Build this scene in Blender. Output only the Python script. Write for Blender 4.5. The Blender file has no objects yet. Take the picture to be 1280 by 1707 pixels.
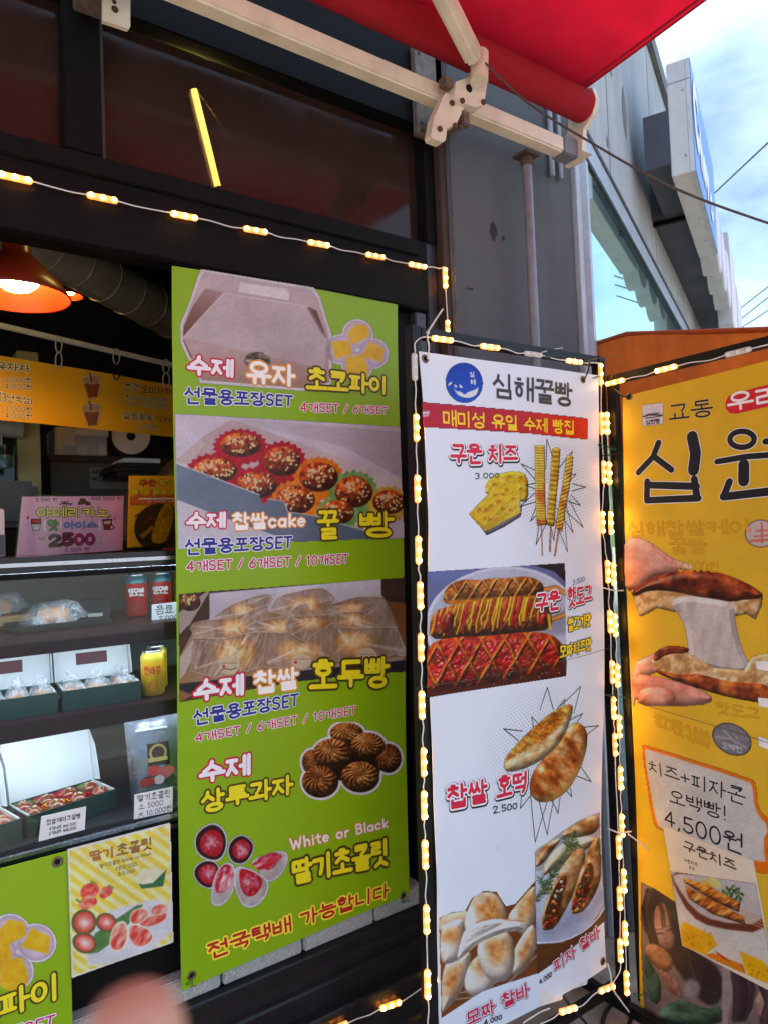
import bpy, bmesh, math, random
import numpy as np
from mathutils import Vector, Matrix

SC = bpy.context.scene
COL = SC.collection
RNG = random.Random(7)

# ---------------------------------------------------------------- camera
CAM_POS = np.array([0.0, 0.0, 1.5])
FPX, CX, CY = 1170.0, 640.0, 853.5          # focal length and centre in photograph pixels (1280 x 1707)
YAW, PITCH, ROLL = (math.radians(a) for a in (34.893, 1.961, 2.275))

def camera_axes():
    f = np.array([math.sin(YAW) * math.cos(PITCH), math.cos(YAW) * math.cos(PITCH), math.sin(PITCH)])
    r = np.array([math.cos(YAW), -math.sin(YAW), 0.0])
    d = np.cross(f, r)
    c, s = math.cos(ROLL), math.sin(ROLL)
    return np.array([c * r + s * d, -s * r + c * d, f])      # right, down, forward
RM = camera_axes()

cam_data = bpy.data.cameras.new('camera')
cam = bpy.data.objects.new('camera', cam_data)
COL.objects.link(cam)
m = Matrix.Identity(4)
for i in range(3):
    m[i][0], m[i][1], m[i][2], m[i][3] = RM[0][i], -RM[1][i], -RM[2][i], CAM_POS[i]
cam.matrix_world = m
cam_data.sensor_fit = 'VERTICAL'
cam_data.sensor_height = 24.0
cam_data.lens = FPX / 1707.0 * 24.0
cam_data.clip_start = 0.01
cam_data.clip_end = 2000
cam_data.dof.use_dof = True
cam_data.dof.focus_distance = 1.95
cam_data.dof.aperture_fstop = 4.8
SC.camera = cam

# ---------------------------------------------------------------- world and sun
SUN_DIR = Vector((-0.62, 0.16, 0.77)).normalized()       # towards the sun
sun_el = math.asin(SUN_DIR.z)
sun_az = math.atan2(SUN_DIR.x, SUN_DIR.y)
world = bpy.data.worlds.new('World')
SC.world = world
world.use_nodes = True
nt = world.node_tree
nt.nodes.clear()
N = nt.nodes.new
out = N('ShaderNodeOutputWorld'); bg = N('ShaderNodeBackground'); sky = N('ShaderNodeTexSky')
sky.sky_type = 'NISHITA'; sky.sun_disc = False
sky.sun_elevation = sun_el; sky.sun_rotation = sun_az
sky.air_density = 1.0; sky.dust_density = 0.6; sky.ozone_density = 2.0
tc = N('ShaderNodeTexCoord'); mp = N('ShaderNodeMapping'); mp.inputs['Scale'].default_value = (1.0, 1.0, 2.2)
nz = N('ShaderNodeTexNoise'); nz.inputs['Scale'].default_value = 2.2; nz.inputs['Detail'].default_value = 7; nz.inputs['Roughness'].default_value = 0.52
mp.inputs['Location'].default_value = (0.85, 0.1, 0.15)
rp = N('ShaderNodeValToRGB'); rp.color_ramp.elements[0].position = 0.36; rp.color_ramp.elements[1].position = 0.62
nz2 = N('ShaderNodeTexNoise'); nz2.inputs['Scale'].default_value = 7.0; nz2.inputs['Detail'].default_value = 6
cr2 = N('ShaderNodeValToRGB')
cr2.color_ramp.elements[0].color = (3.9, 5.5, 7.7, 1); cr2.color_ramp.elements[1].color = (5.7, 7.2, 9.0, 1)
cr2.color_ramp.elements[0].position = 0.35; cr2.color_ramp.elements[1].position = 0.68
mx = N('ShaderNodeMix'); mx.data_type = 'RGBA'
nt.links.new(tc.outputs['Generated'], mp.inputs['Vector'])
nt.links.new(mp.outputs['Vector'], nz.inputs['Vector']); nt.links.new(mp.outputs['Vector'], nz2.inputs['Vector'])
nt.links.new(nz.outputs['Fac'], rp.inputs['Fac']); nt.links.new(nz2.outputs['Fac'], cr2.inputs['Fac'])
nt.links.new(rp.outputs['Color'], mx.inputs[0]); nt.links.new(sky.outputs['Color'], mx.inputs[6]); nt.links.new(cr2.outputs['Color'], mx.inputs[7])
nt.links.new(mx.outputs[2], bg.inputs['Color'])
bg.inputs['Strength'].default_value = 0.08
nt.links.new(bg.outputs['Background'], out.inputs['Surface'])

sun_data = bpy.data.lights.new('sun', 'SUN')
sun_data.energy = 5.0
sun_data.angle = math.radians(8)
sun_data.color = (1.0, 0.97, 0.93)
sun = bpy.data.objects.new('sun', sun_data)
COL.objects.link(sun)
sun.rotation_euler = (-SUN_DIR).to_track_quat('-Z', 'Y').to_euler()
sun.location = (-4, 0, 8)

SC.view_settings.view_transform = 'Standard'
SC.view_settings.look = 'None'
SC.view_settings.exposure = 1.70
SC.view_settings.gamma = 1.0
SC.view_settings.use_curve_mapping = False
SC.cycles.use_denoising = True
SC.cycles.max_bounces = 6
SC.cycles.diffuse_bounces = 3
SC.cycles.use_adaptive_sampling = True
SC.cycles.adaptive_threshold = 0.02
SC.cycles.transparent_max_bounces = 24
SC.cycles.sample_clamp_indirect = 6.0

# ---------------------------------------------------------------- photograph pixel -> place
def ray(x, y):
    return RM.T @ np.array([x - CX, y - CY, FPX])

def at_y(x, y, Y):
    d = ray(x, y); return CAM_POS + d * (Y / d[1])

def at_x(x, y, X):
    d = ray(x, y); return CAM_POS + d * (X / d[0])

def at_z(x, y, Z):
    d = ray(x, y); return CAM_POS + d * ((Z - 1.5) / d[2])

class Crop:
    """reads points off an enlarged view of the photograph"""
    def __init__(s, ox, oy, k): s.ox, s.oy, s.k = ox, oy, k
    def __call__(s, p): return (s.ox + p[0] / s.k, s.oy + p[1] / s.k)
PX = Crop(0, 0, 1)
C3 = Crop(0, 380, 2.94375); C4 = Crop(0, 920, 3.4125); C5 = Crop(0, 1360, 3.7647)
C6 = Crop(280, 430, 3.0476); C7 = Crop(280, 940, 3.0476); C8 = Crop(280, 1340, 2.6667)
C9 = Crop(670, 540, 3.3684); C10 = Crop(670, 920, 3.3684); C11 = Crop(670, 1340, 3.2821)
C12 = Crop(980, 540, 2.6667); C13 = Crop(980, 1160, 3.12); C14 = Crop(0, 660, 4.129)

class Plane:
    """a real plane in the place: origin o, unit axes u (right) and v (up), n towards the viewer"""
    def __init__(s, o, u, v, wave=None):
        s.o = np.array(o, float); s.u = np.array(u, float) / np.linalg.norm(u); s.v = np.array(v, float) / np.linalg.norm(v)
        s.n = np.cross(s.u, s.v)
        s.wave = wave
    def uv(s, x, y):
        d = ray(x, y); t = ((s.o - CAM_POS) @ s.n) / (d @ s.n)
        p = CAM_POS + d * t - s.o
        return np.array([p @ s.u, p @ s.v])
    def p3(s, a, lift=0.0):
        a = np.atleast_2d(np.asarray(a, float))
        w = s.wave(a[:, 0], a[:, 1]) if s.wave else np.zeros(len(a))
        return s.o + a[:, :1] * s.u + a[:, 1:2] * s.v + (np.asarray(lift) + w)[:, None] * s.n
    def px(s, x, y, lift=0.0):
        return s.p3(s.uv(x, y), lift)[0]

# ---------------------------------------------------------------- materials
def lin(c):
    c = np.asarray(c, float) / 255.0
    return np.where(c <= 0.04045, c / 12.92, ((c + 0.055) / 1.055) ** 2.4)

MATS = {}
def mat(name, rgb=(200, 200, 200), rough=0.6, metal=0.0, var=0.12, vscale=14.0, bump=0.0, bscale=180.0, emit=None, power=0.0,
        translucent=0.0, spec=0.4, sheen=0.0, streak=0.0, coat=0.0):
    if name in MATS: return MATS[name]
    M = bpy.data.materials.new(name); M.use_nodes = True
    t = M.node_tree; b = t.nodes['Principled BSDF']; L = t.links.new
    base = lin(rgb)
    tcn = t.nodes.new('ShaderNodeTexCoord')
    n1 = t.nodes.new('ShaderNodeTexNoise'); n1.inputs['Scale'].default_value = vscale; n1.inputs['Detail'].default_value = 6; n1.inputs['Roughness'].default_value = 0.6
    L(tcn.outputs['Object'], n1.inputs['Vector'])
    rr = t.nodes.new('ShaderNodeValToRGB')
    rr.color_ramp.elements[0].position = 0.3; rr.color_ramp.elements[1].position = 0.7
    rr.color_ramp.elements[0].color = (*(base * (1 - var)), 1); rr.color_ramp.elements[1].color = (*np.clip(base * (1 + var), 0, 1), 1)
    L(n1.outputs['Fac'], rr.inputs['Fac'])
    csock = rr.outputs['Color']
    if streak:
        n3 = t.nodes.new('ShaderNodeTexNoise'); n3.inputs['Scale'].default_value = 1.0; n3.inputs['Detail'].default_value = 8
        mpp = t.nodes.new('ShaderNodeMapping'); mpp.inputs['Scale'].default_value = (9, 9, 0.9)
        L(tcn.outputs['Object'], mpp.inputs['Vector']); L(mpp.outputs['Vector'], n3.inputs['Vector'])
        r3 = t.nodes.new('ShaderNodeValToRGB'); r3.color_ramp.elements[0].position = 0.42; r3.color_ramp.elements[1].position = 0.66
        r3.color_ramp.elements[0].color = (1, 1, 1, 1); r3.color_ramp.elements[1].color = (1 - streak,) * 3 + (1,)
        L(n3.outputs['Fac'], r3.inputs['Fac'])
        mm = t.nodes.new('ShaderNodeMix'); mm.data_type = 'RGBA'; mm.blend_type = 'MULTIPLY'; mm.inputs[0].default_value = 1
        L(csock, mm.inputs[6]); L(r3.outputs['Color'], mm.inputs[7]); csock = mm.outputs[2]
    L(csock, b.inputs['Base Color'])
    b.inputs['Roughness'].default_value = rough; b.inputs['Metallic'].default_value = metal
    b.inputs['Specular IOR Level'].default_value = spec
    b.inputs['Coat Weight'].default_value = coat
    n4 = t.nodes.new('ShaderNodeMapRange'); n4.inputs['To Min'].default_value = max(0.02, rough - 0.08); n4.inputs['To Max'].default_value = min(1, rough + 0.08)
    L(n1.outputs['Fac'], n4.inputs['Value']); L(n4.outputs['Result'], b.inputs['Roughness'])
    if bump:
        n2 = t.nodes.new('ShaderNodeTexNoise'); n2.inputs['Scale'].default_value = bscale; n2.inputs['Detail'].default_value = 4
        L(tcn.outputs['Object'], n2.inputs['Vector'])
        bp = t.nodes.new('ShaderNodeBump'); bp.inputs['Strength'].default_value = bump; bp.inputs['Distance'].default_value = 0.004
        L(n2.outputs['Fac'], bp.inputs['Height']); L(bp.outputs['Normal'], b.inputs['Normal'])
    if emit is not None:
        b.inputs['Emission Color'].default_value = (*lin(emit), 1); b.inputs['Emission Strength'].default_value = power
    if translucent:
        tr = t.nodes.new('ShaderNodeBsdfTranslucent'); ms = t.nodes.new('ShaderNodeMixShader'); ms.inputs[0].default_value = translucent
        L(csock, tr.inputs['Color']); o = t.nodes['Material Output']
        L(b.outputs['BSDF'], ms.inputs[1]); L(tr.outputs['BSDF'], ms.inputs[2]); L(ms.outputs['Shader'], o.inputs['Surface'])
    MATS[name] = M
    return M

def glass(name, tint=(235, 240, 240), reflect=0.06, rough=0.0, graze=True, smudge=0.0):
    if name in MATS: return MATS[name]
    M = bpy.data.materials.new(name); M.use_nodes = True; t = M.node_tree; t.nodes.clear(); L = t.links.new
    o = t.nodes.new('ShaderNodeOutputMaterial'); tr = t.nodes.new('ShaderNodeBsdfTransparent'); gl = t.nodes.new('ShaderNodeBsdfGlossy')
    ms = t.nodes.new('ShaderNodeMixShader'); lw = t.nodes.new('ShaderNodeLayerWeight'); lw.inputs['Blend'].default_value = 0.5
    pw = t.nodes.new('ShaderNodeMath'); pw.operation = 'POWER'; pw.inputs[1].default_value = 4.0
    ma = t.nodes.new('ShaderNodeMath'); ma.operation = 'MULTIPLY_ADD'; ma.inputs[1].default_value = 0.85 if graze else 0.0; ma.inputs[2].default_value = reflect
    L(lw.outputs['Facing'], pw.inputs[0]); L(pw.outputs[0], ma.inputs[0])
    tr.inputs['Color'].default_value = (*lin(tint), 1); gl.inputs['Color'].default_value = (1, 1, 1, 1); gl.inputs['Roughness'].default_value = rough
    if smudge:
        tcn = t.nodes.new('ShaderNodeTexCoord'); n1 = t.nodes.new('ShaderNodeTexNoise'); n1.inputs['Scale'].default_value = 6; n1.inputs['Detail'].default_value = 8
        mr = t.nodes.new('ShaderNodeMapRange'); mr.inputs['From Min'].default_value = .4; mr.inputs['From Max'].default_value = .7
        mr.inputs['To Min'].default_value = rough; mr.inputs['To Max'].default_value = rough + smudge
        L(tcn.outputs['Object'], n1.inputs['Vector']); L(n1.outputs['Fac'], mr.inputs['Value']); L(mr.outputs['Result'], gl.inputs['Roughness'])
    L(ma.outputs[0], ms.inputs[0]); L(tr.outputs['BSDF'], ms.inputs[1]); L(gl.outputs['BSDF'], ms.inputs[2]); L(ms.outputs['Shader'], o.inputs['Surface'])
    MATS[name] = M
    return M

def print_mat(name='printed_vinyl', rough=0.42, translucent=0.12):
    """inks printed on vinyl: the colour of each spot of the print is stored on the sheet"""
    if name in MATS: return MATS[name]
    M = bpy.data.materials.new(name); M.use_nodes = True; t = M.node_tree; b = t.nodes['Principled BSDF']; L = t.links.new
    a = t.nodes.new('ShaderNodeAttribute'); a.attribute_name = 'Col'
    tcn = t.nodes.new('ShaderNodeTexCoord'); n1 = t.nodes.new('ShaderNodeTexNoise'); n1.inputs['Scale'].default_value = 9; n1.inputs['Detail'].default_value = 8
    L(tcn.outputs['Object'], n1.inputs['Vector'])
    r = t.nodes.new('ShaderNodeMapRange'); r.inputs['To Min'].default_value = 0.90; r.inputs['To Max'].default_value = 1.06
    L(n1.outputs['Fac'], r.inputs['Value'])
    v = t.nodes.new('ShaderNodeVectorMath'); v.operation = 'SCALE'
    L(a.outputs['Color'], v.inputs[0]); L(r.outputs['Result'], v.inputs['Scale'])
    L(v.outputs['Vector'], b.inputs['Base Color'])
    b.inputs['Roughness'].default_value = rough; b.inputs['Specular IOR Level'].default_value = 0.35
    if translucent:
        tr = t.nodes.new('ShaderNodeBsdfTranslucent'); ms = t.nodes.new('ShaderNodeMixShader'); ms.inputs[0].default_value = translucent
        L(v.outputs['Vector'], tr.inputs['Color']); o = t.nodes['Material Output']
        L(b.outputs['BSDF'], ms.inputs[1]); L(tr.outputs['BSDF'], ms.inputs[2]); L(ms.outputs['Shader'], o.inputs['Surface'])
    MATS[name] = M
    return M

def ink(rgb):
    return mat('ink_%02x%02x%02x' % tuple(int(c) for c in rgb), rgb, rough=0.42, var=0.05, vscale=40, spec=0.35)

# ---------------------------------------------------------------- objects
def tag(o, label=None, cat=None, group=None, kind=None):
    if label: o['label'] = label
    if cat: o['category'] = cat
    if group: o['group'] = group
    if kind: o['kind'] = kind
    return o

def empty(name, loc, label=None, cat=None, group=None, kind=None):
    o = bpy.data.objects.new(name, None); COL.objects.link(o)
    o.location = [float(c) for c in loc]; o.empty_display_size = 0.1
    return tag(o, label, cat, group, kind)

def origin_of(o):
    p = np.zeros(3)
    while o is not None:
        p = p + np.array(o.location); o = o.parent
    return p

class MB:
    """collects shapes in place coordinates, builds ONE mesh object"""
    def __init__(s): s.v = []; s.f = []; s.mi = []; s.sm = []
    def add(s, vs, fs, mi=0, smooth=False):
        b = len(s.v); s.v += [tuple(float(c) for c in p) for p in vs]
        for f in fs: s.f.append([b + i for i in f]); s.mi.append(mi); s.sm.append(smooth)
        return s
    def box(s, lo, hi, mi=0, bev=0.0):
        x0, y0, z0 = lo; x1, y1, z1 = hi
        return s.obox(((x0 + x1) / 2, (y0 + y1) / 2, (z0 + z1) / 2), (abs(x1 - x0), abs(y1 - y0), abs(z1 - z0)), None, mi, bev)
    def obox(s, c, size, axes=None, mi=0, bev=0.0):
        c = np.array(c, float); h = np.array(size, float) / 2
        A = np.eye(3) if axes is None else np.array(axes, float)
        if not bev:
            vs = [c + A.T @ (h * np.array(k)) for k in ((-1, -1, -1), (1, -1, -1), (1, 1, -1), (-1, 1, -1), (-1, -1, 1), (1, -1, 1), (1, 1, 1), (-1, 1, 1))]
            return s.add(vs, [(0, 3, 2, 1), (4, 5, 6, 7), (0, 1, 5, 4), (1, 2, 6, 5), (2, 3, 7, 6), (3, 0, 4, 7)], mi)
        b = min(bev, h.min() * 0.9)
        bm = bmesh.new(); bmesh.ops.create_cube(bm, size=1)
        for v in bm.verts: v.co = Vector((v.co.x * 2 * h[0], v.co.y * 2 * h[1], v.co.z * 2 * h[2]))
        bmesh.ops.bevel(bm, geom=bm.edges[:], offset=b, segments=2, affect='EDGES')
        bm.verts.index_update()
        vs = [c + A.T @ np.array(v.co) for v in bm.verts]; fs = [[v.index for v in f.verts] for f in bm.faces]
        bm.free()
        return s.add(vs, fs, mi, False)
    def tube(s, pts, r, n=8, mi=0, caps=True, smooth=True):
        pts = [np.array(p, float) for p in pts]; rs = r if isinstance(r, (list, tuple)) else [r] * len(pts)
        vs = []; fs = []; prev = None
        for i, p in enumerate(pts):
            t = pts[min(i + 1, len(pts) - 1)] - pts[max(i - 1, 0)]; t = t / (np.linalg.norm(t) + 1e-12)
            if prev is None:
                a = np.cross(t, [0, 0, 1.0]);
                if np.linalg.norm(a) < 1e-3: a = np.cross(t, [1.0, 0, 0])
            else: a = prev - t * (prev @ t)
            a /= np.linalg.norm(a); prev = a; b = np.cross(t, a)
            for k in range(n):
                w = 2 * math.pi * k / n; vs.append(p + rs[i] * (math.cos(w) * a + math.sin(w) * b))
        for i in range(len(pts) - 1):
            for k in range(n):
                k2 = (k + 1) % n; fs.append((i * n + k, i * n + k2, (i + 1) * n + k2, (i + 1) * n + k))
        s.add(vs, fs, mi, smooth)
        if caps:
            e = (len(pts) - 1) * n
            s.add(vs[:n], [tuple(range(n))[::-1]], mi); s.add(vs[e:e + n], [tuple(range(n))], mi)
        return s
    def lathe(s, c, prof, axis=(0, 0, 1), n=24, mi=0, smooth=True, sx=1.0):
        axis = np.array(axis, float); axis /= np.linalg.norm(axis)
        a = np.cross(axis, [0, 1.0, 0.0]);
        if np.linalg.norm(a) < 1e-3: a = np.cross(axis, [1.0, 0, 0])
        a /= np.linalg.norm(a); b = np.cross(axis, a); c = np.array(c, float); vs = []; fs = []
        for (r, h) in prof:
            for k in range(n):
                w = 2 * math.pi * k / n; vs.append(c + axis * h + r * (math.cos(w) * a * sx + math.sin(w) * b))
        for i in range(len(prof) - 1):
            for k in range(n):
                k2 = (k + 1) % n; fs.append((i * n + k, i * n + k2, (i + 1) * n + k2, (i + 1) * n + k))
        return s.add(vs, fs, mi, smooth)
    def prism(s, poly, d, mi=0):
        """closed outline (list of 3-D points) pushed along vector d"""
        n = len(poly); P = [np.array(p, float) for p in poly]; d = np.array(d, float)
        vs = P + [p + d for p in P]
        fs = [tuple(range(n)), tuple(range(2 * n - 1, n - 1, -1))] + [(i, i + n, (i + 1) % n + n, (i + 1) % n) for i in range(n)]
        return s.add(vs, fs, mi)
    def quad(s, a, b, c, d, mi=0): return s.add([a, b, c, d], [(0, 1, 2, 3)], mi)
    def build(s, name, mats, parent=None, label=None, cat=None, group=None, kind=None, at=None, fixn=False):
        o0 = np.array(at if at is not None else (origin_of(parent) if parent else (0, 0, 0)), float)
        me = bpy.data.meshes.new(name)
        V = np.array(s.v) - o0
        me.from_pydata(V.tolist(), [], s.f)
        if not isinstance(mats, (list, tuple)): mats = [mats]
        for M in mats: me.materials.append(M)
        me.polygons.foreach_set('material_index', s.mi); me.polygons.foreach_set('use_smooth', s.sm)
        if fixn:
            bm = bmesh.new(); bm.from_mesh(me); bmesh.ops.recalc_face_normals(bm, faces=bm.faces[:]); bm.to_mesh(me); bm.free()
        me.update()
        o = bpy.data.objects.new(name, me); COL.objects.link(o)
        if parent is not None:
            o.parent = parent
            if at is not None: o.location = [float(c) for c in (np.array(at) - origin_of(parent))]
        else: o.location = [float(c) for c in o0]
        return tag(o, label, cat, group, kind)

def arc3(c, r, a, b, t0, t1, n):
    return [np.array(c) + r * (math.cos(t) * np.array(a) + math.sin(t) * np.array(b)) for t in np.linspace(t0, t1, n)]

def smooth_path(pts, k=6):
    P = [np.array(p, float) for p in pts]
    P = [2 * P[0] - P[1]] + P + [2 * P[-1] - P[-2]]; o = []
    for i in range(1, len(P) - 2):
        for j in range(k):
            t = j / k
            o.append(0.5 * ((2 * P[i]) + (-P[i - 1] + P[i + 1]) * t + (2 * P[i - 1] - 5 * P[i] + 4 * P[i + 1] - P[i + 2]) * t * t + (-P[i - 1] + 3 * P[i] - 3 * P[i + 1] + P[i + 2]) * t ** 3))
    o.append(P[-2]); return o
# ---------------------------------------------------------------- lettering drawn as brush strokes
def _arc(cx, cy, rx, ry, a0, a1, n=14):
    return [(cx + rx * math.cos(math.radians(a)), cy + ry * math.sin(math.radians(a))) for a in np.linspace(a0, a1, n)]
_O = _arc(.5, .5, .5, .5, -90, 270, 17)
JAMO = {
 'ㄱ': [[(0, .06), (.95, .06), (.92, .5), (.72, 1)]], 'ㄴ': [[(.05, 0), (.05, .95), (1, .95)]],
 'ㄷ': [[(1, .05), (.05, .05), (.05, .95), (1, .95)]], 'ㄹ': [[(0, .02), (.95, .02), (.95, .48), (.05, .52), (.05, .98), (1, .98)]],
 'ㅁ': [[(0, 0), (1, 0), (1, 1), (0, 1), (0, 0)]], 'ㅂ': [[(0, 0), (0, 1), (1, 1), (1, 0)], [(0, .48), (1, .48)]],
 'ㅅ': [[(.5, 0), (.42, .5), (0, 1)], [(.46, .42), (1, 1)]], 'ㅇ': [_O],
 'ㅈ': [[(0, .03), (1, .03)], [(.5, .05), (.42, .52), (0, 1)], [(.46, .48), (1, 1)]],
 'ㅊ': [[(.36, -.12), (.64, -.12)], [(0, .18), (1, .18)], [(.5, .2), (.42, .6), (0, 1)], [(.46, .56), (1, 1)]],
 'ㅋ': [[(0, .03), (.95, .03), (.92, .5), (.72, 1)], [(.02, .5), (.9, .46)]],
 'ㅌ': [[(1, .02), (.05, .02), (.05, .98), (1, .98)], [(.05, .5), (.92, .5)]],
 'ㅍ': [[(0, .04), (1, .04)], [(0, .96), (1, .96)], [(.3, .06), (.3, .94)], [(.7, .06), (.7, .94)]],
 'ㅎ': [[(.34, -.1), (.66, -.1)], [(0, .2), (1, .2)], _arc(.5, .7, .36, .32, -90, 270, 15)],
}
for _d, _s in (('ㄲ', 'ㄱ'), ('ㄸ', 'ㄷ'), ('ㅃ', 'ㅂ'), ('ㅆ', 'ㅅ'), ('ㅉ', 'ㅈ')):
    JAMO[_d] = [[(x * .42 + dx, y) for x, y in st] for dx in (0, .58) for st in JAMO[_s]]
CHO = 'ㄱㄲㄴㄷㄸㄹㅁㅂㅃㅅㅆㅇㅈㅉㅊㅋㅌㅍㅎ'
JUNG = 'ㅏㅐㅑㅒㅓㅔㅕㅖㅗㅘㅙㅚㅛㅜㅝㅞㅟㅠㅡㅢㅣ'
JONG = ['', 'ㄱ', 'ㄲ', 'ㄱㅅ', 'ㄴ', 'ㄴㅈ', 'ㄴㅎ', 'ㄷ', 'ㄹ', 'ㄹㄱ', 'ㄹㅁ', 'ㄹㅂ', 'ㄹㅅ', 'ㄹㅌ', 'ㄹㅍ', 'ㄹㅎ', 'ㅁ', 'ㅂ', 'ㅂㅅ', 'ㅅ', 'ㅆ', 'ㅇ', 'ㅈ', 'ㅊ', 'ㅋ', 'ㅌ', 'ㅍ', 'ㅎ']
def _fit(sts, x0, y0, x1, y1): return [[(x0 + x * (x1 - x0), y0 + y * (y1 - y0)) for x, y in st] for st in sts]
def _vert(v, x0, x1, y0, y1):
    m_ = (y0 + y1) / 2; q = (y1 - y0) * .16; w = x1 - x0
    if v == 'ㅣ': return [[(x0 + w * .5, y0), (x0 + w * .5, y1)]]
    if v in 'ㅏㅑ':
        s = [[(x0 + w * .25, y0), (x0 + w * .25, y1)]]
        return s + ([[(x0 + w * .25, m_), (x1, m_)]] if v == 'ㅏ' else [[(x0 + w * .25, m_ - q), (x1, m_ - q)], [(x0 + w * .25, m_ + q), (x1, m_ + q)]])
    if v in 'ㅓㅕ':
        s = [[(x0 + w * .75, y0), (x0 + w * .75, y1)]]
        return s + ([[(x0 - w * .1, m_), (x0 + w * .75, m_)]] if v == 'ㅓ' else [[(x0 - w * .1, m_ - q), (x0 + w * .75, m_ - q)], [(x0 - w * .1, m_ + q), (x0 + w * .75, m_ + q)]])
    if v == 'ㅐ': return [[(x0 + w * .1, y0 + .03), (x0 + w * .1, y1 - .03)], [(x0 + w * .9, y0), (x0 + w * .9, y1)], [(x0 + w * .1, m_), (x0 + w * .9, m_)]]
    if v == 'ㅔ': return [[(x0 + w * .35, y0 + .03), (x0 + w * .35, y1 - .03)], [(x0 + w * .95, y0), (x0 + w * .95, y1)], [(x0 - w * .2, m_), (x0 + w * .35, m_)]]
    if v in 'ㅖㅒ': return [[(x0 + w * .35, y0 + .03), (x0 + w * .35, y1 - .03)], [(x0 + w * .95, y0), (x0 + w * .95, y1)], [(x0 - w * .2, m_ - q), (x0 + w * .35, m_ - q)], [(x0 - w * .2, m_ + q), (x0 + w * .35, m_ + q)]]
def _horz(v, x0, x1, y0, y1):
    c = (x0 + x1) / 2; q = (x1 - x0) * .2
    if v == 'ㅡ': return [[(x0, (y0 + y1) / 2), (x1, (y0 + y1) / 2)]]
    up = v in 'ㅗㅛ'; yb = y1 if up else y0; ye = y0 if up else y1
    s = [[(x0, yb), (x1, yb)]]
    for x in ([c] if v in 'ㅗㅜ' else [c - q, c + q]): s.append([(x, yb), (x, ye)])
    return s
COMP = {'ㅘ': 'ㅗㅏ', 'ㅙ': 'ㅗㅐ', 'ㅚ': 'ㅗㅣ', 'ㅝ': 'ㅜㅓ', 'ㅞ': 'ㅜㅔ', 'ㅟ': 'ㅜㅣ', 'ㅢ': 'ㅡㅣ'}
def hangul(ch):
    k = ord(ch) - 0xAC00; c = CHO[k // 588]; v = JUNG[(k % 588) // 28]; f = JONG[k % 28]
    out_ = []
    dbl = c in 'ㄲㄸㅃㅆㅉ'
    if v in COMP:
        h, w = COMP[v]
        if f:
            out_ += _fit(JAMO[c], .1, .06, .52, .3) + _horz(h, .02, .62, .4, .52) + _vert(w, .7, .95, 0, .62)
        else:
            out_ += _fit(JAMO[c], .08, .08, .52, .46) + _horz(h, .0, .62, .6, .8) + _vert(w, .7, .98, 0, 1)
    elif v in 'ㅗㅛㅜㅠㅡ':
        if f: out_ += _fit(JAMO[c], .2 if not dbl else .1, .02, .8 if not dbl else .9, .27) + _horz(v, .02, .98, .37, .52)
        else: out_ += _fit(JAMO[c], .17 if not dbl else .08, .06, .83 if not dbl else .92, .48) + _horz(v, .02, .98, .62, .92)
    else:
        wide = v in 'ㅐㅔㅒㅖ'
        xr = (.42 if wide else .5) + (.06 if dbl else 0)
        if f: out_ += _fit(JAMO[c], .04, .06, xr, .46) + _vert(v, .66, .96, 0, .58)
        else: out_ += _fit(JAMO[c], .04, .16, xr, .82) + _vert(v, .66, .98, 0, 1)
    if f:
        y0 = .68 if v in 'ㅗㅛㅜㅠㅡ' or v in COMP else .7
        if len(f) == 1: out_ += _fit(JAMO[f], .22, y0, .86, 1)
        else: out_ += _fit(JAMO[f[0]], .1, y0, .48, 1) + _fit(JAMO[f[1]], .56, y0, .94, 1)
    return out_
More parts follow.
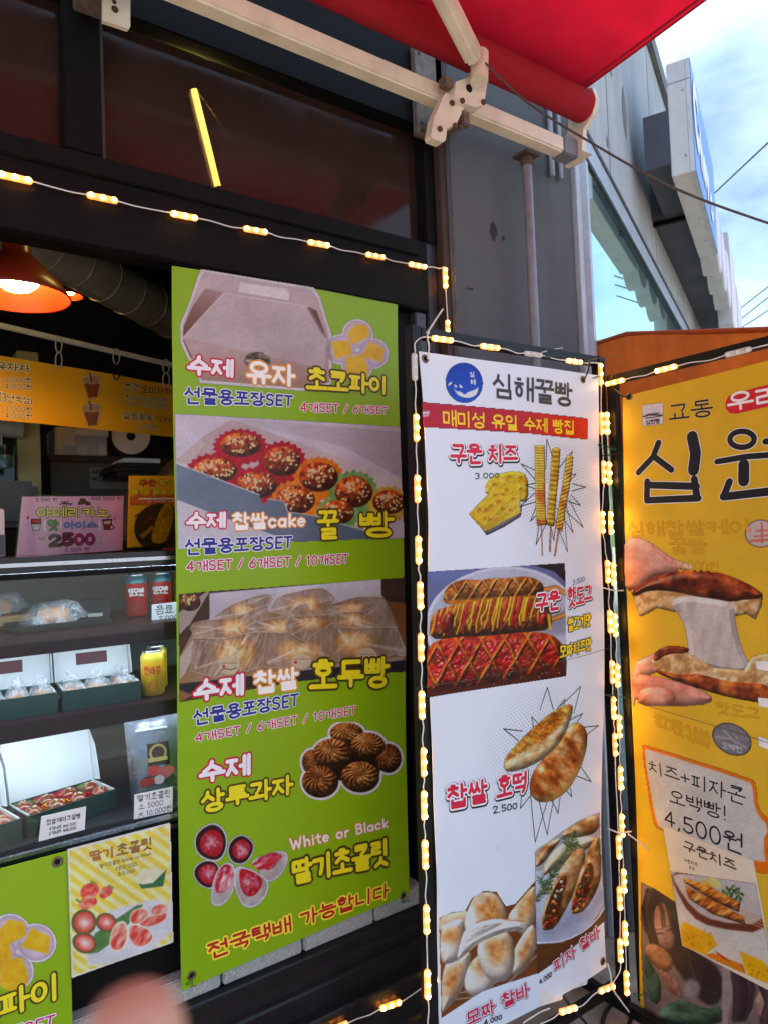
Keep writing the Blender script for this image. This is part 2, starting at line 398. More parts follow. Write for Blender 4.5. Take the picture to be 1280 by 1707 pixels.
LAT = {
 '0': (.62, [_arc(.3, .5, .26, .46, -90, 270, 17)]), '1': (.4, [[(.05, .2), (.22, .04), (.22, .96)]]),
 '2': (.6, [_arc(.29, .28, .24, .24, 180, 390, 9) + [(.05, .95), (.56, .95)]]),
 '3': (.6, [_arc(.27, .27, .23, .23, 200, 440, 10), _arc(.27, .72, .26, .24, -80, 160, 10)]),
 '4': (.64, [[(.42, .96), (.42, .04), (.04, .68), (.6, .68)]]), '5': (.6, [[(.52, .05), (.12, .05), (.1, .45)] + _arc(.27, .68, .27, .27, -110, 150, 10)]),
 '6': (.6, [[(.44, .03), (.15, .4)] + _arc(.29, .7, .24, .25, 190, 560, 15)]), '8': (.6, [_arc(.29, .27, .2, .22, 0, 360, 13), _arc(.29, .73, .25, .23, 0, 360, 13)]),
 'S': (.6, [_arc(.29, .27, .24, .23, -30, -270, 9) + _arc(.27, .73, .25, .23, -90, 150, 9)]),
 'E': (.56, [[(.5, .05), (.08, .05), (.08, .95), (.5, .95)], [(.08, .5), (.44, .5)]]), 'T': (.6, [[(.02, .05), (.56, .05)], [(.29, .05), (.29, .96)]]),
 'c': (.54, [_arc(.26, .68, .22, .27, -40, -320, 12)]), 'a': (.56, [_arc(.24, .68, .21, .26, 0, 360, 13), [(.46, .42), (.46, .95)]]),
 'k': (.52, [[(.08, .05), (.08, .95)], [(.44, .42), (.1, .7), (.46, .95)]]), 'e': (.56, [[(.06, .66), (.47, .66)] + _arc(.26, .68, .21, .27, -5, -310, 12)]),
 'W': (.9, [[(.02, .05), (.22, .95), (.42, .3), (.62, .95), (.82, .05)]]), 'h': (.54, [[(.08, .05), (.08, .95)], [(.08, .6)] + _arc(.27, .62, .18, .2, 200, 360, 7) + [(.45, .95)]]),
 'i': (.22, [[(.1, .42), (.1, .95)], [(.1, .16), (.1, .19)]]), 't': (.42, [[(.2, .15), (.2, .85), (.36, .95)], [(.02, .4), (.38, .4)]]),
 'o': (.58, [_arc(.27, .68, .23, .27, 0, 360, 14)]), 'r': (.4, [[(.08, .42), (.08, .95)], [(.08, .62), (.2, .46), (.36, .44)]]),
 'B': (.6, [[(.08, .05), (.08, .95), (.32, .95)] + _arc(.32, .71, .2, .24, 90, -90, 7) + [(.1, .47), (.3, .47)] + _arc(.3, .26, .18, .21, 90, -90, 7) + [(.08, .05)]]),
 'l': (.2, [[(.08, .05), (.08, .95)]]), 'C': (.66, [_arc(.34, .5, .3, .45, -45, -315, 14)]), 'O': (.7, [_arc(.34, .5, .3, .45, 0, 360, 17)]),
 '/': (.44, [[(.4, .02), (.02, .98)]]), ',': (.24, [[(.12, .92), (.06, 1.1)]]), '.': (.24, [[(.1, .93), (.1, .96)]]), ':': (.24, [[(.1, .4), (.1, .42)], [(.1, .86), (.1, .88)]]),
 '(': (.3, [_arc(.34, .5, .26, .58, 120, 240, 8)]), ')': (.3, [_arc(-.06, .5, .26, .58, -60, 60, 8)]), '|': (.2, [[(.1, 0), (.1, 1)]]),
 '+': (.6, [[(.28, .25), (.28, .8)], [(.02, .52), (.55, .52)]]), '!': (.26, [[(.1, .02), (.1, .66)], [(.1, .93), (.1, .95)]]), '₩': (.9, [[(.02, .05), (.22, .95), (.42, .3), (.62, .95), (.82, .05)], [(-.04, .45), (.9, .45)]]),
 ' ': (.34, []), 'y': (.52, [[(.04, .42), (.24, .9)], [(.46, .42), (.16, 1.15)]]), '大': (.95, [[(.05, .35), (.9, .35)], [(.48, .02), (.44, .5), (.05, 1)], [(.46, .45), (.9, 1)]]),
}
def layout(text, gap=.1):
    x = 0; res = []
    for ch in text:
        if 0xAC00 <= ord(ch) <= 0xD7A3: st, w = hangul(ch), 1.0
        else: w, st = LAT.get(ch, (.4, []))
        res += [[(px + x, py) for px, py in s] for s in st]; x += w + gap
    return res, x - gap

def capsule(a, b, r, square=False):
    d = b - a; L = np.hypot(*d)
    d = d / L if L > 1e-9 else np.array([1.0, 0]); n = np.array([-d[1], d[0]])
    if square:
        e = d * r * .85
        return [a - e - n * r, b + e - n * r, b + e + n * r, a - e + n * r]
    pts = []
    for k in range(6): t = -math.pi / 2 + math.pi * k / 5; pts.append(b + r * (math.cos(t) * d + math.sin(t) * n))
    for k in range(6): t = math.pi / 2 + math.pi * k / 5; pts.append(a + r * (math.cos(t) * d + math.sin(t) * n))
    return pts

def lettering(pl, crop, text, quad, layers, parent, name='lettering', square=False, base=0.0008, jitter=0.0, shadow=None, gap=.1, seed=1):
    """quad = four corners (top left, top right, bottom left, bottom right) read off the photograph;
    layers = [(rgb, stroke radius as a share of the letter height)] from the outermost outline to the fill"""
    q = [pl.uv(*crop(p)) for p in quad]
    sts, W = layout(text, gap)
    rg = random.Random(seed + len(text))
    hgt = (np.linalg.norm(q[0] - q[2]) + np.linalg.norm(q[1] - q[3])) / 2
    def mapp(x, y):
        u = x / W
        return (q[0] * (1 - u) + q[1] * u) * (1 - y) + (q[2] * (1 - u) + q[3] * u) * y
    mb = MB(); mats = []; lift = base; z = 0
    if jitter: sts = [[(x + rg.uniform(-jitter, jitter), y + rg.uniform(-jitter, jitter)) for x, y in s] for s in sts]
    lays = list(layers)
    for li, (rgb, r) in enumerate(lays):
        mats.append(ink(rgb)); rad = r * hgt
        off = np.array([0.0, 0.0])
        if shadow and li == 0: off = np.array(shadow) * hgt
        for st in sts:
            P = [mapp(*p) + off for p in st]
            for a, b in zip(P[:-1], P[1:]):
                z = (z + 1) % 9
                c = np.array(capsule(a, b, rad, square)); p3 = pl.p3(c, np.full(len(c), lift + z * 0.00003))
                mb.add(p3, [tuple(range(len(c)))], li)
        lift += 0.0004
    return mb.build(name, mats, parent)

# ---------------------------------------------------------------- printed pictures
class Pic:
    """a picture printed on a sheet, painted spot by spot; coordinates are read off the photograph"""
    def __init__(s, crop, box, step=1.25):
        s.k = crop; (x0, y0), (x1, y1) = crop(box[:2]), crop(box[2:])
        s.x = np.arange(x0, x1 + step, step); s.y = np.arange(y0, y1 + step, step)
        s.X, s.Y = np.meshgrid(s.x, s.y); s.C = np.zeros(s.X.shape + (3,)); s.A = np.zeros(s.X.shape)
    def P(s, pts): return np.array([s.k(p) for p in pts])
    def poly(s, pts, soft=1.2, smooth=0):
        p = s.P(pts)
        if smooth:
            for _ in range(smooth):
                nx = np.roll(p, -1, 0); p = np.stack([p * .75 + nx * .25, p * .25 + nx * .75], 1).reshape(-1, 2)
        ins = np.zeros(s.X.shape, bool); dm = np.full(s.X.shape, 1e9)
        for (ax, ay), (bx, by) in zip(p, np.roll(p, -1, 0)):
            c = (ay > s.Y) != (by > s.Y)
            with np.errstate(divide='ignore', invalid='ignore'): ins ^= c & (s.X < (bx - ax) * (s.Y - ay) / (by - ay + 1e-12) + ax)
            dx, dy = bx - ax, by - ay; t = np.clip(((s.X - ax) * dx + (s.Y - ay) * dy) / (dx * dx + dy * dy + 1e-9), 0, 1)
            dm = np.minimum(dm, np.hypot(s.X - ax - t * dx, s.Y - ay - t * dy))
        s.pd = np.where(ins, dm, 0)
        return np.clip(.5 - np.where(ins, -dm, dm) / soft, 0, 1)
    def ell(s, cx, cy, rx, ry, ang=0, soft=1.2):
        (cx, cy) = s.k((cx, cy)); rx /= s.k.k; ry /= s.k.k; a = math.radians(ang)
        u = (s.X - cx) * math.cos(a) + (s.Y - cy) * math.sin(a); v = -(s.X - cx) * math.sin(a) + (s.Y - cy) * math.cos(a)
        s.eu, s.ev = u / rx, v / ry
        d = np.hypot(s.eu, s.ev); s.er = d
        return np.clip(.5 - (d - 1) * min(rx, ry) / soft, 0, 1)
    def line(s, pts, w, soft=1.2):
        p = s.P(pts); w = w / s.k.k; dm = np.full(s.X.shape, 1e9)
        for (ax, ay), (bx, by) in zip(p[:-1], p[1:]):
            dx, dy = bx - ax, by - ay; t = np.clip(((s.X - ax) * dx + (s.Y - ay) * dy) / (dx * dx + dy * dy + 1e-9), 0, 1)
            dm = np.minimum(dm, np.hypot(s.X - ax - t * dx, s.Y - ay - t * dy))
        return np.clip(.5 - (dm - w / 2) / soft, 0, 1)
    def put(s, mask, col, a=1.0, cover=True):
        col = np.asarray(col, float); k = (mask * a)[..., None]
        s.C = s.C * (1 - k) + col * k
        if cover: s.A = np.maximum(s.A, mask)
        return mask
    def ink_in(s, mask, col, a=1.0): return s.put(mask, col, a, cover=False)
    def noise(s, scale, seed=0, octs=3, stretch=(1, 1), ang=0):
        rs = np.random.RandomState(seed); v = np.zeros(s.X.shape); amp = 1; tot = 0; a = math.radians(ang)
        U = s.X * math.cos(a) + s.Y * math.sin(a); V = -s.X * math.sin(a) + s.Y * math.cos(a)
        for o in range(octs):
            sc = scale / 2 ** o; g = rs.rand(64, 64)
            fx = U / (sc * stretch[0]) + 7.3 * o; fy = V / (sc * stretch[1]) + 3.1 * o
            ix = np.floor(fx).astype(int); iy = np.floor(fy).astype(int); tx = fx - ix; ty = fy - iy
            tx = tx * tx * (3 - 2 * tx); ty = ty * ty * (3 - 2 * ty)
            G = lambda i, j: g[(iy + j) % 64, (ix + i) % 64]
            v += amp * ((G(0, 0) * (1 - tx) + G(1, 0) * tx) * (1 - ty) + (G(0, 1) * (1 - tx) + G(1, 1) * tx) * ty); tot += amp; amp *= .5
        return v / tot
    def mixc(s, c1, c2, t): t = np.clip(t, 0, 1)[..., None]; return np.asarray(c1, float) * (1 - t) + np.asarray(c2, float) * t
    def grad(s, c1, c2, p1, p2):
        a, b = np.array(s.k(p1)), np.array(s.k(p2)); d = b - a
        return s.mixc(c1, c2, ((s.X - a[0]) * d[0] + (s.Y - a[1]) * d[1]) / (d @ d))
    def relief(s, mask, h, col, light=(-.42, -.68, .6), amb=.42, k=1.0, spec=0.0, shin=22, cover=True, a=1.0):
        """photographed food: colour col lit over the height field h (photograph pixels)"""
        st = s.x[1] - s.x[0]; gy, gx = np.gradient(h * k, st); nz_ = 1 / np.sqrt(1 + gx * gx + gy * gy)
        L = np.array(light) / np.linalg.norm(light); d = np.clip((-gx * L[0] - gy * L[1] + L[2]) * nz_, 0, 1)
        c = np.asarray(col, float) * (amb + (1.25 - amb) * d)[..., None]
        if spec:
            H = L + [0, 0, 1]; H /= np.linalg.norm(H); sp = np.clip((-gx * H[0] - gy * H[1] + H[2]) * nz_, 0, 1) ** shin; c = c + (np.array([255, 246, 232]) - c) * np.clip(spec * sp, 0, 1)[..., None]
        return s.put(mask, np.clip(c, 0, 255), a, cover)
    def tri(s, dark, base, light, t):
        return np.where((t < .5)[..., None], s.mixc(dark, base, t * 2), s.mixc(base, light, t * 2 - 1))
    def ball(s, cx, cy, rx, ry, ang, base, dark, light, lx=-.3, ly=-.4, tex=.25, tscale=6, seed=1, cover=True, hl=None):
        mk = s.ell(cx, cy, rx, ry, ang); R_ = min(rx, ry) / s.k.k
        h = np.sqrt(np.clip(1.02 - s.er ** 2, 0.0, 1)) * R_ * .95 + (s.noise(tscale * .7, seed + 31, 3) - .5) * R_ * tex * .35
        t = np.clip(.45 + (s.noise(tscale, seed) - .5) * 1.5, 0, 1)
        return s.relief(mk, h, s.tri(dark, base, light, t), spec=.75 if hl is not None else .12, shin=34 if hl is not None else 14, cover=cover)
    def dome(s, q, R_, dark, base, light, seed, rough=.12, ts=8, smooth=2, spec=.1, amb=.45, stretch=(1, 1), ang=0, cover=True):
        """a rounded piece: outline q, edge radius R_ (in crop units)"""
        mk = s.poly(q, 1.4, smooth); r = R_ / s.k.k; e = np.clip(s.pd / r, 0, 1)
        h = np.sqrt(np.clip(1 - (1 - e) ** 2, 0, 1)) * r * .9 + (s.noise(ts * .8, seed + 40, 3, stretch, ang) - .5) * r * rough * 2
        t = np.clip(.5 + (s.noise(ts, seed, 4, stretch, ang) - .5) * 1.9, 0, 1)
        return s.relief(mk, h, s.tri(dark, base, light, t), spec=spec, amb=amb, cover=cover)
    def emit(s, pl, name, parent, lift=0.0005, M=None, white=0.82, grain=1.0):
        ny, nx = s.X.shape
        g_ = s.C.mean(-1, keepdims=True); s.C = np.clip(g_ + (s.C - g_) * 1.14, 0, 255); s.C = np.clip(128 + (s.C - 128) * 1.08, 0, 255)
        s.C = s.C * (1 + grain * (.07 * (s.noise(2.4, 91, 1) - .5) + .06 * (s.noise(9, 92, 2) - .5) + .08 * (s.noise(34, 93, 1) - .5)))[..., None]
        cell = (s.A[:-1, :-1] + s.A[1:, :-1] + s.A[:-1, 1:] + s.A[1:, 1:]) / 4 > .45
        # pixel grid -> plane, one shot
        D = np.stack([s.X - CX, s.Y - CY, np.full(s.X.shape, FPX)], -1) @ RM
        t = ((pl.o - CAM_POS) @ pl.n) / (D @ pl.n)
        Q = CAM_POS + D * t[..., None] - pl.o
        uv = np.stack([Q @ pl.u, Q @ pl.v], -1).reshape(-1, 2)
        V = pl.p3(uv, np.full(len(uv), lift)) - origin_of(parent)
        idx = np.arange(ny * nx).reshape(ny, nx)
        F_ = np.stack([idx[1:, :-1], idx[1:, 1:], idx[:-1, 1:], idx[:-1, :-1]], -1)[cell]
        used = np.zeros(ny * nx, bool); used[F_.ravel()] = True; re = np.cumsum(used) - 1
        V = V[used]; F_ = re[F_]; colr = lin(np.clip(s.C, 0, 255)).reshape(-1, 3)[used] * white
        me = bpy.data.meshes.new(name)
        me.vertices.add(len(V)); me.vertices.foreach_set('co', V.astype(np.float32).ravel())
        me.loops.add(F_.size); me.loops.foreach_set('vertex_index', F_.astype(np.int32).ravel())
        me.polygons.add(len(F_)); me.polygons.foreach_set('loop_start', np.arange(0, F_.size, 4, dtype=np.int32))
        me.update(calc_edges=True)
        at = me.color_attributes.new('Col', 'FLOAT_COLOR', 'POINT')
        at.data.foreach_set('color', np.concatenate([colr, np.ones((len(colr), 1))], 1).astype(np.float32).ravel())
        me.materials.append(M or print_mat())
        me.polygons.foreach_set('use_smooth', np.ones(len(F_), bool))
        o = bpy.data.objects.new(name, me); COL.objects.link(o); o.parent = parent
        return o

def sheet(pl, crop, pts, name, parent, M, n=(28, 90), lift=0.0, thick=0.0012):
    """a cut of banner cloth: outline read off the photograph (top left, top right, bottom left, bottom right), gently waved"""
    q = [pl.uv(*crop(p)) for p in pts]; mb = MB(); nx, ny = n
    G = [(q[0] * (1 - i / nx) + q[1] * i / nx) * (1 - j / ny) + (q[2] * (1 - i / nx) + q[3] * i / nx) * j / ny for j in range(ny + 1) for i in range(nx + 1)]
    A = pl.p3(np.array(G), np.full(len(G), lift)); B = pl.p3(np.array(G), np.full(len(G), lift - thick))
    fs = [(j * (nx + 1) + i, (j + 1) * (nx + 1) + i, (j + 1) * (nx + 1) + i + 1, j * (nx + 1) + i + 1) for j in range(ny) for i in range(nx)]
    mb.add(A, fs, 0, True); mb.add(B, [f[::-1] for f in fs], 0, True)
    rim = [i for i in range(nx + 1)] + [j * (nx + 1) + nx for j in range(1, ny + 1)] + [ny * (nx + 1) + i for i in range(nx - 1, -1, -1)] + [j * (nx + 1) for j in range(ny - 1, 0, -1)]
    k = len(rim); mb.add([A[i] for i in rim] + [B[i] for i in rim], [(i, (i + 1) % k, (i + 1) % k + k, i + k) for i in range(k)], 0, False)
    return mb.build(name, M, parent)

def eyelet(pl, crop, p, parent, r=0.010, col=(120, 105, 85)):
    c = pl.px(*crop(p), lift=0.0006); mb = MB()
    prof = [(r, 0), (r * .95, .0016), (r * .75, .0022), (r * .55, .0016), (r * .5, 0.0004)]
    mb.lathe(c, prof, pl.n, 18, 0); mb.lathe(c, [(r * .52, 0.0005), (0.0001, 0.0005)], pl.n, 18, 1)
    return mb.build('eyelet', [mat('brass_eyelet', col, .35, .9, var=.2, vscale=200), mat('eyelet_hole', (12, 11, 10), .9)], parent)
# ================================================================ the setting
M_BLACK = mat('black_painted_steel', (11, 10, 10), .62, var=.4, vscale=9, bump=.15, bscale=90, spec=.16)
M_BLACK2 = mat('black_scuffed_steel', (22, 22, 25), .42, var=.4, vscale=12, bump=.2, bscale=60, streak=.3)
M_GREYFRAME = mat('grey_aluminium_frame', (74, 74, 84), .4, .3, var=.15)
M_BROWN = mat('rusty_brown_frame', (66, 46, 38), .6, var=.3)
M_CONC = mat('dark_grey_stone_paint', (100, 101, 104), .85, var=.42, vscale=300, bump=.9, bscale=330, streak=.14)
M_WALLG = mat('neighbour_grey_render', (172, 176, 180), .88, var=.12, vscale=3, bump=.35, bscale=120, streak=.10)
M_CREAM = mat('cream_powder_coat', (234, 224, 204), .42, var=.07, vscale=20, streak=.12, bump=.05)
M_CHROME = mat('brushed_steel', (185, 185, 188), .28, .95, var=.1, vscale=60)
M_DARKIN = mat('dark_interior_paint', (52, 47, 46), .85, var=.25, vscale=3)
M_WHITEP = mat('white_plastic', (226, 224, 220), .38, var=.05)
M_CABLE_W = mat('white_cable', (228, 226, 220), .45, var=.05)
M_CABLE_B = mat('black_cable', (18, 18, 20), .5)

# ground
mb = MB(); mb.quad((-150, -150, 0), (150, -150, 0), (150, 150, 0), (-150, 150, 0))
mb.build('ground', mat('worn_concrete_paving', (150, 140, 126), .9, var=.35, vscale=7, bump=.8, bscale=45, streak=.2), kind='structure')
mb = MB(); mb.quad((-60, -9, .004), (120, -9, .004), (120, -2.6, .004), (-60, -2.6, .004))
mb.build('road', mat('asphalt', (70, 70, 72), .92, var=.25, vscale=20, bump=.6, bscale=300), kind='structure')

# ---------------------------------------------------------------- the shop
shop = empty('shop_building', (0.4, 1.76, 0), 'dark shopfront with black steel frames, glass transom and grey stone pillar', 'building')
XL, XR = -1.6, 1.515
# floor, back wall, side walls, ceiling of the room
mb = MB(); mb.box((XL, 1.83, -0.02), (2.2, 5.0, 0.03)); mb.build('room_floor', mat('shop_floor_tile', (90, 84, 78), .5), shop)
mb = MB(); mb.box((XL, 4.6, 0.03), (2.2, 4.75, 3.1)); mb.build('back_wall', M_DARKIN, shop)
mb = MB(); mb.box((XL - .12, 1.83, 0.03), (XL, 4.6, 3.1)); mb.build('side_wall', M_DARKIN, shop)
mb = MB(); mb.box((2.05, 1.85, 0.03), (2.2, 4.6, 3.1)); mb.build('side_wall', M_DARKIN, shop)
mb = MB(); mb.box((XL, 1.83, 3.1), (2.2, 4.6, 3.2)); mb.build('ceiling', mat('black_ceiling', (26, 24, 24), .9), shop)
# lintel with its ridges
mb = MB(); mb.box((XL, 1.76, 2.225), (1.44, 1.83, 2.455), bev=.004)
mb.box((XL, 1.748, 2.40), (1.40, 1.76, 2.448), bev=.003); mb.box((XL, 1.752, 2.228), (1.36, 1.76, 2.262), bev=.003)
mb.build('lintel', M_BLACK, shop)
# header above the transom
mb = MB(); mb.box((XL, 1.76, 2.84), (1.50, 1.83, 3.25), bev=.004); mb.build('header', M_BLACK, shop)
# transom: mullions and panes
xm0, xm1 = at_y(104, 40, 1.76)[0], at_y(168, 60, 1.76)[0]
edges = [(XL, XL + .09), (-.62, -.54), (xm0, xm1), (at_y(708, 330, 1.76)[0], 1.50)]
for a, b in edges:
    mb = MB(); mb.box((a, 1.762, 2.456), (b, 1.826, 2.838), bev=.004); mb.build('mullion', M_BLACK, shop)
    mb = MB(); mb.box((b + .0005, 1.775, 2.457), (b + .009, 1.80, 2.838)); mb.build('glazing_bead', mat('grey_bead', (70, 62, 56), .5), shop)
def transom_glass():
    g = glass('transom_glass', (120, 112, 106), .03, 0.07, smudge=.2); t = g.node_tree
    d = t.nodes.new('ShaderNodeBsdfDiffuse'); d.inputs['Color'].default_value = (.13, .07, .055, 1); n = t.nodes.new('ShaderNodeTexNoise'); n.inputs['Scale'].default_value = 5; n.inputs['Detail'].default_value = 5  # brown diffuse film stands in for the awning's red reflection
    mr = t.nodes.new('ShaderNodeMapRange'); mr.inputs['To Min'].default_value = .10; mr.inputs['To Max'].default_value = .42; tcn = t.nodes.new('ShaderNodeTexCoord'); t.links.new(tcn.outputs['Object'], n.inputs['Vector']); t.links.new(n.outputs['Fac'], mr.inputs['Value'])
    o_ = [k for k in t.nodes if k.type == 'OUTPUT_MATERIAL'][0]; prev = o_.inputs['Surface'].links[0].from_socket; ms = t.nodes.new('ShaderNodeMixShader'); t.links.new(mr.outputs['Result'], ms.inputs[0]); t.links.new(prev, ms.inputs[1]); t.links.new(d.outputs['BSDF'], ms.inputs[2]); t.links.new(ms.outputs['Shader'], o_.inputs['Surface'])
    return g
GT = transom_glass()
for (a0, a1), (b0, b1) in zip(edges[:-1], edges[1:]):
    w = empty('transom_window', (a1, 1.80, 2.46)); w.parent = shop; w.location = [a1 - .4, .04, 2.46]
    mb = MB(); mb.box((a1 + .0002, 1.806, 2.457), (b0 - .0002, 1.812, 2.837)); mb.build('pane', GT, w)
# right jamb
mb = MB(); mb.box((1.325, 1.80, .365), (1.392, 1.84, 2.224), bev=.003); mb.build('door_frame', M_BLACK, shop)
mb = MB(); mb.box((1.393, 1.775, .365), (1.436, 1.84, 2.224), bev=.003); mb.build('door_frame', M_GREYFRAME, shop)
mb = MB(); mb.box((1.441, 1.768, .365), (1.484, 1.84, 2.84), bev=.003); mb.build('door_frame', mat('dark_grey_frame', (52, 52, 60), .4, .2), shop)
mb = MB(); mb.box((1.4865, 1.735, .365), (1.514, 1.84, 3.25), bev=.002); mb.build('door_frame', M_BROWN, shop)
# pillar
mb = MB(); mb.box((1.516, 1.72, .0), (2.128, 1.85, 3.25), bev=.006)
mb.build('pillar', M_CONC, shop)
# scuffs on the pillar
scm = mat('dark_scuff', (52, 50, 54), .9, var=.5, vscale=150)
for (px_, py_, rx, rz) in ((822, 385, .016, .036), (838, 397, .007, .01), (785, 482, .012, .004), (779, 481, .005, .005)):
    c = at_y(px_, py_, 1.7185); mb = MB(); n = 15; rg = random.Random(int(px_))
    pts = [(c[0] + rx * math.cos(t) * rg.uniform(.7, 1.15), 1.7185, c[2] + rz * math.sin(t) * rg.uniform(.7, 1.15)) for t in np.linspace(0, 2 * math.pi, n, endpoint=False)]
    mb.add(pts, [tuple(range(n))]); mb.build('scuff_mark', scm, shop)
# wall above
mb = MB(); mb.box((XL - 3, 1.78, 3.25), (2.2, 2.05, 4.9)); mb.build('upper_wall', M_WALLG, shop)
mb = MB(); mb.box((XL - 3, 1.9, 4.9), (2.2, 8, 5.0)); mb.build('roof', M_WALLG, shop)
mb = MB(); mb.box((XL - 3, 1.78, 0), (XL - .13, 2.0, 3.249)); mb.build('side_front_wall', M_CONC, shop)
# black base with its ledges
prof = [(1.765, .365), (1.748, .363), (1.745, .358), (1.745, .328), (1.735, .322), (1.735, .312), (1.741, .308), (1.741, .292), (1.730, .286), (1.726, .28), (1.726, .228), (1.702, .222), (1.699, .216), (1.699, .205), (1.704, .20), (1.704, .10), (1.69, .095), (1.69, 0), (1.83, 0), (1.83, .365)]
mb = MB(); mb.prism([(XL, y, z) for y, z in prof], (1.515 - XL, 0, 0)); mb.build('base_plinth', M_BLACK2, shop, fixn=True)
# granite sill stones, each one a piece
jx = [XL, -1.1, -.62, -.15, .30, at_y(372, 1640, 1.765)[0], at_y(507, 1587, 1.765)[0], at_y(625, 1539, 1.765)[0], 1.324]
gr = mat('flamed_granite', (176, 172, 166), .85, var=.35, vscale=160, bump=1.0, bscale=260)
jx = sorted(jx)
for a, b in zip(jx[:-1], jx[1:]):
    mb = MB(); mb.box((a + .0035, 1.768 + RNG.uniform(-.002, .002), .366), (b - .0035, 1.84, .425), bev=.004); mb.build('sill_stone', gr, shop)

# ---------------------------------------------------------------- neighbour building, turning away down the street
FQ = np.array([2.2295, 1.7165, 0.0]); FD = np.array([.9042, .4270, 0]); FD /= np.linalg.norm(FD); FN = np.array([FD[1], -FD[0], 0])
FAX = [FD, -FN, np.array([0, 0, 1.0])]
def fpt(s, o, z): return FQ + FD * s + FN * o + np.array([0, 0, z])
def fbox(mb, s0, s1, o0, o1, z0, z1, mi=0, bev=0.0):
    return mb.obox(fpt((s0 + s1) / 2, (o0 + o1) / 2, (z0 + z1) / 2), (s1 - s0, abs(o1 - o0), z1 - z0), FAX, mi, bev)
nb = empty('neighbour_building', FQ, 'grey rendered building with large reflecting window beside the stone pillar', 'building')
mb = MB(); fbox(mb, -.07, 16, -.5, 0, 3.045, 4.44); mb.build('wall', M_WALLG, nb)
mb = MB(); fbox(mb, 5.9, 16, -.5, -.001, 0, 3.044); mb.build('wall', M_WALLG, nb)
mb = MB(); fbox(mb, 0.0, 16, -.55, .03, 4.441, 4.58, bev=.01); mb.build('parapet', mat('parapet_flashing', (104, 104, 104), .6, var=.3, streak=.4), nb)
mb = MB(); fbox(mb, .02, 16, -6, -.551, 4.2, 4.43); mb.build('roof', M_WALLG, nb)
mb = MB(); fbox(mb, .1, 5.9, -.9, -.8, 0, 3.04); mb.build('room_wall', mat('dim_shop_wall', (60, 70, 72), .9), nb)
for s_ in (.42, 1.7, 3.0):
    mb = MB(); fbox(mb, s_, s_ + .006, .0005, .0015, 3.05, 4.438); mb.build('render_joint', mat('joint_line', (104, 104, 106), .9), nb)
for k, (x_, y_, rs, rz) in enumerate(((1040, 186, .05, .13), (1012, 236, .02, .03), (1018, 120, .03, .02))):
    pl_f = Plane(FQ + FN * .002, FD, (0, 0, 1)); c_ = pl_f.uv(x_, y_); rg = random.Random(k); mb = MB()
    mb.add(pl_f.p3(np.array([c_ + np.array([rs * math.cos(t) * rg.uniform(.75, 1.1), rz * math.sin(t) * rg.uniform(.8, 1.1)]) for t in np.linspace(0, 6.283, 18)[:-1]]), np.zeros(17)), [tuple(range(17))]); mb.build('patch_mark', mat('patch_grey', (122, 122, 124), .9, var=.4, vscale=120), nb)
# window: frame rails and pane
FRM = mat('silver_window_frame', (178, 186, 200), .35, .15, var=.12)
win = empty('window', FQ); win.parent = nb; win.location = (0, 0, 0)
def mirror_glass():
    M = bpy.data.materials.new('reflective_window_glass'); M.use_nodes = True; t = M.node_tree; b = t.nodes['Principled BSDF']
    b.inputs['Base Color'].default_value = (.16, .25, .26, 1); b.inputs['Roughness'].default_value = .015
    g = t.nodes.new('ShaderNodeBsdfGlossy'); g.inputs['Color'].default_value = (.66, .90, .88, 1); g.inputs['Roughness'].default_value = .004
    ms = t.nodes.new('ShaderNodeMixShader'); ms.inputs[0].default_value = .78
    n = t.nodes.new('ShaderNodeTexNoise'); n.inputs['Scale'].default_value = 1.2
    tcn = t.nodes.new('ShaderNodeTexCoord'); t.links.new(tcn.outputs['Object'], n.inputs['Vector'])
    bp = t.nodes.new('ShaderNodeBump'); bp.inputs['Strength'].default_value = .02; bp.inputs['Distance'].default_value = .02
    t.links.new(b.outputs['BSDF'], ms.inputs[1]); t.links.new(g.outputs['BSDF'], ms.inputs[2]); t.links.new(ms.outputs['Shader'], t.nodes['Material Output'].inputs['Surface'])
    return M
mb = MB(); fbox(mb, -.03, 5.85, -.008, -.003, .45, 2.905); mb.build('pane', mirror_glass(), win)
mb = MB(); fbox(mb, -.07, 5.9, -.05, .007, 3.020, 3.044, bev=.002); mb.build('window_head', mat('dark_window_head', (70, 62, 62), .5, .3, var=.3), win)
mb = MB(); fbox(mb, -.07, 5.9, -.05, .002, 2.928, 3.0195); mb.build('window_head', FRM, win)
mb = MB(); fbox(mb, -.07, 5.9, -.05, .005, 2.905, 2.9275, bev=.002); mb.build('glazing_gasket', mat('black_gasket', (26, 24, 26), .6), win)
mb = MB(); fbox(mb, -.07, -.03, -.05, .004, .0, 2.904, bev=.002); mb.build('window_jamb', FRM, win)
mb = MB(); fbox(mb, 5.85, 5.9, -.05, .004, .0, 2.904, bev=.003); mb.build('window_jamb', FRM, win)
mb = MB(); fbox(mb, 3.4, 3.44, -.05, .002, .45, 2.904, bev=.003); mb.build('window_mullion', FRM, win)
mb = MB(); fbox(mb, -.03, 5.85, -.05, .03, .0, .449, bev=.003); mb.build('window_sill', M_CONC, win)
# corner filler strip between pillar and window
mb = MB(); mb.box((2.1285, 1.70, 0), (2.158, 1.86, 3.25), bev=.002); mb.build('corner_strip', mat('pale_aluminium_strip', (186, 190, 198), .4, .15), shop)

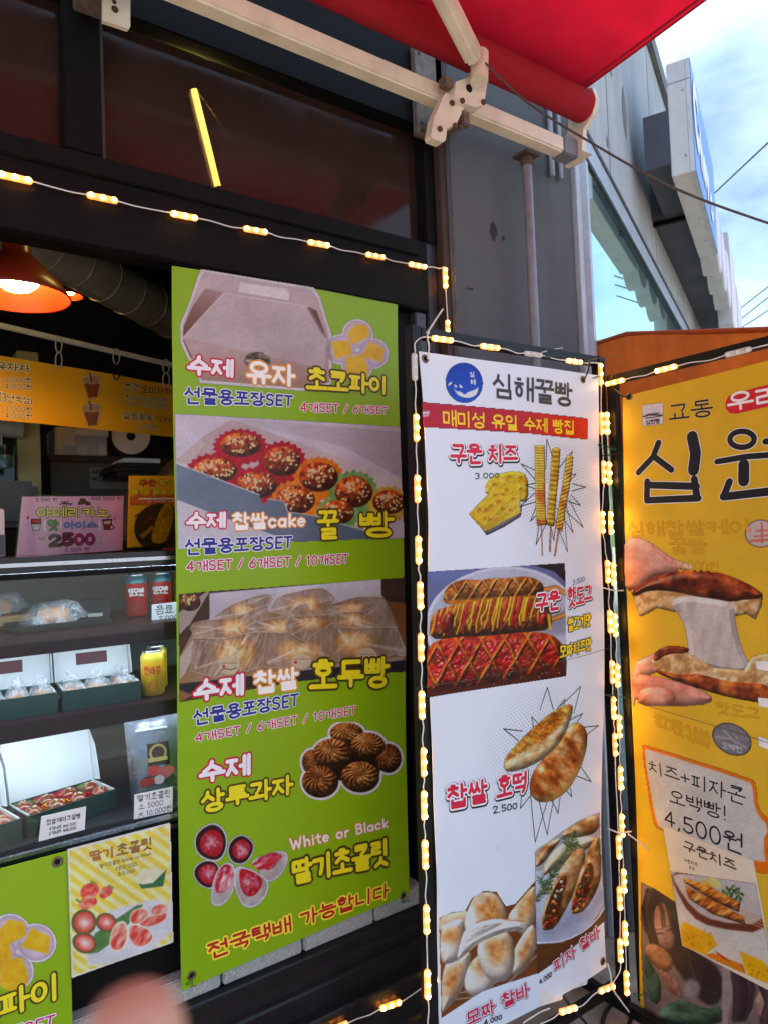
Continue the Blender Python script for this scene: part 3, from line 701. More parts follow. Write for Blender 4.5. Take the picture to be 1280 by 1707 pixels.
# signs carried by the neighbour facade
SIGN_W = mat('sign_box_white', (206, 206, 204), .5, var=.06, streak=.1)
S0, S1, ZB, ZT = .96, 2.20, 3.22, 3.79
sg = empty('blue_shop_sign', fpt(S0, 0, ZB), 'blue shop sign box with white lettering high on the grey facade', 'sign')
mb = MB(); fbox(mb, S0, S1, .19, .276, ZB, ZT, bev=.003); mb.build('sign_box', SIGN_W, sg)
mb = MB(); fbox(mb, S0, S1, .2765, .297, ZB + .002, ZT - .002); mb.build('edge_trim', mat('sign_edge_trim', (196, 198, 200), .4, .2), sg)
mb = MB(); fbox(mb, S0 - .0015, S0 - .0005, .191, .296, ZT - .105, ZT - .102); mb.build('panel_joint', mat('joint_grey', (110, 110, 112), .8), sg)  # thin grey strip along the panel joint
mb = MB(); fbox(mb, S0 + .003, S1 - .003, .2975, .300, ZB + .006, ZT - .006); mb.build('sign_face', mat('sign_blue', (40, 128, 205), .35, var=.06), sg)
for s_, z_ in ((S0 - .0005, ZT - .15), (S0 - .0005, ZB + .09)):
    mb = MB(); mb.lathe(fpt(s_, .262, z_), [(.008, 0), (.006, .004), (.0001, .005)], -FD, 10); mb.build('rivet', M_CHROME, sg)
for k in range(3):
    mb = MB(); mb.lathe(fpt(S0 + .25 + .35 * k, .255, ZB - .0005), [(.006, 0), (.005, .003), (.0001, .004)], (0, 0, -1), 10); mb.build('rivet', M_CHROME, sg)
SIGNP = Plane(fpt(S0, .301, ZB), FD, (0, 0, 1))
def sign_text(pl, text, u0, v0, u1, v1, layers, parent, lift=.002, name='lettering'):
    sts, W = layout(text); mb = MB(); mats = []; z = 0
    for li, (rgb, r) in enumerate(layers):
        mats.append(ink(rgb))
        for st in sts:
            P = [np.array([u0 + x / W * (u1 - u0), v1 - y * (v1 - v0)]) for x, y in st]
            for a, b in zip(P[:-1], P[1:]):
                z = (z + 1) % 9; c = np.array(capsule(a, b, r * (v1 - v0))); mb.add(pl.p3(c, np.full(len(c), lift + li * .0006 + z * .00003)), [tuple(range(len(c)))], li)
    return mb.build(name, mats, parent)
sign_text(SIGNP, 'C', .05, .19, .27, .50, [((236, 214, 222), .15), ((246, 246, 246), .11)], sg)
sign_text(SIGNP, 'hey', .30, .15, .74, .36, [((236, 214, 222), .18), ((246, 246, 246), .13)], sg)
sign_text(SIGNP, 'o', .80, .10, .98, .30, [((236, 214, 222), .16), ((246, 246, 246), .11)], sg)
for k in range(4):
    s_ = S0 + .08 + .28 * k
    mb = MB(); fbox(mb, s_, s_ + .12, .25, .296, ZT + .0005, ZT + .03 + .025 * (k % 2), bev=.008); mb.build('raised_ornament', SIGN_W, sg)
bm_ = empty('sign_carrier_beam', fpt(S0, 0, 3.29), 'dark grey steel carrier box behind the blue sign', 'beam')
mb = MB(); fbox(mb, S0, 5.4, .068, .189, 3.287, 3.56); mb.build('beam_casing', mat('charcoal_casing', (70, 72, 82), .6, var=.12), bm_)
mb = MB(); fbox(mb, S0 + .62, 5.4, .0005, .0675, 3.289, 3.558); mb.build('wall_filler', mat('charcoal_casing', (70, 72, 82), .6), bm_)
mb = MB(); fbox(mb, 1.62, 1.645, .0005, .24, 3.262, 3.2865); mb.build('brace', M_BLACK, bm_)
for k in range(3):
    s_ = 2.41 + k * .45; r = .222
    d_ = empty('round_sign_disc', fpt(s_, .19, 3.4), ['first', 'second', 'third'][k] + ' white round sign disc after the blue sign', 'sign', 'round white sign discs on the neighbour facade')
    mb = MB(); mb.lathe(fpt(s_, .1905, 3.395), [(.0001, 0), (r, 0), (r, .100), (r - .006, .105), (.0001, .105)], FN, 40, 0, False); mb.build('disc_box', SIGN_W, d_)
    mb = MB(); mb.lathe(fpt(s_, .296, 3.395), [(.0001, .002), (r - .02, .002), (r - .02, 0)], FN, 40, 0, False); mb.build('disc_face', mat('sign_pale_pink', (226, 206, 214), .4), d_)
for k, (a, b, z0, z1) in enumerate(((3.56, 4.35, 3.10, 3.86), (4.45, 5.3, 3.14, 3.70))):
    d_ = empty('white_shop_sign', fpt(a, .19, z0), ['white sign board further down the facade past the round discs', 'farthest white sign board on the grey facade'][k], 'sign', 'white sign boards on the neighbour facade')
    mb = MB(); fbox(mb, a, b, .19, .297, z0, z1, bev=.005); mb.build('sign_box', SIGN_W, d_)
    mb = MB(); fbox(mb, a + .03, b - .03, .2975, .300, z0 + .03, z1 - .03); mb.build('sign_face', mat('sign_pale_pink', (226, 206, 214), .4), d_)

# overhead cables
def cable(name, pts, r, M, label, group=None, n=6, k=8, cat='cable'):
    mb = MB(); mb.tube(smooth_path(pts, k), r, n); return mb.build(name, M, None, label, cat, group, at=np.array(pts[0]))
def far(x, y, d): r_ = ray(x, y); return CAM_POS + r_ / np.linalg.norm(r_) * d
cable('power_cable', [far(1190, 322, 9), far(1290, 228, 7.5), far(1420, 110, 6)], .008, M_CABLE_B, 'single black cable rising right of the blue sign')
for k, (ya, yb) in enumerate(((520, 470), (538, 488), (552, 510))):
    cable('power_cable', [far(1226, ya, 14), far(1290, yb, 13), far(1420, yb - 95, 12)], .009, M_CABLE_B, ['topmost', 'middle', 'lowest'][k] + ' of the three thin cables low in the sky', 'thin cables low in the sky')
# ================================================================ awning
aw = empty('awning', (0.2, 1.5, 2.8), 'red fabric awning with cream arms and bar over the shopfront', 'awning')
M_RED = mat('red_awning_fabric', (150, 8, 30), .9, var=.16, vscale=9, bump=.4, bscale=900, translucent=.38)
M_RED2 = mat('red_awning_roll', (160, 16, 36), .9, var=.1, vscale=30, bump=.25, bscale=700)
XA, XB = -1.9, 1.985
# cream square bar
mb = MB(); mb.box((XA, 1.55, 2.785), (XB, 1.60, 2.840), bev=.006); mb.build('torsion_bar', M_CREAM, aw)
mb = MB(); mb.box((1.885, 1.546, 2.781), (1.955, 1.604, 2.844), bev=.003); mb.build('bar_sleeve', mat('grey_plastic_sleeve', (120, 122, 128), .5), aw)
mb = MB(); mb.box((XB, 1.547, 2.782), (XB + .012, 1.603, 2.843), bev=.004); mb.build('bar_end_cap', M_CREAM, aw)
# fabric roll
RC = np.array([0, 1.515, 2.945]); RR = .052
mb = MB(); mb.tube([(XA, *RC[1:]), (XB - .03, *RC[1:])], RR, 28); mb.build('fabric_roll', M_RED2, aw)
# end bracket, curved plate holding the roll
pl_ = [(1.50, 2.775), (1.605, 2.775), (1.61, 2.85), (1.585, 2.90), (1.58, 2.955), (1.56, 2.995), (1.515, 3.01), (1.475, 2.99), (1.462, 2.945), (1.48, 2.90), (1.52, 2.87), (1.53, 2.80)]
mb = MB(); mb.prism([(XB - .029, y, z) for y, z in pl_], (.018, 0, 0)); mb.build('end_bracket', M_CREAM, aw, fixn=True)
mb = MB(); mb.lathe((XB - .011, 1.515, 2.945), [(.045, 0), (.045, .008), (.03, .012), (.0001, .012)], (1, 0, 0), 20); mb.build('roll_cap', M_WHITEP, aw)
# fabric sheet: leaves the top of the roll, runs out over the pavement with a slight sag
def fab(x, t):
    y = 1.50 - 2.1 * t; z = 2.999 + .16 * t - .05 * math.sin(math.pi * t) * .4 - .012 * math.sin(math.pi * (x - XA) / (XB - XA)) * math.sin(math.pi * min(1, t * 2))
    return np.array([x, y, z + .0025 * math.sin(x * 9) * t])
NXF, NYF = 60, 40; mb = MB(); top = []; bot = []
for j in range(NYF + 1):
    for i in range(NXF + 1):
        p = fab(XA + (XB - .035 - XA) * i / NXF, j / NYF); top.append(p + [0, 0, .0015]); bot.append(p)
q = lambda i, j: j * (NXF + 1) + i
fs = [(q(i, j), q(i, j + 1), q(i + 1, j + 1), q(i + 1, j)) for j in range(NYF) for i in range(NXF)]
mb.add(bot, fs, 0, True)
mb.build('fabric', M_RED, aw)
# hem along the right edge
mb = MB(); mb.tube([fab(XB - .035, t) for t in np.linspace(0, 1, 20)], .004, 6); mb.build('hem', M_RED2, aw)
for xs_ in (1.93, .72, -.5):
    mb = MB(); vs = []
    for t in np.linspace(0, 1, 30):
        for dx in (-.006, .006): vs.append(fab(xs_ + dx, t) + [0, 0, -.0012])
    mb.add(vs, [(2 * i, 2 * i + 1, 2 * i + 3, 2 * i + 2) for i in range(29)]); mb.build('seam', M_RED2, aw)
# front rail with a hanging valance
fr = fab(0, 1); mb = MB(); mb.box((XA, fr[1] - .04, fr[2] - .05), (XB - .03, fr[1], fr[2] + .012), bev=.008); mb.build('front_rail', M_CREAM, aw)
mb = MB(); mb.box((XA, fr[1] - .043, fr[2] - .24), (XB - .03, fr[1] - .041, fr[2] - .0505)); mb.build('valance', M_RED, aw)
# brackets on the wall carrying the bar
GALV = mat('galvanised_plate', (118, 104, 94), .55, .4, var=.35, vscale=40, bump=.2)
def wall_bracket(q):
    """q = outline of the wall plate in the photograph (x0, y0, x1, y1)"""
    x0, x1 = at_y(q[0], (q[1] + q[3]) / 2, 1.75)[0], at_y(q[2], (q[1] + q[3]) / 2, 1.75)[0]; z1, z0 = at_y((q[0] + q[2]) / 2, q[1], 1.75)[2], at_y((q[0] + q[2]) / 2, q[3], 1.75)[2]
    xm = (x0 + x1) / 2; b = empty('wall_bracket', (xm, 1.7, z0)); b.parent = aw; b.location = [xm - .2, .2, z0 - 2.8]
    mb = MB(); mb.box((x0, 1.735, z0), (x1, 1.757, z1), bev=.003); mb.build('wall_plate', GALV, b)
    mb = MB(); mb.box((xm - .035, 1.602, 2.80), (xm + .035, 1.7345, 2.845), bev=.003); mb.build('stand_off', GALV, b)
    for fx in (.14, .86):
        for fz in (.06, .14, .5, .92):
            mb = MB(); mb.lathe((x0 + (x1 - x0) * fx, 1.735, z0 + (z1 - z0) * fz), [(.006, 0), (.006, .004), (.0001, .004)], (0, -1, 0), 8, 0, False); mb.build('bolt', mat('dull_bolt', (96, 84, 74), .5, .7), b)
    return b
BX = 1.40
wall_bracket((688, 92, 746, 236)); wb_l = wall_bracket((122, -60, 176, 24))
PLB = Plane((0, 1.68, 2.7), (1, 0, 0), (0, 0, 1)); mb = MB()
mb.prism([PLB.px(*p) for p in ((172, -30), (218, -30), (218, 44), (214, 48), (172, 34))], (0, .012, 0)); mb.build('keyhole_plate', M_CREAM, aw, fixn=True)
mb = MB(); mb.lathe(PLB.px(192, 16, .0005), [(.0001, .002), (.008, .002), (.008, 0)], (0, -1, 0), 12); mb.lathe(PLB.px(191, 4, .0005), [(.0001, .002), (.005, .002), (.005, 0)], (0, -1, 0), 12); mb.build('keyhole', mat('dark_rust', (62, 40, 34), .8), aw)
# shoulder clamp with the folding arm
C2 = Crop(600, 0, 1.882)
sh = empty('arm_shoulder', (BX, 1.5, 2.8)); sh.parent = aw; sh.location = [BX - .2, 0, 0]
SHP = Plane((BX, 1.515, 2.8), (1, 0, 0), (0, 0, 1))
mb = MB(); mb.prism([SHP.px(*C2(p)) for p in ((262, 300), (268, 292), (326, 318), (330, 330), (300, 392), (272, 402), (268, 440), (258, 446), (226, 434), (222, 422), (232, 368))], (0, .03, 0)); mb.build('clamp_plate', M_CREAM, sh, fixn=True)
SHQ = Plane((BX, 1.495, 2.8), (1, 0, 0), (0, 0, 1))
mb = MB(); mb.prism([SHQ.px(*C2(p)) for p in ((300, 256), (330, 246), (360, 232), (372, 196), (396, 200), (398, 262), (388, 330), (360, 336), (318, 322), (296, 300))], (0, .05, 0)); mb.build('pivot_housing', M_CREAM, sh, fixn=True)
mb = MB(); mb.obox(SHP.px(*C2((268, 262)), .0), (.035, .03, .03), None, 0, .004); mb.build('clamp_lug', GALV, sh)
mb = MB(); mb.obox(SHP.px(*C2((330, 372)), -.01), (.03, .03, .045), None, 0, .004); mb.build('clamp_lug', GALV, sh)
mb = MB(); mb.lathe(SHQ.px(*C2((340, 278)), .0005), [(.0115, 0), (.0115, .002), (.009, .002), (.009, .0006), (.0001, .0006)], (0, -1, 0), 18); mb.build('pivot_hole', mat('eyelet_hole', (12, 11, 10), .9), sh)
for c_, pl__ in (((286, 325), SHP), ((248, 406), SHP), ((296, 396), SHP), ((314, 402), SHP), ((318, 318), SHQ), ((384, 322), SHQ), ((362, 158), SHQ), ((390, 200), SHQ)):
    mb = MB(); mb.lathe(pl__.px(*C2(c_), .0002), [(.0085, 0), (.0085, .006), (.0001, .0065)], (0, -1, 0), 6, 0, False); mb.build('bolt', mat('dull_bolt', (96, 84, 74), .5, .7), sh)
A0 = np.array([BX + .025, 1.465, 2.862]); A1 = at_z(738, -6, 2.905); dv = A1 - A0; A2 = A0 + dv / np.linalg.norm(dv) * .95
dv = dv / np.linalg.norm(dv); sx = np.cross(dv, [0, 0, 1.0]); sx /= np.linalg.norm(sx); uz = np.cross(sx, dv)
mb = MB(); mb.obox((A0 + A2) / 2 + dv * .03, (np.linalg.norm(A2 - A0) - .02, .046, .062), [dv, sx, uz], 0, .012); mb.build('upper_arm', M_CREAM, aw)
mb = MB(); mb.tube([A0 - uz * .045, A0 + uz * .05], .026, 14); mb.build('arm_knuckle', M_CREAM, aw)
E2 = np.array([1.25, fr[1] + .02, fr[2] - .03]); dv2 = E2 - A2; L2 = np.linalg.norm(dv2); dv2 /= L2; sx2 = np.cross(dv2, [0, 0, 1.0]); sx2 /= np.linalg.norm(sx2)
mb = MB(); mb.obox((A2 + E2) / 2, (L2, .04, .05), [dv2, sx2, np.cross(sx2, dv2)], 0, .01); mb.build('forearm', M_CREAM, aw)
mb = MB(); mb.tube([A2 - uz * .05, A2 + uz * .05], .035, 14); mb.build('elbow', M_CREAM, aw)

# rope from the shoulder to the street
r0 = at_y(808, 105, 1.44)
cable('tension_rope', [r0, at_y(880, 172, 1.35), at_y(985, 238, 1.2), at_y(1120, 312, 1.02), at_y(1280, 372, .86), at_y(1500, 440, .7)], .0031, mat('grey_rope', (96, 90, 86), .9, var=.5, vscale=260, bump=1.0, bscale=500), 'thin grey rope running from the awning arm across the sky', n=6, k=10, cat='rope')

# support pole under the bar
sp = empty('support_pole', at_y(892, 690, 1.65), 'slim grey steel pole with top plate under the cream awning bar', 'pole')
xp = at_y(884, 420, 1.62)[0]
mb = MB(); mb.tube([(xp, 1.62, 0), (xp, 1.62, 2.765)], .0165, 16); mb.build('pole_tube', mat('dull_grey_paint_tube', (128, 130, 136), .38, .2, var=.2, streak=.15), sp)
mb = MB(); mb.box((xp - .034, 1.588, 2.7655), (xp + .034, 1.652, 2.7765), bev=.002); mb.build('top_plate', mat('rusty_plate', (92, 72, 64), .7, .3, var=.4, vscale=50), sp)
mb = MB(); mb.lathe((xp, 1.62, 2.735), [(.0175, 0), (.021, .012), (.021, .029)], (0, 0, 1), 14); mb.build('collar', mat('rusty_plate', (92, 72, 64), .7), sp)
# conduits behind the roll
for k, (px_, w) in enumerate(((914, .010), (928, .009))):
    c = at_y(px_, 210, 1.71); mb = MB(); mb.tube([(c[0], 1.705, 2.80), (c[0], 1.705, 3.24)], w, 10)
    mb.build('conduit', mat('conduit_grey', (150, 150, 156), .5, .3), None, ['left', 'right'][k] + ' thin grey conduit on the pillar behind the awning roll', 'conduit', 'conduits on the pillar', at=(c[0], 1.705, 2.70))

# orange tarpaulin partition of the next stall
tp = empty('orange_tarpaulin', (2.27, 1.74, 1.6), 'faded orange tarpaulin hung beyond the yellow banner', 'tarpaulin')
TX = 2.25; TPL = Plane((TX, 1.72, 0), (0, -1, 0), (0, 0, 1), lambda u, v: .012 * np.sin(u * 9) + .006 * np.sin(v * 13 + u * 3))
M_TARP = mat('orange_tarp', (238, 132, 56), .55, var=.2, vscale=7, bump=.2, bscale=60, translucent=.4, streak=.25)
tops = [TPL.uv(975, 577), TPL.uv(1045, 557), TPL.uv(1150, 553), TPL.uv(1280, 548)]; tops.append(tops[-1] + (tops[-1] - tops[-2]) * 2)
mb = MB(); n = 40; vs = []
tu = np.array([t[0] for t in tops]); tv = np.array([t[1] for t in tops])
for i in range(n + 1):
    u = tu[0] + (tu[-1] - tu[0]) * i / n; zt = np.interp(u, tu, tv); zb = 1.80 + .012 * math.sin(u * 11)
    for j in range(11): vs.append(TPL.p3([u, zt + (zb - zt) * j / 10])[0])
f2 = [(i * 11 + j, i * 11 + j + 1, (i + 1) * 11 + j + 1, (i + 1) * 11 + j) for i in range(n) for j in range(10)]
mb.add(vs, f2, 0, True); mb.build('sheet', M_TARP, tp)
# top fold runs back over a ridge tube
mb = MB(); mb.tube([TPL.p3([a, b])[0] for a, b in zip(tu, tv)], .009, 8); mb.build('top_seam', mat('orange_tarp_seam', (170, 74, 26), .6), tp)
mb = MB(); vs = []
for i in range(n + 1):
    u = tu[0] + (tu[-1] - tu[0]) * i / n; zt = np.interp(u, tu, tv); p = TPL.p3([u, zt])[0]
    for j in range(7): vs.append(p + np.array([.22 * j, 0, -.02 * j * j * .3 - .01 * j]))
mb.add(vs, [(i * 7 + j, i * 7 + j + 1, (i + 1) * 7 + j + 1, (i + 1) * 7 + j) for i in range(n) for j in range(6)], 0, True); mb.build('roof_sheet', M_TARP, tp)
mb = MB(); mb.tube([(TX + .05, 1.66, 0), (TX + .05, 1.66, 2.16)], .016, 10); mb.build('leg', mat('brown_tube', (92, 70, 62), .5, .4), tp)
mb = MB(); mb.tube([(TX + .05, .9, 0), (TX + .05, .9, 2.06)], .016, 10); mb.build('leg', mat('brown_tube', (92, 70, 62), .5, .4), tp)
# ================================================================ printed banners
def strokes(pl, crop, lines, w, rgb, parent, name='printed_line', base=.0009):
    mb = MB(); z = 0
    for ln in lines:
        P0 = [pl.uv(*crop(p)) for p in ln]; P = [P0[0]]
        for a, b in zip(P0[:-1], P0[1:]):
            k = max(1, int(np.linalg.norm(b - a) / .014)); P += [a + (b - a) * (i + 1) / k for i in range(k)]
        for a, b in zip(P[:-1], P[1:]):
            z = (z + 1) % 9; c = np.array(capsule(a, b, w)); mb.add(pl.p3(c, np.full(len(c), base + z * .00003)), [tuple(range(len(c)))])
    return mb.build(name, ink(rgb), parent)

def halftone(pl, crop, c, rx, ry, rgb, parent, pitch=.0105, rmax=.0034, ang=12, rin=0.0):
    mb = MB(); c0 = pl.uv(*crop(c)); ax = pl.uv(*crop((c[0] + rx, c[1]))) - c0; ay = pl.uv(*crop((c[0], c[1] + ry))) - c0
    inv = np.linalg.inv(np.array([ax, ay]).T); R_ = max(np.linalg.norm(ax), np.linalg.norm(ay)); k = int(R_ / pitch) + 2
    ca, sa = math.cos(math.radians(ang)), math.sin(math.radians(ang))
    for i in range(-k, k + 1):
        for j in range(-k, k + 1):
            d = np.array([(i + .5 * (j % 2)) * pitch, j * pitch * .87]); d = np.array([d[0] * ca - d[1] * sa, d[0] * sa + d[1] * ca])
            q = np.hypot(*(inv @ d))
            if q > 1 or q < rin: continue
            r = rmax * (1 - q) ** .5 * .9 + .0004
            pts = np.array([c0 + d + r * np.array([math.cos(t), math.sin(t)]) for t in np.linspace(0, 2 * math.pi, 7)[:-1]])
            mb.add(pl.p3(pts, np.full(6, .0004)), [tuple(range(6))])
    o = mb.build('halftone_dots', ink(rgb), parent); o['kind'] = 'stuff'
    return o

def burst(pl, crop, c, tips, rin, parent, w=.0014):
    lines = []
    for i, t in enumerate(tips):
        t = np.array(t, float); d = t - np.array(c, float); L = np.hypot(*d); n = np.array([-d[1], d[0]]) / L
        b = np.array(c) + d / L * min(rin, L * .62); a1 = b + n * L * .11; a2 = b - n * L * .11
        strokes(pl, crop, [[tuple(a1), tuple(t), tuple(a2)]], w, (30, 30, 34), parent, 'burst_line', .0006)

W_ = (244, 244, 248)
NAVY, CRIM, YEL, BRN, WHT, RED, ORG = (36, 44, 140), (200, 32, 84), (240, 222, 24), (74, 58, 12), (240, 236, 240), (200, 30, 52), (226, 150, 52)

# ---------------------------------------------------------------- green banner
gb = empty('green_menu_banner', at_y(493, 1570, 1.75), 'tall lime green vinyl banner with boxed sweets hung on the shopfront', 'banner')
GP = Plane((0.95, 1.75, 1.3), (1, 0, 0), (0, 0, 1), lambda u, v: .004 * np.sin(v * 5.2 + 1) + .003 * np.sin(u * 7 + v * 2) + .0012 * np.sin(u * 19 + v * 11) * np.sin(v * 5) - .005)
GREEN = mat('lime_green_vinyl', (142, 180, 0), .38, var=.06, vscale=3, spec=.4, translucent=.08)
sheet(GP, PX, [(289, 441), (665, 504), (303, 1652), (683, 1491)], 'cloth', gb, GREEN)
for p in ((320, 1626), (672, 1493)): eyelet(GP, PX, p, gb, .011)

def pic_box():
    p = Pic(C6, (60, 50, 850, 690))
    p.put(p.poly([(172, 52), (745, 148), (775, 190), (795, 250), (838, 385), (842, 470), (836, 640), (690, 675), (170, 632), (148, 560), (108, 505), (72, 425), (70, 330), (110, 235), (155, 95)]), (226, 220, 222))
    p.put(p.poly([(190, 66), (735, 160), (765, 205), (780, 255), (822, 395), (826, 630), (690, 660), (180, 615), (160, 550), (120, 495), (85, 420), (84, 335), (122, 240), (170, 100)]), p.grad((208, 190, 196), (186, 158, 146), (450, 100), (450, 640)))
    t = p.noise(60, 3)
    p.ink_in(p.poly([(120, 300), (265, 180), (715, 245), (812, 400), (800, 560), (90, 400)]), p.mixc((212, 196, 200), (190, 168, 166), t))
    p.ink_in(p.poly([(195, 150), (288, 172), (200, 265), (85, 395), (90, 340), (135, 240)]), p.grad((178, 148, 144), (120, 84, 72), (240, 170), (100, 380)))
    p.ink_in(p.poly([(705, 240), (760, 265), (812, 408), (785, 375)]), (122, 88, 76))
    p.ink_in(p.poly([(85, 405), (110, 430), (170, 545), (120, 495)]), (132, 96, 84))
    p.ink_in(p.poly([(90, 405), (800, 560), (826, 630), (690, 660), (180, 615), (150, 540)]), p.grad((196, 172, 170), (176, 142, 124), (300, 450), (300, 640)))
    p.ink_in(p.line([(288, 176), (715, 245)], 5), (226, 214, 214)); p.ink_in(p.line([(285, 180), (90, 400)], 4), (226, 214, 214)); p.ink_in(p.line([(715, 245), (812, 408)], 4), (170, 140, 132))
    p.ink_in(p.poly([(372, 120), (600, 155), (622, 180), (620, 216), (364, 172)], 1.5), (232, 226, 226)); p.ink_in(p.line([(364, 172), (620, 216)], 3), (176, 158, 160))
    e = p.ell(462, 520, 68, 46, 5); p.ink_in(e, p.mixc((70, 60, 54), (196, 176, 150), p.noise(5, 9) * 2 - .5))
    p.emit(GP, 'printed_picture', gb)
pic_box()
def pic_pie(pl, crop, parent, cs, r):
    xs = [c[0] for c in cs]; ys = [c[1] for c in cs]
    p = Pic(crop, (min(xs) - r * 1.1, min(ys) - r * 1.1, max(xs) + r * 1.1, max(ys) + r * 1.1), 1.1)
    for c in cs: p.put(p.ell(c[0], c[1], r, r * .97), (236, 228, 232))
    for k, c in enumerate(cs):
        m_ = p.ell(c[0], c[1], r * .9, r * .87); p.ink_in(m_, p.mixc((226, 210, 220), (196, 174, 188), np.clip(p.er ** 3, 0, 1)))
    for c, q in zip(cs, [[(-.62, -.1), (-.1, -.66), (.68, -.55), (.75, .1), (-.2, .6), (-.5, .4)], [(-.62, -.5), (.5, -.55), (.72, .3), (-.35, .6)], [(-.2, -.75), (.7, -.3), (.6, .55), (-.75, .2)], [(-.7, -.5), (.4, -.7), (.72, .2), (.6, .95), (-.66, .95)]]):
        mk = p.poly([(c[0] + a * r, c[1] + b * r) for a, b in q], 2); p.ink_in(mk, p.mixc((226, 170, 20), (248, 208, 70), p.noise(12, 4)))
    p.emit(pl, 'printed_picture', parent)
pic_pie(GP, C6, gb, [(970, 386), (886, 462), (1050, 482), (968, 545)], 82)

def sesame(p, cx, cy, rx, ry, n, seed):
    rg = random.Random(seed)
    for _ in range(n):
        a = rg.uniform(0, 6.28); q = rg.uniform(0, .85) ** .6
        x, y = cx + rx * q * math.cos(a), cy - ry * .12 + ry * q * math.sin(a) * .85
        p.ink_in(p.ell(x, y, 7.5, 4.2, rg.uniform(0, 180), 1.0), (238, 216, 160) if rg.random() < .75 else (52, 34, 24))
def pic_tray():
    p = Pic(C6, (40, 780, 1205, 1485), 1.2)
    p.put(p.poly([(43, 787), (1186, 856), (1199, 1424), (640, 1442), (52, 1480)]), p.mixc((222, 212, 222), (206, 194, 204), p.noise(80, 2)))
    p.ink_in(p.poly([(330, 815), (1186, 880), (1192, 1120), (900, 960), (420, 840)]), p.grad((206, 196, 204), (188, 176, 184), (500, 840), (1150, 1050)))
    p.ink_in(p.poly([(60, 1020), (185, 905), (330, 820), (430, 850), (1190, 1130), (1190, 1300), (1000, 1400), (480, 1210)]), p.grad((196, 172, 172), (222, 206, 208), (200, 950), (1150, 1150)))
    p.ink_in(p.poly([(52, 1022), (182, 915), (190, 950), (110, 1050), (60, 1042)]), (206, 186, 180))
    balls = [(375, 948, 104, 62, 0), (245, 1078, 112, 66, 0), (585, 1032, 94, 76, 0), (455, 1152, 104, 68, 0), (768, 1112, 98, 76, 1), (650, 1228, 100, 74, 1), (945, 1188, 96, 80, 2), (862, 1292, 84, 62, 2), (1122, 1240, 84, 62, 3), (1000, 1388, 62, 30, 2)]
    cups = {0: ((196, 18, 50), (150, 10, 36)), 1: ((236, 150, 44), (206, 112, 26)), 2: ((150, 186, 118), (112, 150, 84)), 3: ((226, 196, 90), (190, 160, 66))}
    for k, (x, y, rx, ry, c) in enumerate(balls):
        q = []
        for i in range(44):
            a = 2 * math.pi * i / 44; e = 1.38 if i % 2 else 1.22; q.append((x + rx * e * math.cos(a), y + 10 + ry * e * 1.12 * math.sin(a)))
        m_ = p.poly(q); p.ink_in(m_, p.mixc(cups[c][0], cups[c][1], p.noise(5, k, stretch=(1, 2)) * 1.6 - .3))
    for k, (x, y, rx, ry, c) in enumerate(balls):
        p.ball(x, y, rx, ry, 0, (184, 76, 22), (108, 34, 8), (236, 138, 56), -.25, -.45, .22, 6, 20 + k, False, hl=(0, 0))
        sesame(p, x, y, rx, ry, 40, k)
    p.ink_in(p.poly([(50, 1042), (468, 1205), (485, 1252), (500, 1240), (510, 1225), (590, 1238), (615, 1290), (745, 1312), (960, 1372), (1060, 1405), (1050, 1427), (640, 1442), (300, 1322), (52, 1228)]), p.grad((128, 138, 154), (104, 114, 130), (60, 1100), (900, 1400)))
    p.ink_in(p.line([(50, 1040), (468, 1203)], 5), (220, 222, 226)); p.ink_in(p.line([(510, 1224), (590, 1236), (612, 1290), (745, 1310), (1060, 1404)], 4), (206, 206, 214))
    p.ink_in(p.poly([(52, 1235), (300, 1328), (640, 1442), (52, 1480)]), (212, 208, 216))
    p.emit(GP, 'printed_picture', gb)
pic_tray()

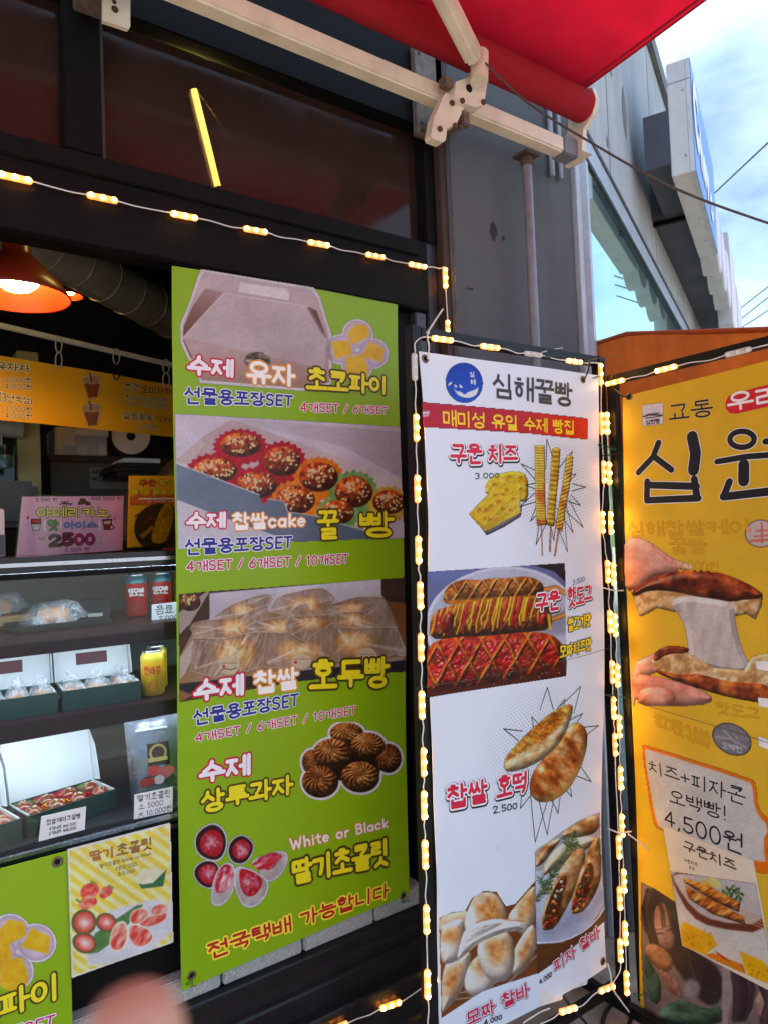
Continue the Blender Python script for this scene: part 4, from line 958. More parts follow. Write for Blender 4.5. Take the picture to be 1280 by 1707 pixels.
def pic_bags():
    p = Pic(C7, (55, 65, 1215, 712), 1.2)
    p.put(p.poly([(58, 155), (215, 140), (1202, 70), (1212, 548), (1000, 560), (660, 600), (64, 705)]), p.mixc((66, 46, 34), (96, 66, 46), p.noise(30, 5, stretch=(3, 1))))
    p.ink_in(p.poly([(1090, 100), (1202, 72), (1202, 200), (1090, 180)]), p.mixc((58, 44, 40), (88, 66, 60), p.noise(6, 3, stretch=(6, 1))))
    p.ink_in(p.poly([(1100, 190), (1205, 200), (1212, 420), (1150, 330)]), p.mixc((150, 104, 64), (122, 80, 46), p.noise(20, 3, stretch=(3, 1))))
    p.ink_in(p.poly([(58, 250), (200, 140), (215, 142), (120, 300), (62, 360)]), (176, 160, 150))
    p.ball(115, 195, 55, 45, 0, (128, 72, 40), (70, 40, 24), (190, 130, 84), seed=4, cover=False); sesame(p, 110, 190, 48, 36, 14, 3)
    p.ink_in(p.poly([(215, 150), (1080, 76), (1082, 180), (216, 290)]), p.grad((222, 216, 226), (196, 186, 194), (600, 100), (600, 230)))
    p.ink_in(p.poly([(180, 290), (1080, 170), (1200, 440), (1190, 500), (62, 610), (64, 470), (140, 330)]), p.mixc((178, 148, 116), (146, 112, 82), p.noise(40, 7)))
    p.ink_in(p.poly([(1040, 150), (1085, 160), (1208, 430), (1206, 470), (1165, 470)]), (206, 194, 188)); p.ink_in(p.poly([(64, 480), (130, 385), (150, 430), (90, 560), (64, 590)]), (196, 180, 168))
    rg = random.Random(11)
    bags = [([(215, 280), (330, 205), (440, 165), (545, 146), (500, 250), (380, 285)], (385, 232, 70, 38)), ([(520, 240), (560, 165), (700, 130), (790, 118), (860, 180), (800, 255), (600, 262)], (705, 205, 84, 46)), ([(810, 250), (830, 205), (960, 165), (1090, 165), (1110, 205), (1000, 270), (840, 268)], (925, 222, 74, 36)),
            ([(110, 310), (190, 288), (350, 272), (440, 232), (512, 208), (515, 345), (390, 372), (290, 380), (140, 375)], (335, 322, 78, 54)), ([(395, 325), (450, 295), (600, 265), (665, 210), (720, 196), (700, 320), (610, 350), (480, 352)], (570, 322, 92, 42)), ([(600, 330), (620, 268), (740, 262), (815, 258), (838, 300), (790, 345), (700, 395), (630, 360)], (735, 300, 84, 44)), ([(842, 320), (850, 248), (1000, 240), (1102, 188), (1165, 322), (1080, 322), (1000, 322), (870, 330)], (945, 290, 74, 48)),
            ([(122, 545), (128, 376), (290, 380), (410, 352), (505, 342), (488, 525), (380, 555), (250, 578)], (352, 455, 112, 86)), ([(490, 525), (505, 345), (600, 352), (690, 418), (740, 362), (838, 298), (838, 480), (740, 515), (640, 535)], (668, 440, 120, 66)), ([(845, 490), (852, 314), (960, 330), (1050, 322), (1160, 320), (1196, 445), (1060, 485), (940, 495)], (945, 405, 104, 74))]
    for k, (q, (bx_, by_, rx, ry)) in enumerate(bags):
        m_ = p.poly(q, 2, 1); p.ink_in(m_, p.mixc((132, 100, 74), (96, 68, 48), p.noise(20, k)), .75)
        mb_ = p.ell(bx_, by_, rx, ry, 0, 10); bt = np.clip(1.1 - p.er, 0, 1)
        p.ink_in(mb_ * m_, p.tri((120, 64, 22), (198, 132, 56), (246, 206, 120), np.clip(bt * 1.1 + (p.noise(10, k + 70, 3) - .5) * .9, 0, 1)), .9)
        c = np.array([bx_, by_], float); fold = p.noise(13, k + 50, 3, (1, 4), rg.uniform(-50, 50))
        p.ink_in(m_, p.mixc((196, 174, 160), (240, 232, 230), np.clip(fold * 2 - .5, 0, 1)), .34); p.relief(m_ * .55, (fold - .5) * 16, p.C.copy(), amb=.8, spec=.5, shin=14, cover=False)
        for _ in range(9):
            e = np.array(q[rg.randrange(len(q))], float) + rg.uniform(-14, 14); f_ = rg.uniform(.0, .35); p.ink_in(p.line([tuple(e), tuple(c * (1 - f_) + e * f_ + np.array([rg.uniform(-20, 20), rg.uniform(-20, 14)]))], rg.uniform(2, 6), 3.5) * m_, (252, 246, 242), rg.uniform(.25, .6))
        p.ink_in(p.line(q + [q[0]], 4, 2.2), (236, 226, 222), .5); p.ink_in(p.line([(x_, y_ + 7) for x_, y_ in q] + [(q[0][0], q[0][1] + 7)], 4, 3), (90, 64, 48), .3)
    p.ink_in(p.poly([(62, 612), (400, 572), (700, 530), (1206, 470), (1206, 492), (62, 640)]), (206, 196, 188), .55)
    p.ink_in(p.poly([(62, 610), (1206, 488), (1210, 548), (1000, 560), (640, 600), (130, 672), (64, 655)]), (48, 44, 50))
    p.ink_in(p.poly([(62, 640), (130, 668), (64, 705)]), (150, 110, 74))
    for x, y, rx, ry in ((318, 517, 52, 49), (682, 496, 50, 38), (1014, 470, 50, 44)):
        p.ink_in(p.ell(x, y, rx, ry), (216, 196, 166)); p.ink_in(p.line([(x - 38, y - 10), (x + 38, y - 12)], 4), (120, 96, 76), .6); p.ink_in(p.ell(x - 28, y + 5, 8, 7), (196, 40, 40))
        if y > 500: p.ink_in(p.line([(x - 44, y + 24), (x - 20, y + 16), (x + 10, y + 22), (x + 40, y + 12)], 4), (80, 60, 50))
    p.emit(GP, 'printed_picture', gb)
pic_bags()

def pic_cookies():
    p = Pic(C7, (680, 805, 1205, 1210), 1.05)
    cs = [(915, 862, 84, 54, 1), (1125, 990, 66, 74, 2), (1022, 925, 86, 66, 3), (745, 1012, 52, 64, 4), (845, 965, 96, 74, 5), (785, 1112, 92, 82, 6), (985, 1086, 96, 80, 7)]
    for x, y, rx, ry, a in cs: p.put(p.ell(x, y, rx + 14, ry + 14), (236, 230, 226))
    p.put(p.poly([(760, 960), (930, 880), (1100, 950), (1080, 1080), (900, 1110), (800, 1080)]), (34, 22, 16))
    for k, (x, y, rx, ry, a) in enumerate(cs):
        mk = p.ell(x, y, rx, ry, 0); u, v = p.eu, p.ev; R_ = min(rx, ry) / p.k.k
        th = np.arctan2(v + .3, u - .1 * np.sin(a)) + (.7 + .2 * np.sin(a)) * p.er + .25 * p.noise(9, k); rid = np.abs(np.sin(th * 8 + k)) ** .6
        h = np.sqrt(np.clip(1.02 - p.er ** 2, 0, 1)) * R_ * 1.05 + rid * R_ * .22 * np.clip(p.er * 1.6, .2, 1) + (p.noise(3, k + 9, 2) - .5) * R_ * .1
        t = np.clip(.25 + .55 * rid + (p.noise(7, k) - .5) * .9 - .25 * p.er + (.0 if a % 2 else -.14), 0, 1)
        p.relief(mk, h, p.tri((74, 36, 14), (176, 108, 52), (238, 190, 126), t), amb=.34, spec=.08)
    p.emit(GP, 'printed_picture', gb)
pic_cookies()

def berry(p, pts, core, coat, border=(226, 220, 224), red=(186, 24, 44), heart=(240, 214, 220), seed=1):
    """half a strawberry: outline pts, flesh scaled about its centre"""
    q = np.array(pts, float); c = q.mean(0)
    p.put(p.poly([tuple(c + (a - c) * 1.10) for a in q], 1.2, 2), border)
    p.put(p.poly([tuple(a) for a in q], 1.2, 2), p.mixc(coat, tuple(.7 * np.array(coat)), p.noise(12, seed)))
    cc = c + np.array(core[1]); m_ = p.poly([tuple(cc + (a - c) * core[0]) for a in q], 2, 2)
    X = (p.X - p.k(tuple(cc))[0]); Y = (p.Y - p.k(tuple(cc))[1]); rr = np.hypot(X, Y) / (np.abs(q - c).max() / p.k.k * core[0]); th = np.arctan2(Y, X)
    w = np.clip(1.0 - rr * 1.35 + (p.noise(5, seed, 3) - .5) * 1.5 + .18 * np.sin(th * 9 + 6 * p.noise(9, seed)) * rr, 0, 1)
    p.ink_in(m_, p.mixc(red, heart, w)); p.ink_in(m_, p.mixc(red, (120, 10, 26), p.noise(4, seed + 5)), .25)
def pic_berries(pl, crop, parent, S=1.0, O=(0, 0)):
    t = lambda L: [(O[0] + x * S, O[1] + y * S) for x, y in L]
    b = t([(95, 70), (560, 480)]); p = Pic(crop, (*b[0], *b[1]), 1.1)
    choc = (62, 26, 30); wc = (226, 212, 206)
    berry(p, t([(215, 92), (262, 130), (268, 200), (235, 258), (170, 248), (130, 210), (128, 150), (165, 110)]), (.76, (4, 4)), choc, seed=2)
    berry(p, t([(330, 138), (388, 175), (385, 225), (345, 275), (285, 262), (272, 190)]), (.72, (2, -2)), choc, seed=3)
    berry(p, t([(165, 255), (225, 265), (240, 330), (200, 385), (140, 360), (115, 300)]), (.76, (4, 0)), choc, seed=4)
    berry(p, t([(370, 262), (515, 210), (545, 250), (500, 335), (440, 350), (420, 300)]), (.62, (-8, -22)), wc, seed=5)
    p.ink_in(p.poly(t([(362, 275), (510, 222), (520, 250), (415, 305), (400, 290)]), 2, 1), p.mixc((196, 24, 44), (240, 220, 222), p.noise(6, 6, stretch=(3, 1), ang=-20) * 2 - .6))
    berry(p, t([(272, 268), (305, 290), (300, 390), (245, 455), (195, 445), (205, 360), (235, 290)]), (.7, (2, -24)), wc, seed=6)
    p.ink_in(p.poly(t([(255, 280), (302, 300), (296, 370), (225, 405), (215, 380), (232, 320)]), 2, 1), p.mixc((190, 22, 42), (242, 224, 226), p.noise(6, 16, stretch=(1, 3), ang=25) * 2 - .55))
    berry(p, t([(315, 285), (380, 300), (450, 345), (445, 400), (400, 455), (345, 460), (312, 400), (305, 330)]), (.72, (0, -18)), wc, heart=(246, 228, 228), seed=7)
    p.emit(pl, 'printed_picture', parent)
pic_berries(GP, C8, gb)

def L_(pl, crop, text, quad, layers, par, **k): return lettering(pl, crop, text, quad, layers, par, **k)
SUJE = [(RED, .20), (WHT, .105)]; ORL = [(ORG, .17), ((250, 246, 240), .088)]; YL = [(BRN, .205), (YEL, .10)]; NV = [(WHT, .15), (NAVY, .086)]; CR = [(WHT, .165), (CRIM, .085)]
L_(GP, C6, '수제', [(112, 485), (338, 520), (112, 592), (335, 598)], SUJE, gb)
L_(GP, C6, '유자', [(412, 516), (650, 552), (412, 640), (648, 645)], ORL, gb)
L_(GP, C6, '초코파이', [(712, 556), (1122, 606), (712, 664), (1120, 685)], YL, gb)
L_(GP, C6, '선물용포장SET', [(94, 650), (640, 700), (94, 735), (636, 750)], NV, gb)
L_(GP, C6, '4개SET / 6개SET', [(678, 732), (1122, 755), (676, 780), (1120, 790)], CR, gb)
L_(GP, C6, '수제', [(104, 1290), (296, 1295), (100, 1380), (294, 1365)], SUJE, gb)
L_(GP, C6, '찹쌀cake', [(336, 1298), (702, 1298), (336, 1378), (700, 1362)], ORL, gb)
L_(GP, C6, '꿀', [(764, 1288), (862, 1285), (762, 1425), (866, 1420)], [(BRN, .145), (YEL, .07)], gb)
L_(GP, C6, '빵', [(972, 1300), (1148, 1292), (972, 1412), (1150, 1412)], [(BRN, .165), (YEL, .082)], gb)
L_(GP, C6, '선물용포장SET', [(90, 1430), (632, 1414), (92, 1508), (630, 1472)], NV, gb)
L_(GP, C6, '4개SET / 6개SET / 10개SET', [(98, 1542), (916, 1504), (98, 1592), (914, 1550)], CR, gb)
L_(GP, C7, '수제', [(138, 592), (388, 566), (142, 706), (388, 660)], SUJE, gb)
L_(GP, C7, '찹쌀', [(446, 556), (666, 528), (452, 660), (668, 628)], ORL, gb)
L_(GP, C7, '호두빵', [(726, 496), (1124, 478), (730, 638), (1122, 620)], [(BRN, .165), (YEL, .082)], gb)
L_(GP, C7, '선물용포장SET', [(134, 748), (672, 660), (140, 822), (670, 722)], NV, gb)
L_(GP, C7, '4개SET / 6개SET / 10개SET', [(142, 866), (958, 722), (148, 908), (958, 764)], CR, gb)
L_(GP, C7, '수제', [(168, 1012), (424, 974), (174, 1124), (424, 1068)], SUJE, gb)
L_(GP, C7, '상투과자', [(178, 1166), (644, 1080), (184, 1268), (644, 1168)], YL, gb)
L_(GP, C8, 'White or Black', [(550, 160), (982, 64), (556, 212), (984, 106)], [((206, 128, 66), .17), ((240, 226, 220), .095)], gb)
L_(GP, C8, '딸기초콜릿', [(562, 264), (982, 160), (566, 358), (984, 268)], [(BRN, .20), (YEL, .095)], gb)
L_(GP, C8, '전국택배 가능합니다', [(178, 628), (984, 352), (190, 692), (982, 414)], [((250, 226, 60), .20), ((184, 30, 30), .085)], gb)

# ---------------------------------------------------------------- white banner
wb = empty('white_menu_banner', at_y(880, 1690, 1.41), 'tall white vinyl banner with grilled snacks and prices in the black light frame', 'banner')
WP = Plane((1.46, 1.40, 1.1), (1, 0, 0), (0, 0, 1), lambda u, v: .010 * np.sin(v * 2.6 + .5) + .006 * np.sin(v * 6 + u * 5) + .004 * np.sin(u * 9 + 1) + .0016 * np.sin(v * 21 + u * 13) * np.sin(u * 6 + 1) - .012)
sheet(WP, PX, [(704, 583), (1000, 625), (744, 1778), (1018, 1617)], 'cloth', wb, mat('white_vinyl', (238, 243, 252), .30, var=.035, vscale=3, spec=.45, translucent=.12), (30, 110))
for p, c in (((714, 596), C9), ((1, 1), None), ((1012, 1607), PX)):
    if c is not None: eyelet(WP, PX, p, wb, .012)
eyelet(WP, PX, (974, 632), wb, .012)
def pic_logo():
    p = Pic(C9, (255, 200, 475, 448), 1.0)
    p.put(p.ell(365, 325, 104, 115), p.grad((24, 70, 172), (30, 92, 196), (365, 220), (365, 430)))
    w = (240, 242, 250)
    p.ink_in(p.poly([(300, 345), (318, 372), (345, 375), (366, 395), (384, 378), (402, 372), (430, 362), (442, 345), (440, 380), (420, 402), (390, 412), (355, 408), (322, 392)], 1.2, 1), w)
    p.ink_in(p.poly([(338, 392), (366, 400), (384, 386), (372, 412), (350, 408)], 2), (30, 86, 190), .0)
    for q in ([(270, 345), (283, 322), (300, 318), (292, 336)], [(314, 352), (306, 330), (322, 340), (328, 352)], [(340, 355), (336, 330), (352, 342), (358, 354)]): p.ink_in(p.poly(q, 1.2, 1), w)
    p.emit(WP, 'printed_logo', wb, .0004)
pic_logo()
L_(WP, C9, '심', [(398, 262), (424, 263), (396, 290), (424, 292)], [((240, 242, 250), .07)], wb); L_(WP, C9, '해', [(400, 306), (428, 306), (400, 334), (428, 336)], [((240, 242, 250), .07)], wb)
L_(WP, C9, '심해꿀빵', [(526, 272), (962, 338), (524, 402), (964, 458)], [((62, 58, 58), .072)], wb, square=True)
def pic_band():
    p = Pic(C9, (112, 430, 1062, 655), 1.6)
    p.put(p.poly([(117, 437), (400, 458), (700, 488), (1054, 528), (1055, 646), (700, 612), (400, 592), (121, 578)]), p.grad((196, 34, 62), (226, 62, 44), (500, 500), (1060, 600)))
    p.ink_in(p.poly([(118, 490), (160, 488), (156, 502), (118, 504)]), (236, 236, 240)); p.ink_in(p.poly([(118, 506), (158, 504), (152, 518), (118, 518)]), (236, 236, 240), .8)
    p.emit(WP, 'printed_band', wb, .0004)
pic_band()
L_(WP, C9, '매미성 유일 수제 빵집', [(236, 480), (982, 545), (236, 566), (980, 615)], [((250, 214, 30), .07)], wb, square=True)
OUT = [((30, 30, 36), .22), ((246, 240, 244), .17), ((214, 34, 66), .09)]
L_(WP, C9, '구운 치즈', [(276, 672), (648, 684), (276, 784), (646, 776)], OUT, wb, shadow=(.03, -.05))
L_(WP, C9, '3.000', [(408, 836), (545, 838), (408, 872), (545, 862)], [((20, 20, 24), .09)], wb, jitter=.03)
halftone(WP, C9, (860, 930), 240, 310, (176, 178, 190), wb, rin=.2)
burst(WP, C9, (850, 920), [(818, 645), (968, 712), (986, 840), (1042, 915), (1008, 1018), (1024, 1142), (962, 1172), (922, 1280), (842, 1215), (738, 1240), (710, 1108), (655, 1025), (668, 785), (690, 905)], 110, wb)
def pic_cheese():
    p = Pic(C9, (360, 815, 720, 1190), 1.05)
    p.put(p.poly([(400, 1085), (470, 1185), (560, 1140), (655, 1080), (665, 1020)], 16), (190, 190, 202), .8)
    p.dome([(470, 885), (530, 842), (640, 822), (708, 850), (706, 992), (660, 1002), (560, 960), (462, 965)], 22, (222, 170, 24), (242, 208, 60), (252, 232, 120), 3, .1, 9, 1)
    p.relief(p.poly([(370, 1068), (500, 935), (590, 880), (655, 960), (560, 1020), (455, 1135)], 1.5), p.noise(5, 8, 3) * 1.2, p.mixc((246, 218, 70), (236, 196, 40), p.noise(26, 2)), amb=.5)
    p.relief(p.poly([(370, 1068), (455, 1135), (560, 1020), (655, 960), (655, 1060), (460, 1165)], 1.5), p.noise(5, 8, 3) * 1.2, p.grad((250, 226, 110), (224, 178, 40), (640, 960), (470, 1150)), amb=.45)
    for x, y, rx, ry in ((520, 905, 16, 12), (605, 862, 14, 9), (668, 872, 12, 20), (665, 935, 12, 18), (430, 1050, 14, 20), (470, 1050, 18, 18), (496, 1028, 16, 16), (540, 1005, 18, 17), (560, 1045, 14, 14), (490, 1105, 15, 14), (462, 1095, 10, 14), (585, 935, 14, 14), (520, 965, 12, 12), (566, 960, 14, 8), (620, 985, 12, 10), (600, 1050, 11, 13)):
        m_ = p.ell(x, y, rx, ry); p.ink_in(m_, p.mixc((178, 112, 10), (240, 196, 60), np.clip(.5 + .55 * (p.eu * .5 + p.ev * .8), 0, 1)))
    p.emit(WP, 'printed_picture', wb)
pic_cheese()
def pic_sticks():
    p = Pic(C9, (735, 668, 980, 1312), 1.0)
    def stick(q, wood, dark, seed, ang, per):
        for a in wood: p.put(p.line(a, 9), (176, 112, 66)); p.put(p.line(a, 4), (214, 164, 116))
        m_ = p.poly(q, 1.2, 0); e = np.clip(p.pd / 3.2, 0, 1); a = math.radians(ang); V = (-p.X * math.sin(a) + p.Y * math.cos(a)) + 1.5 * p.noise(6, seed)
        rib = .5 + .5 * np.sin(V * 2 * math.pi / per); h = np.sqrt(np.clip(1 - (1 - e) ** 2, 0, 1)) * 2.6 + rib * .9
        t = np.clip(rib * .55 + (p.noise(10, seed, 3) - .5) * 1.5 + p.noise(46, seed + 3, 1) * .7 - .25, 0, 1)
        p.relief(m_, h, p.mixc((252, 220, 96), dark, t), spec=.2, amb=.45)
    stick([(745, 682), (802, 682), (804, 1130), (744, 1132)], [[(772, 1120), (772, 1298)]], (184, 72, 20), 5, 2, 4.2)
    stick([(848, 700), (870, 690), (896, 700), (850, 1136), (806, 1130)], [[(830, 1120), (816, 1278)]], (172, 122, 24), 6, 7, 8.0)
    stick([(934, 735), (970, 742), (966, 800), (896, 1168), (856, 1148)], [[(876, 1150), (844, 1300)]], (180, 82, 24), 7, -24, 5.5)
    p.emit(WP, 'printed_picture', wb, .0013)
pic_sticks()
def pic_hotdog():
    p = Pic(C10, (148, 60, 925, 830), 1.0)
    p.put(p.poly([(150, 112), (903, 62), (920, 698), (163, 826)]), p.grad((120, 130, 176), (88, 62, 54), (200, 120), (300, 800)))
    p.ink_in(p.poly([(720, 74), (903, 62), (906, 170), (840, 110)]), (40, 38, 50))
    m_ = p.ell(560, 400, 420, 318, -6); p.ink_in(m_, p.mixc((216, 216, 228), (186, 188, 206), p.noise(60, 2))); p.ink_in(np.clip(1 - np.abs(p.er - .97) / .03, 0, 1), (236, 236, 244), .8)
    p.ink_in(p.poly([(700, 430), (920, 320), (920, 460), (830, 470)], 10), (140, 138, 156), .7)
    for q in ([(770, 215), (850, 200), (905, 232)], [(780, 400), (910, 350)]): p.ink_in(p.line(q, 30), (176, 112, 56)); p.ink_in(p.line(q, 14), (222, 164, 98))
    def dog(q, c, n, dark, base, light, seed, lat, hgt, x0, L_, spec):
        m_ = p.poly(q, 1.4, 1); e = np.clip(p.pd / hgt, 0, 1); kx, ky = p.k(c); sl = math.tan(math.radians(-4.5))
        u = (p.X * p.k.k - 0 - p.k.ox * p.k.k - x0) / L_ * n; v = (p.Y - ky - (p.X - kx) * sl) / (hgt * 1.1) + .25 * (p.noise(18, seed) - .5)
        a_ = np.abs(np.sin(math.pi * (u + v * .55))); b_ = np.abs(np.sin(math.pi * (u - v * .55))); ridge = np.maximum(np.clip(1 - a_ * 2.4, 0, 1), np.clip(1 - b_ * 2.4, 0, 1)) ** .7
        h = np.sqrt(np.clip(1 - (1 - e) ** 2, 0, 1)) * hgt * .75 + lat * ridge * 5.5 + (p.noise(4, seed, 3) - .5) * 2.2
        t = np.clip(.28 + ridge * .42 * lat + (p.noise(8, seed + 2, 4) - .5) * 1.1, 0, 1)
        p.relief(m_, h, p.tri(dark, base, light, t), spec=spec, amb=.34, shin=26, cover=False); return m_, ridge, e, h
    dog([(240, 285), (245, 215), (290, 172), (360, 152), (430, 160), (500, 146), (570, 148), (640, 140), (700, 136), (770, 165), (790, 215), (760, 250), (640, 268), (400, 282), (300, 300)], (520, 215), 6.5, (120, 58, 18), (198, 128, 58), (244, 186, 112), 3, 1.0, 20, 240, 540, .12)
    p.ink_in(p.poly([(235, 278), (300, 268), (780, 240), (800, 262), (300, 302)], 5), p.mixc((240, 170, 40), (210, 120, 30), p.noise(10, 4)), .85)
    m_, r_, e, h0 = dog([(165, 490), (168, 390), (200, 330), (300, 298), (520, 258), (700, 248), (800, 290), (838, 370), (822, 436), (700, 450), (500, 474), (300, 494)], (500, 370), 6, (120, 56, 16), (188, 116, 44), (230, 168, 84), 5, .3, 26, 165, 660, .1)
    rg = random.Random(5)
    for i in range(34):
        x = 190 + 18 * i + rg.uniform(-8, 8); top = 318 - i * 2.0; red = i % 4 == 1 or i % 7 == 3
        w = rg.uniform(9, 15); ln = rg.uniform(90, 165); pts = [(x + 20, top - rg.uniform(14, 46)), (x + 4 + rg.uniform(-6, 6), top + ln * .35), (x - 8 + rg.uniform(-8, 8), top + ln * .7), (x - 10 + rg.uniform(-8, 8), top + ln)]
        mk = p.line(pts, w) * m_; hh = mk * w / p.k.k * .9
        p.relief(mk, hh + h0 * .3, np.broadcast_to(np.array((186, 22, 26) if red else (246, 178, 34), float), p.C.shape), spec=.55, amb=.5, shin=18, cover=False)
    p.ball(270, 400, 30, 62, 15, (140, 16, 18), (90, 8, 10), (190, 30, 30), seed=3, cover=False, hl=(0, 0)); p.ball(780, 378, 24, 40, 10, (176, 20, 28), (110, 8, 14), (220, 50, 50), seed=4, cover=False, hl=(0, 0)); p.ink_in(p.line([(815, 356), (822, 432)], 15), (240, 182, 44))
    q = [(158, 720), (152, 570), (190, 505), (300, 480), (450, 476), (600, 460), (720, 446), (830, 460), (890, 510), (908, 580), (884, 650), (760, 700), (560, 735), (380, 765), (160, 800)]
    m_, r_, e, h0 = dog(q, (520, 610), 6.2, (110, 30, 10), (206, 84, 26), (246, 150, 62), 8, 1.25, 34, 150, 760, .2)
    ket = np.clip((.55 - r_) * 3.0, 0, 1) * np.clip((p.noise(22, 14, 2) - .30) * 5, 0, 1) * m_ * np.clip(e * 2.0, 0, 1)
    p.relief(ket, h0 * .6 + (p.noise(6, 17, 2) - .5) * 5, p.tri((112, 6, 12), (190, 14, 22), (230, 40, 34), p.noise(9, 15)), spec=.9, amb=.45, shin=40, cover=False)
    p.ink_in(p.poly([(160, 775), (400, 765), (700, 700), (906, 620), (918, 694), (163, 824)], 8), p.mixc((120, 28, 18), (56, 20, 20), p.noise(14, 4)), .85)
    for k in range(70): p.ink_in(p.ell(rg.uniform(200, 890), rg.uniform(600, 760), rg.uniform(1.5, 5), rg.uniform(1.5, 4)), (250, 226, 214), .75)
    cut = p.poly([(150, 112), (903, 62), (920, 698), (163, 826)]); p.A = p.A * (cut > .5)
    p.emit(WP, 'printed_picture', wb)
pic_hotdog()
L_(WP, C10, '구운', [(740, 236), (870, 218), (742, 340), (872, 316)], [((30, 30, 36), .20), ((246, 240, 244), .16), ((214, 34, 66), .092)], wb, shadow=(.03, -.05), base=.0016)
L_(WP, C10, '핫도그', [(918, 205), (1058, 186), (920, 310), (1058, 275)], [((30, 30, 36), .17), ((246, 240, 244), .14), ((214, 34, 66), .08)], wb, shadow=(.03, -.05), base=.0016)
L_(WP, C10, '3.000', [(948, 158), (1022, 138), (948, 188), (1020, 164)], [((40, 40, 46), .07)], wb, jitter=.03)
L_(WP, C10, '불고기맛', [(922, 372), (1056, 348), (924, 446), (1054, 412)], [((30, 30, 30), .15), ((250, 214, 40), .075)], wb, base=.0016)
L_(WP, C10, '모짜치즈맛', [(876, 530), (1062, 482), (880, 594), (1060, 550)], [((30, 30, 30), .15), ((250, 214, 40), .08)], wb, base=.0016)
halftone(WP, C10, (830, 1110), 320, 400, (182, 184, 196), wb, rin=.25)
burst(WP, C10, (830, 1100), [(820, 762), (1004, 756), (1026, 910), (1120, 980), (920, 828), (742, 930), (590, 1000), (1090, 1300), (980, 1385), (905, 1480), (690, 1452), (840, 1600), (770, 1640)], 240, wb)
def pic_hotteok():
    p = Pic(C10, (585, 840, 1075, 1435), 1.05)
    p.dome([(950, 975), (1010, 958), (1058, 1010), (1062, 1110), (1020, 1240), (950, 1360), (870, 1410), (800, 1420), (750, 1385), (738, 1310), (760, 1230), (850, 1120)], 46, (150, 66, 14), (214, 128, 50), (248, 214, 158), 4, .16, 13, 2, .25, .42, (1, 1.8), -40)
    m_ = p.poly([(1062, 1080), (1050, 1200), (960, 1370), (860, 1420), (800, 1422), (870, 1375), (950, 1290), (1015, 1180)], 12, 1); p.ink_in(m_, p.mixc((236, 190, 120), (200, 136, 70), p.noise(8, 6)), .75)
    p.dome([(592, 1180), (640, 1110), (720, 1020), (840, 910), (930, 858), (968, 858), (966, 920), (930, 1040), (850, 1140), (740, 1215), (640, 1245), (600, 1240)], 40, (214, 160, 92), (242, 206, 150), (252, 234, 200), 5, .12, 14, 2, .15, .5)
    m_ = p.poly([(592, 1180), (640, 1110), (720, 1020), (840, 910), (930, 858), (962, 862), (920, 960), (800, 1070), (660, 1150), (600, 1195)], 5, 2)
    p.relief(m_, (p.noise(9, 9, 4, (1, 2), -45) - .5) * 9, p.tri((150, 62, 8), (222, 134, 34), (252, 196, 96), np.clip(.5 + (p.noise(12, 12, 4, (1, 2.2), -45) - .5) * 2.2, 0, 1)), spec=.3, amb=.42, cover=False)
    p.emit(WP, 'printed_picture', wb, .0013)
pic_hotteok()
L_(WP, C10, '찹쌀', [(276, 1330), (500, 1290), (280, 1450), (502, 1408)], OUT, wb, shadow=(.03, -.05), base=.0018)
L_(WP, C10, '호떡', [(556, 1276), (722, 1242), (558, 1394), (724, 1350)], OUT, wb, shadow=(.03, -.05), base=.0018)
L_(WP, C10, '2.500', [(534, 1440), (672, 1420), (536, 1482), (672, 1452)], [((24, 24, 28), .09)], wb, jitter=.03, base=.0016)
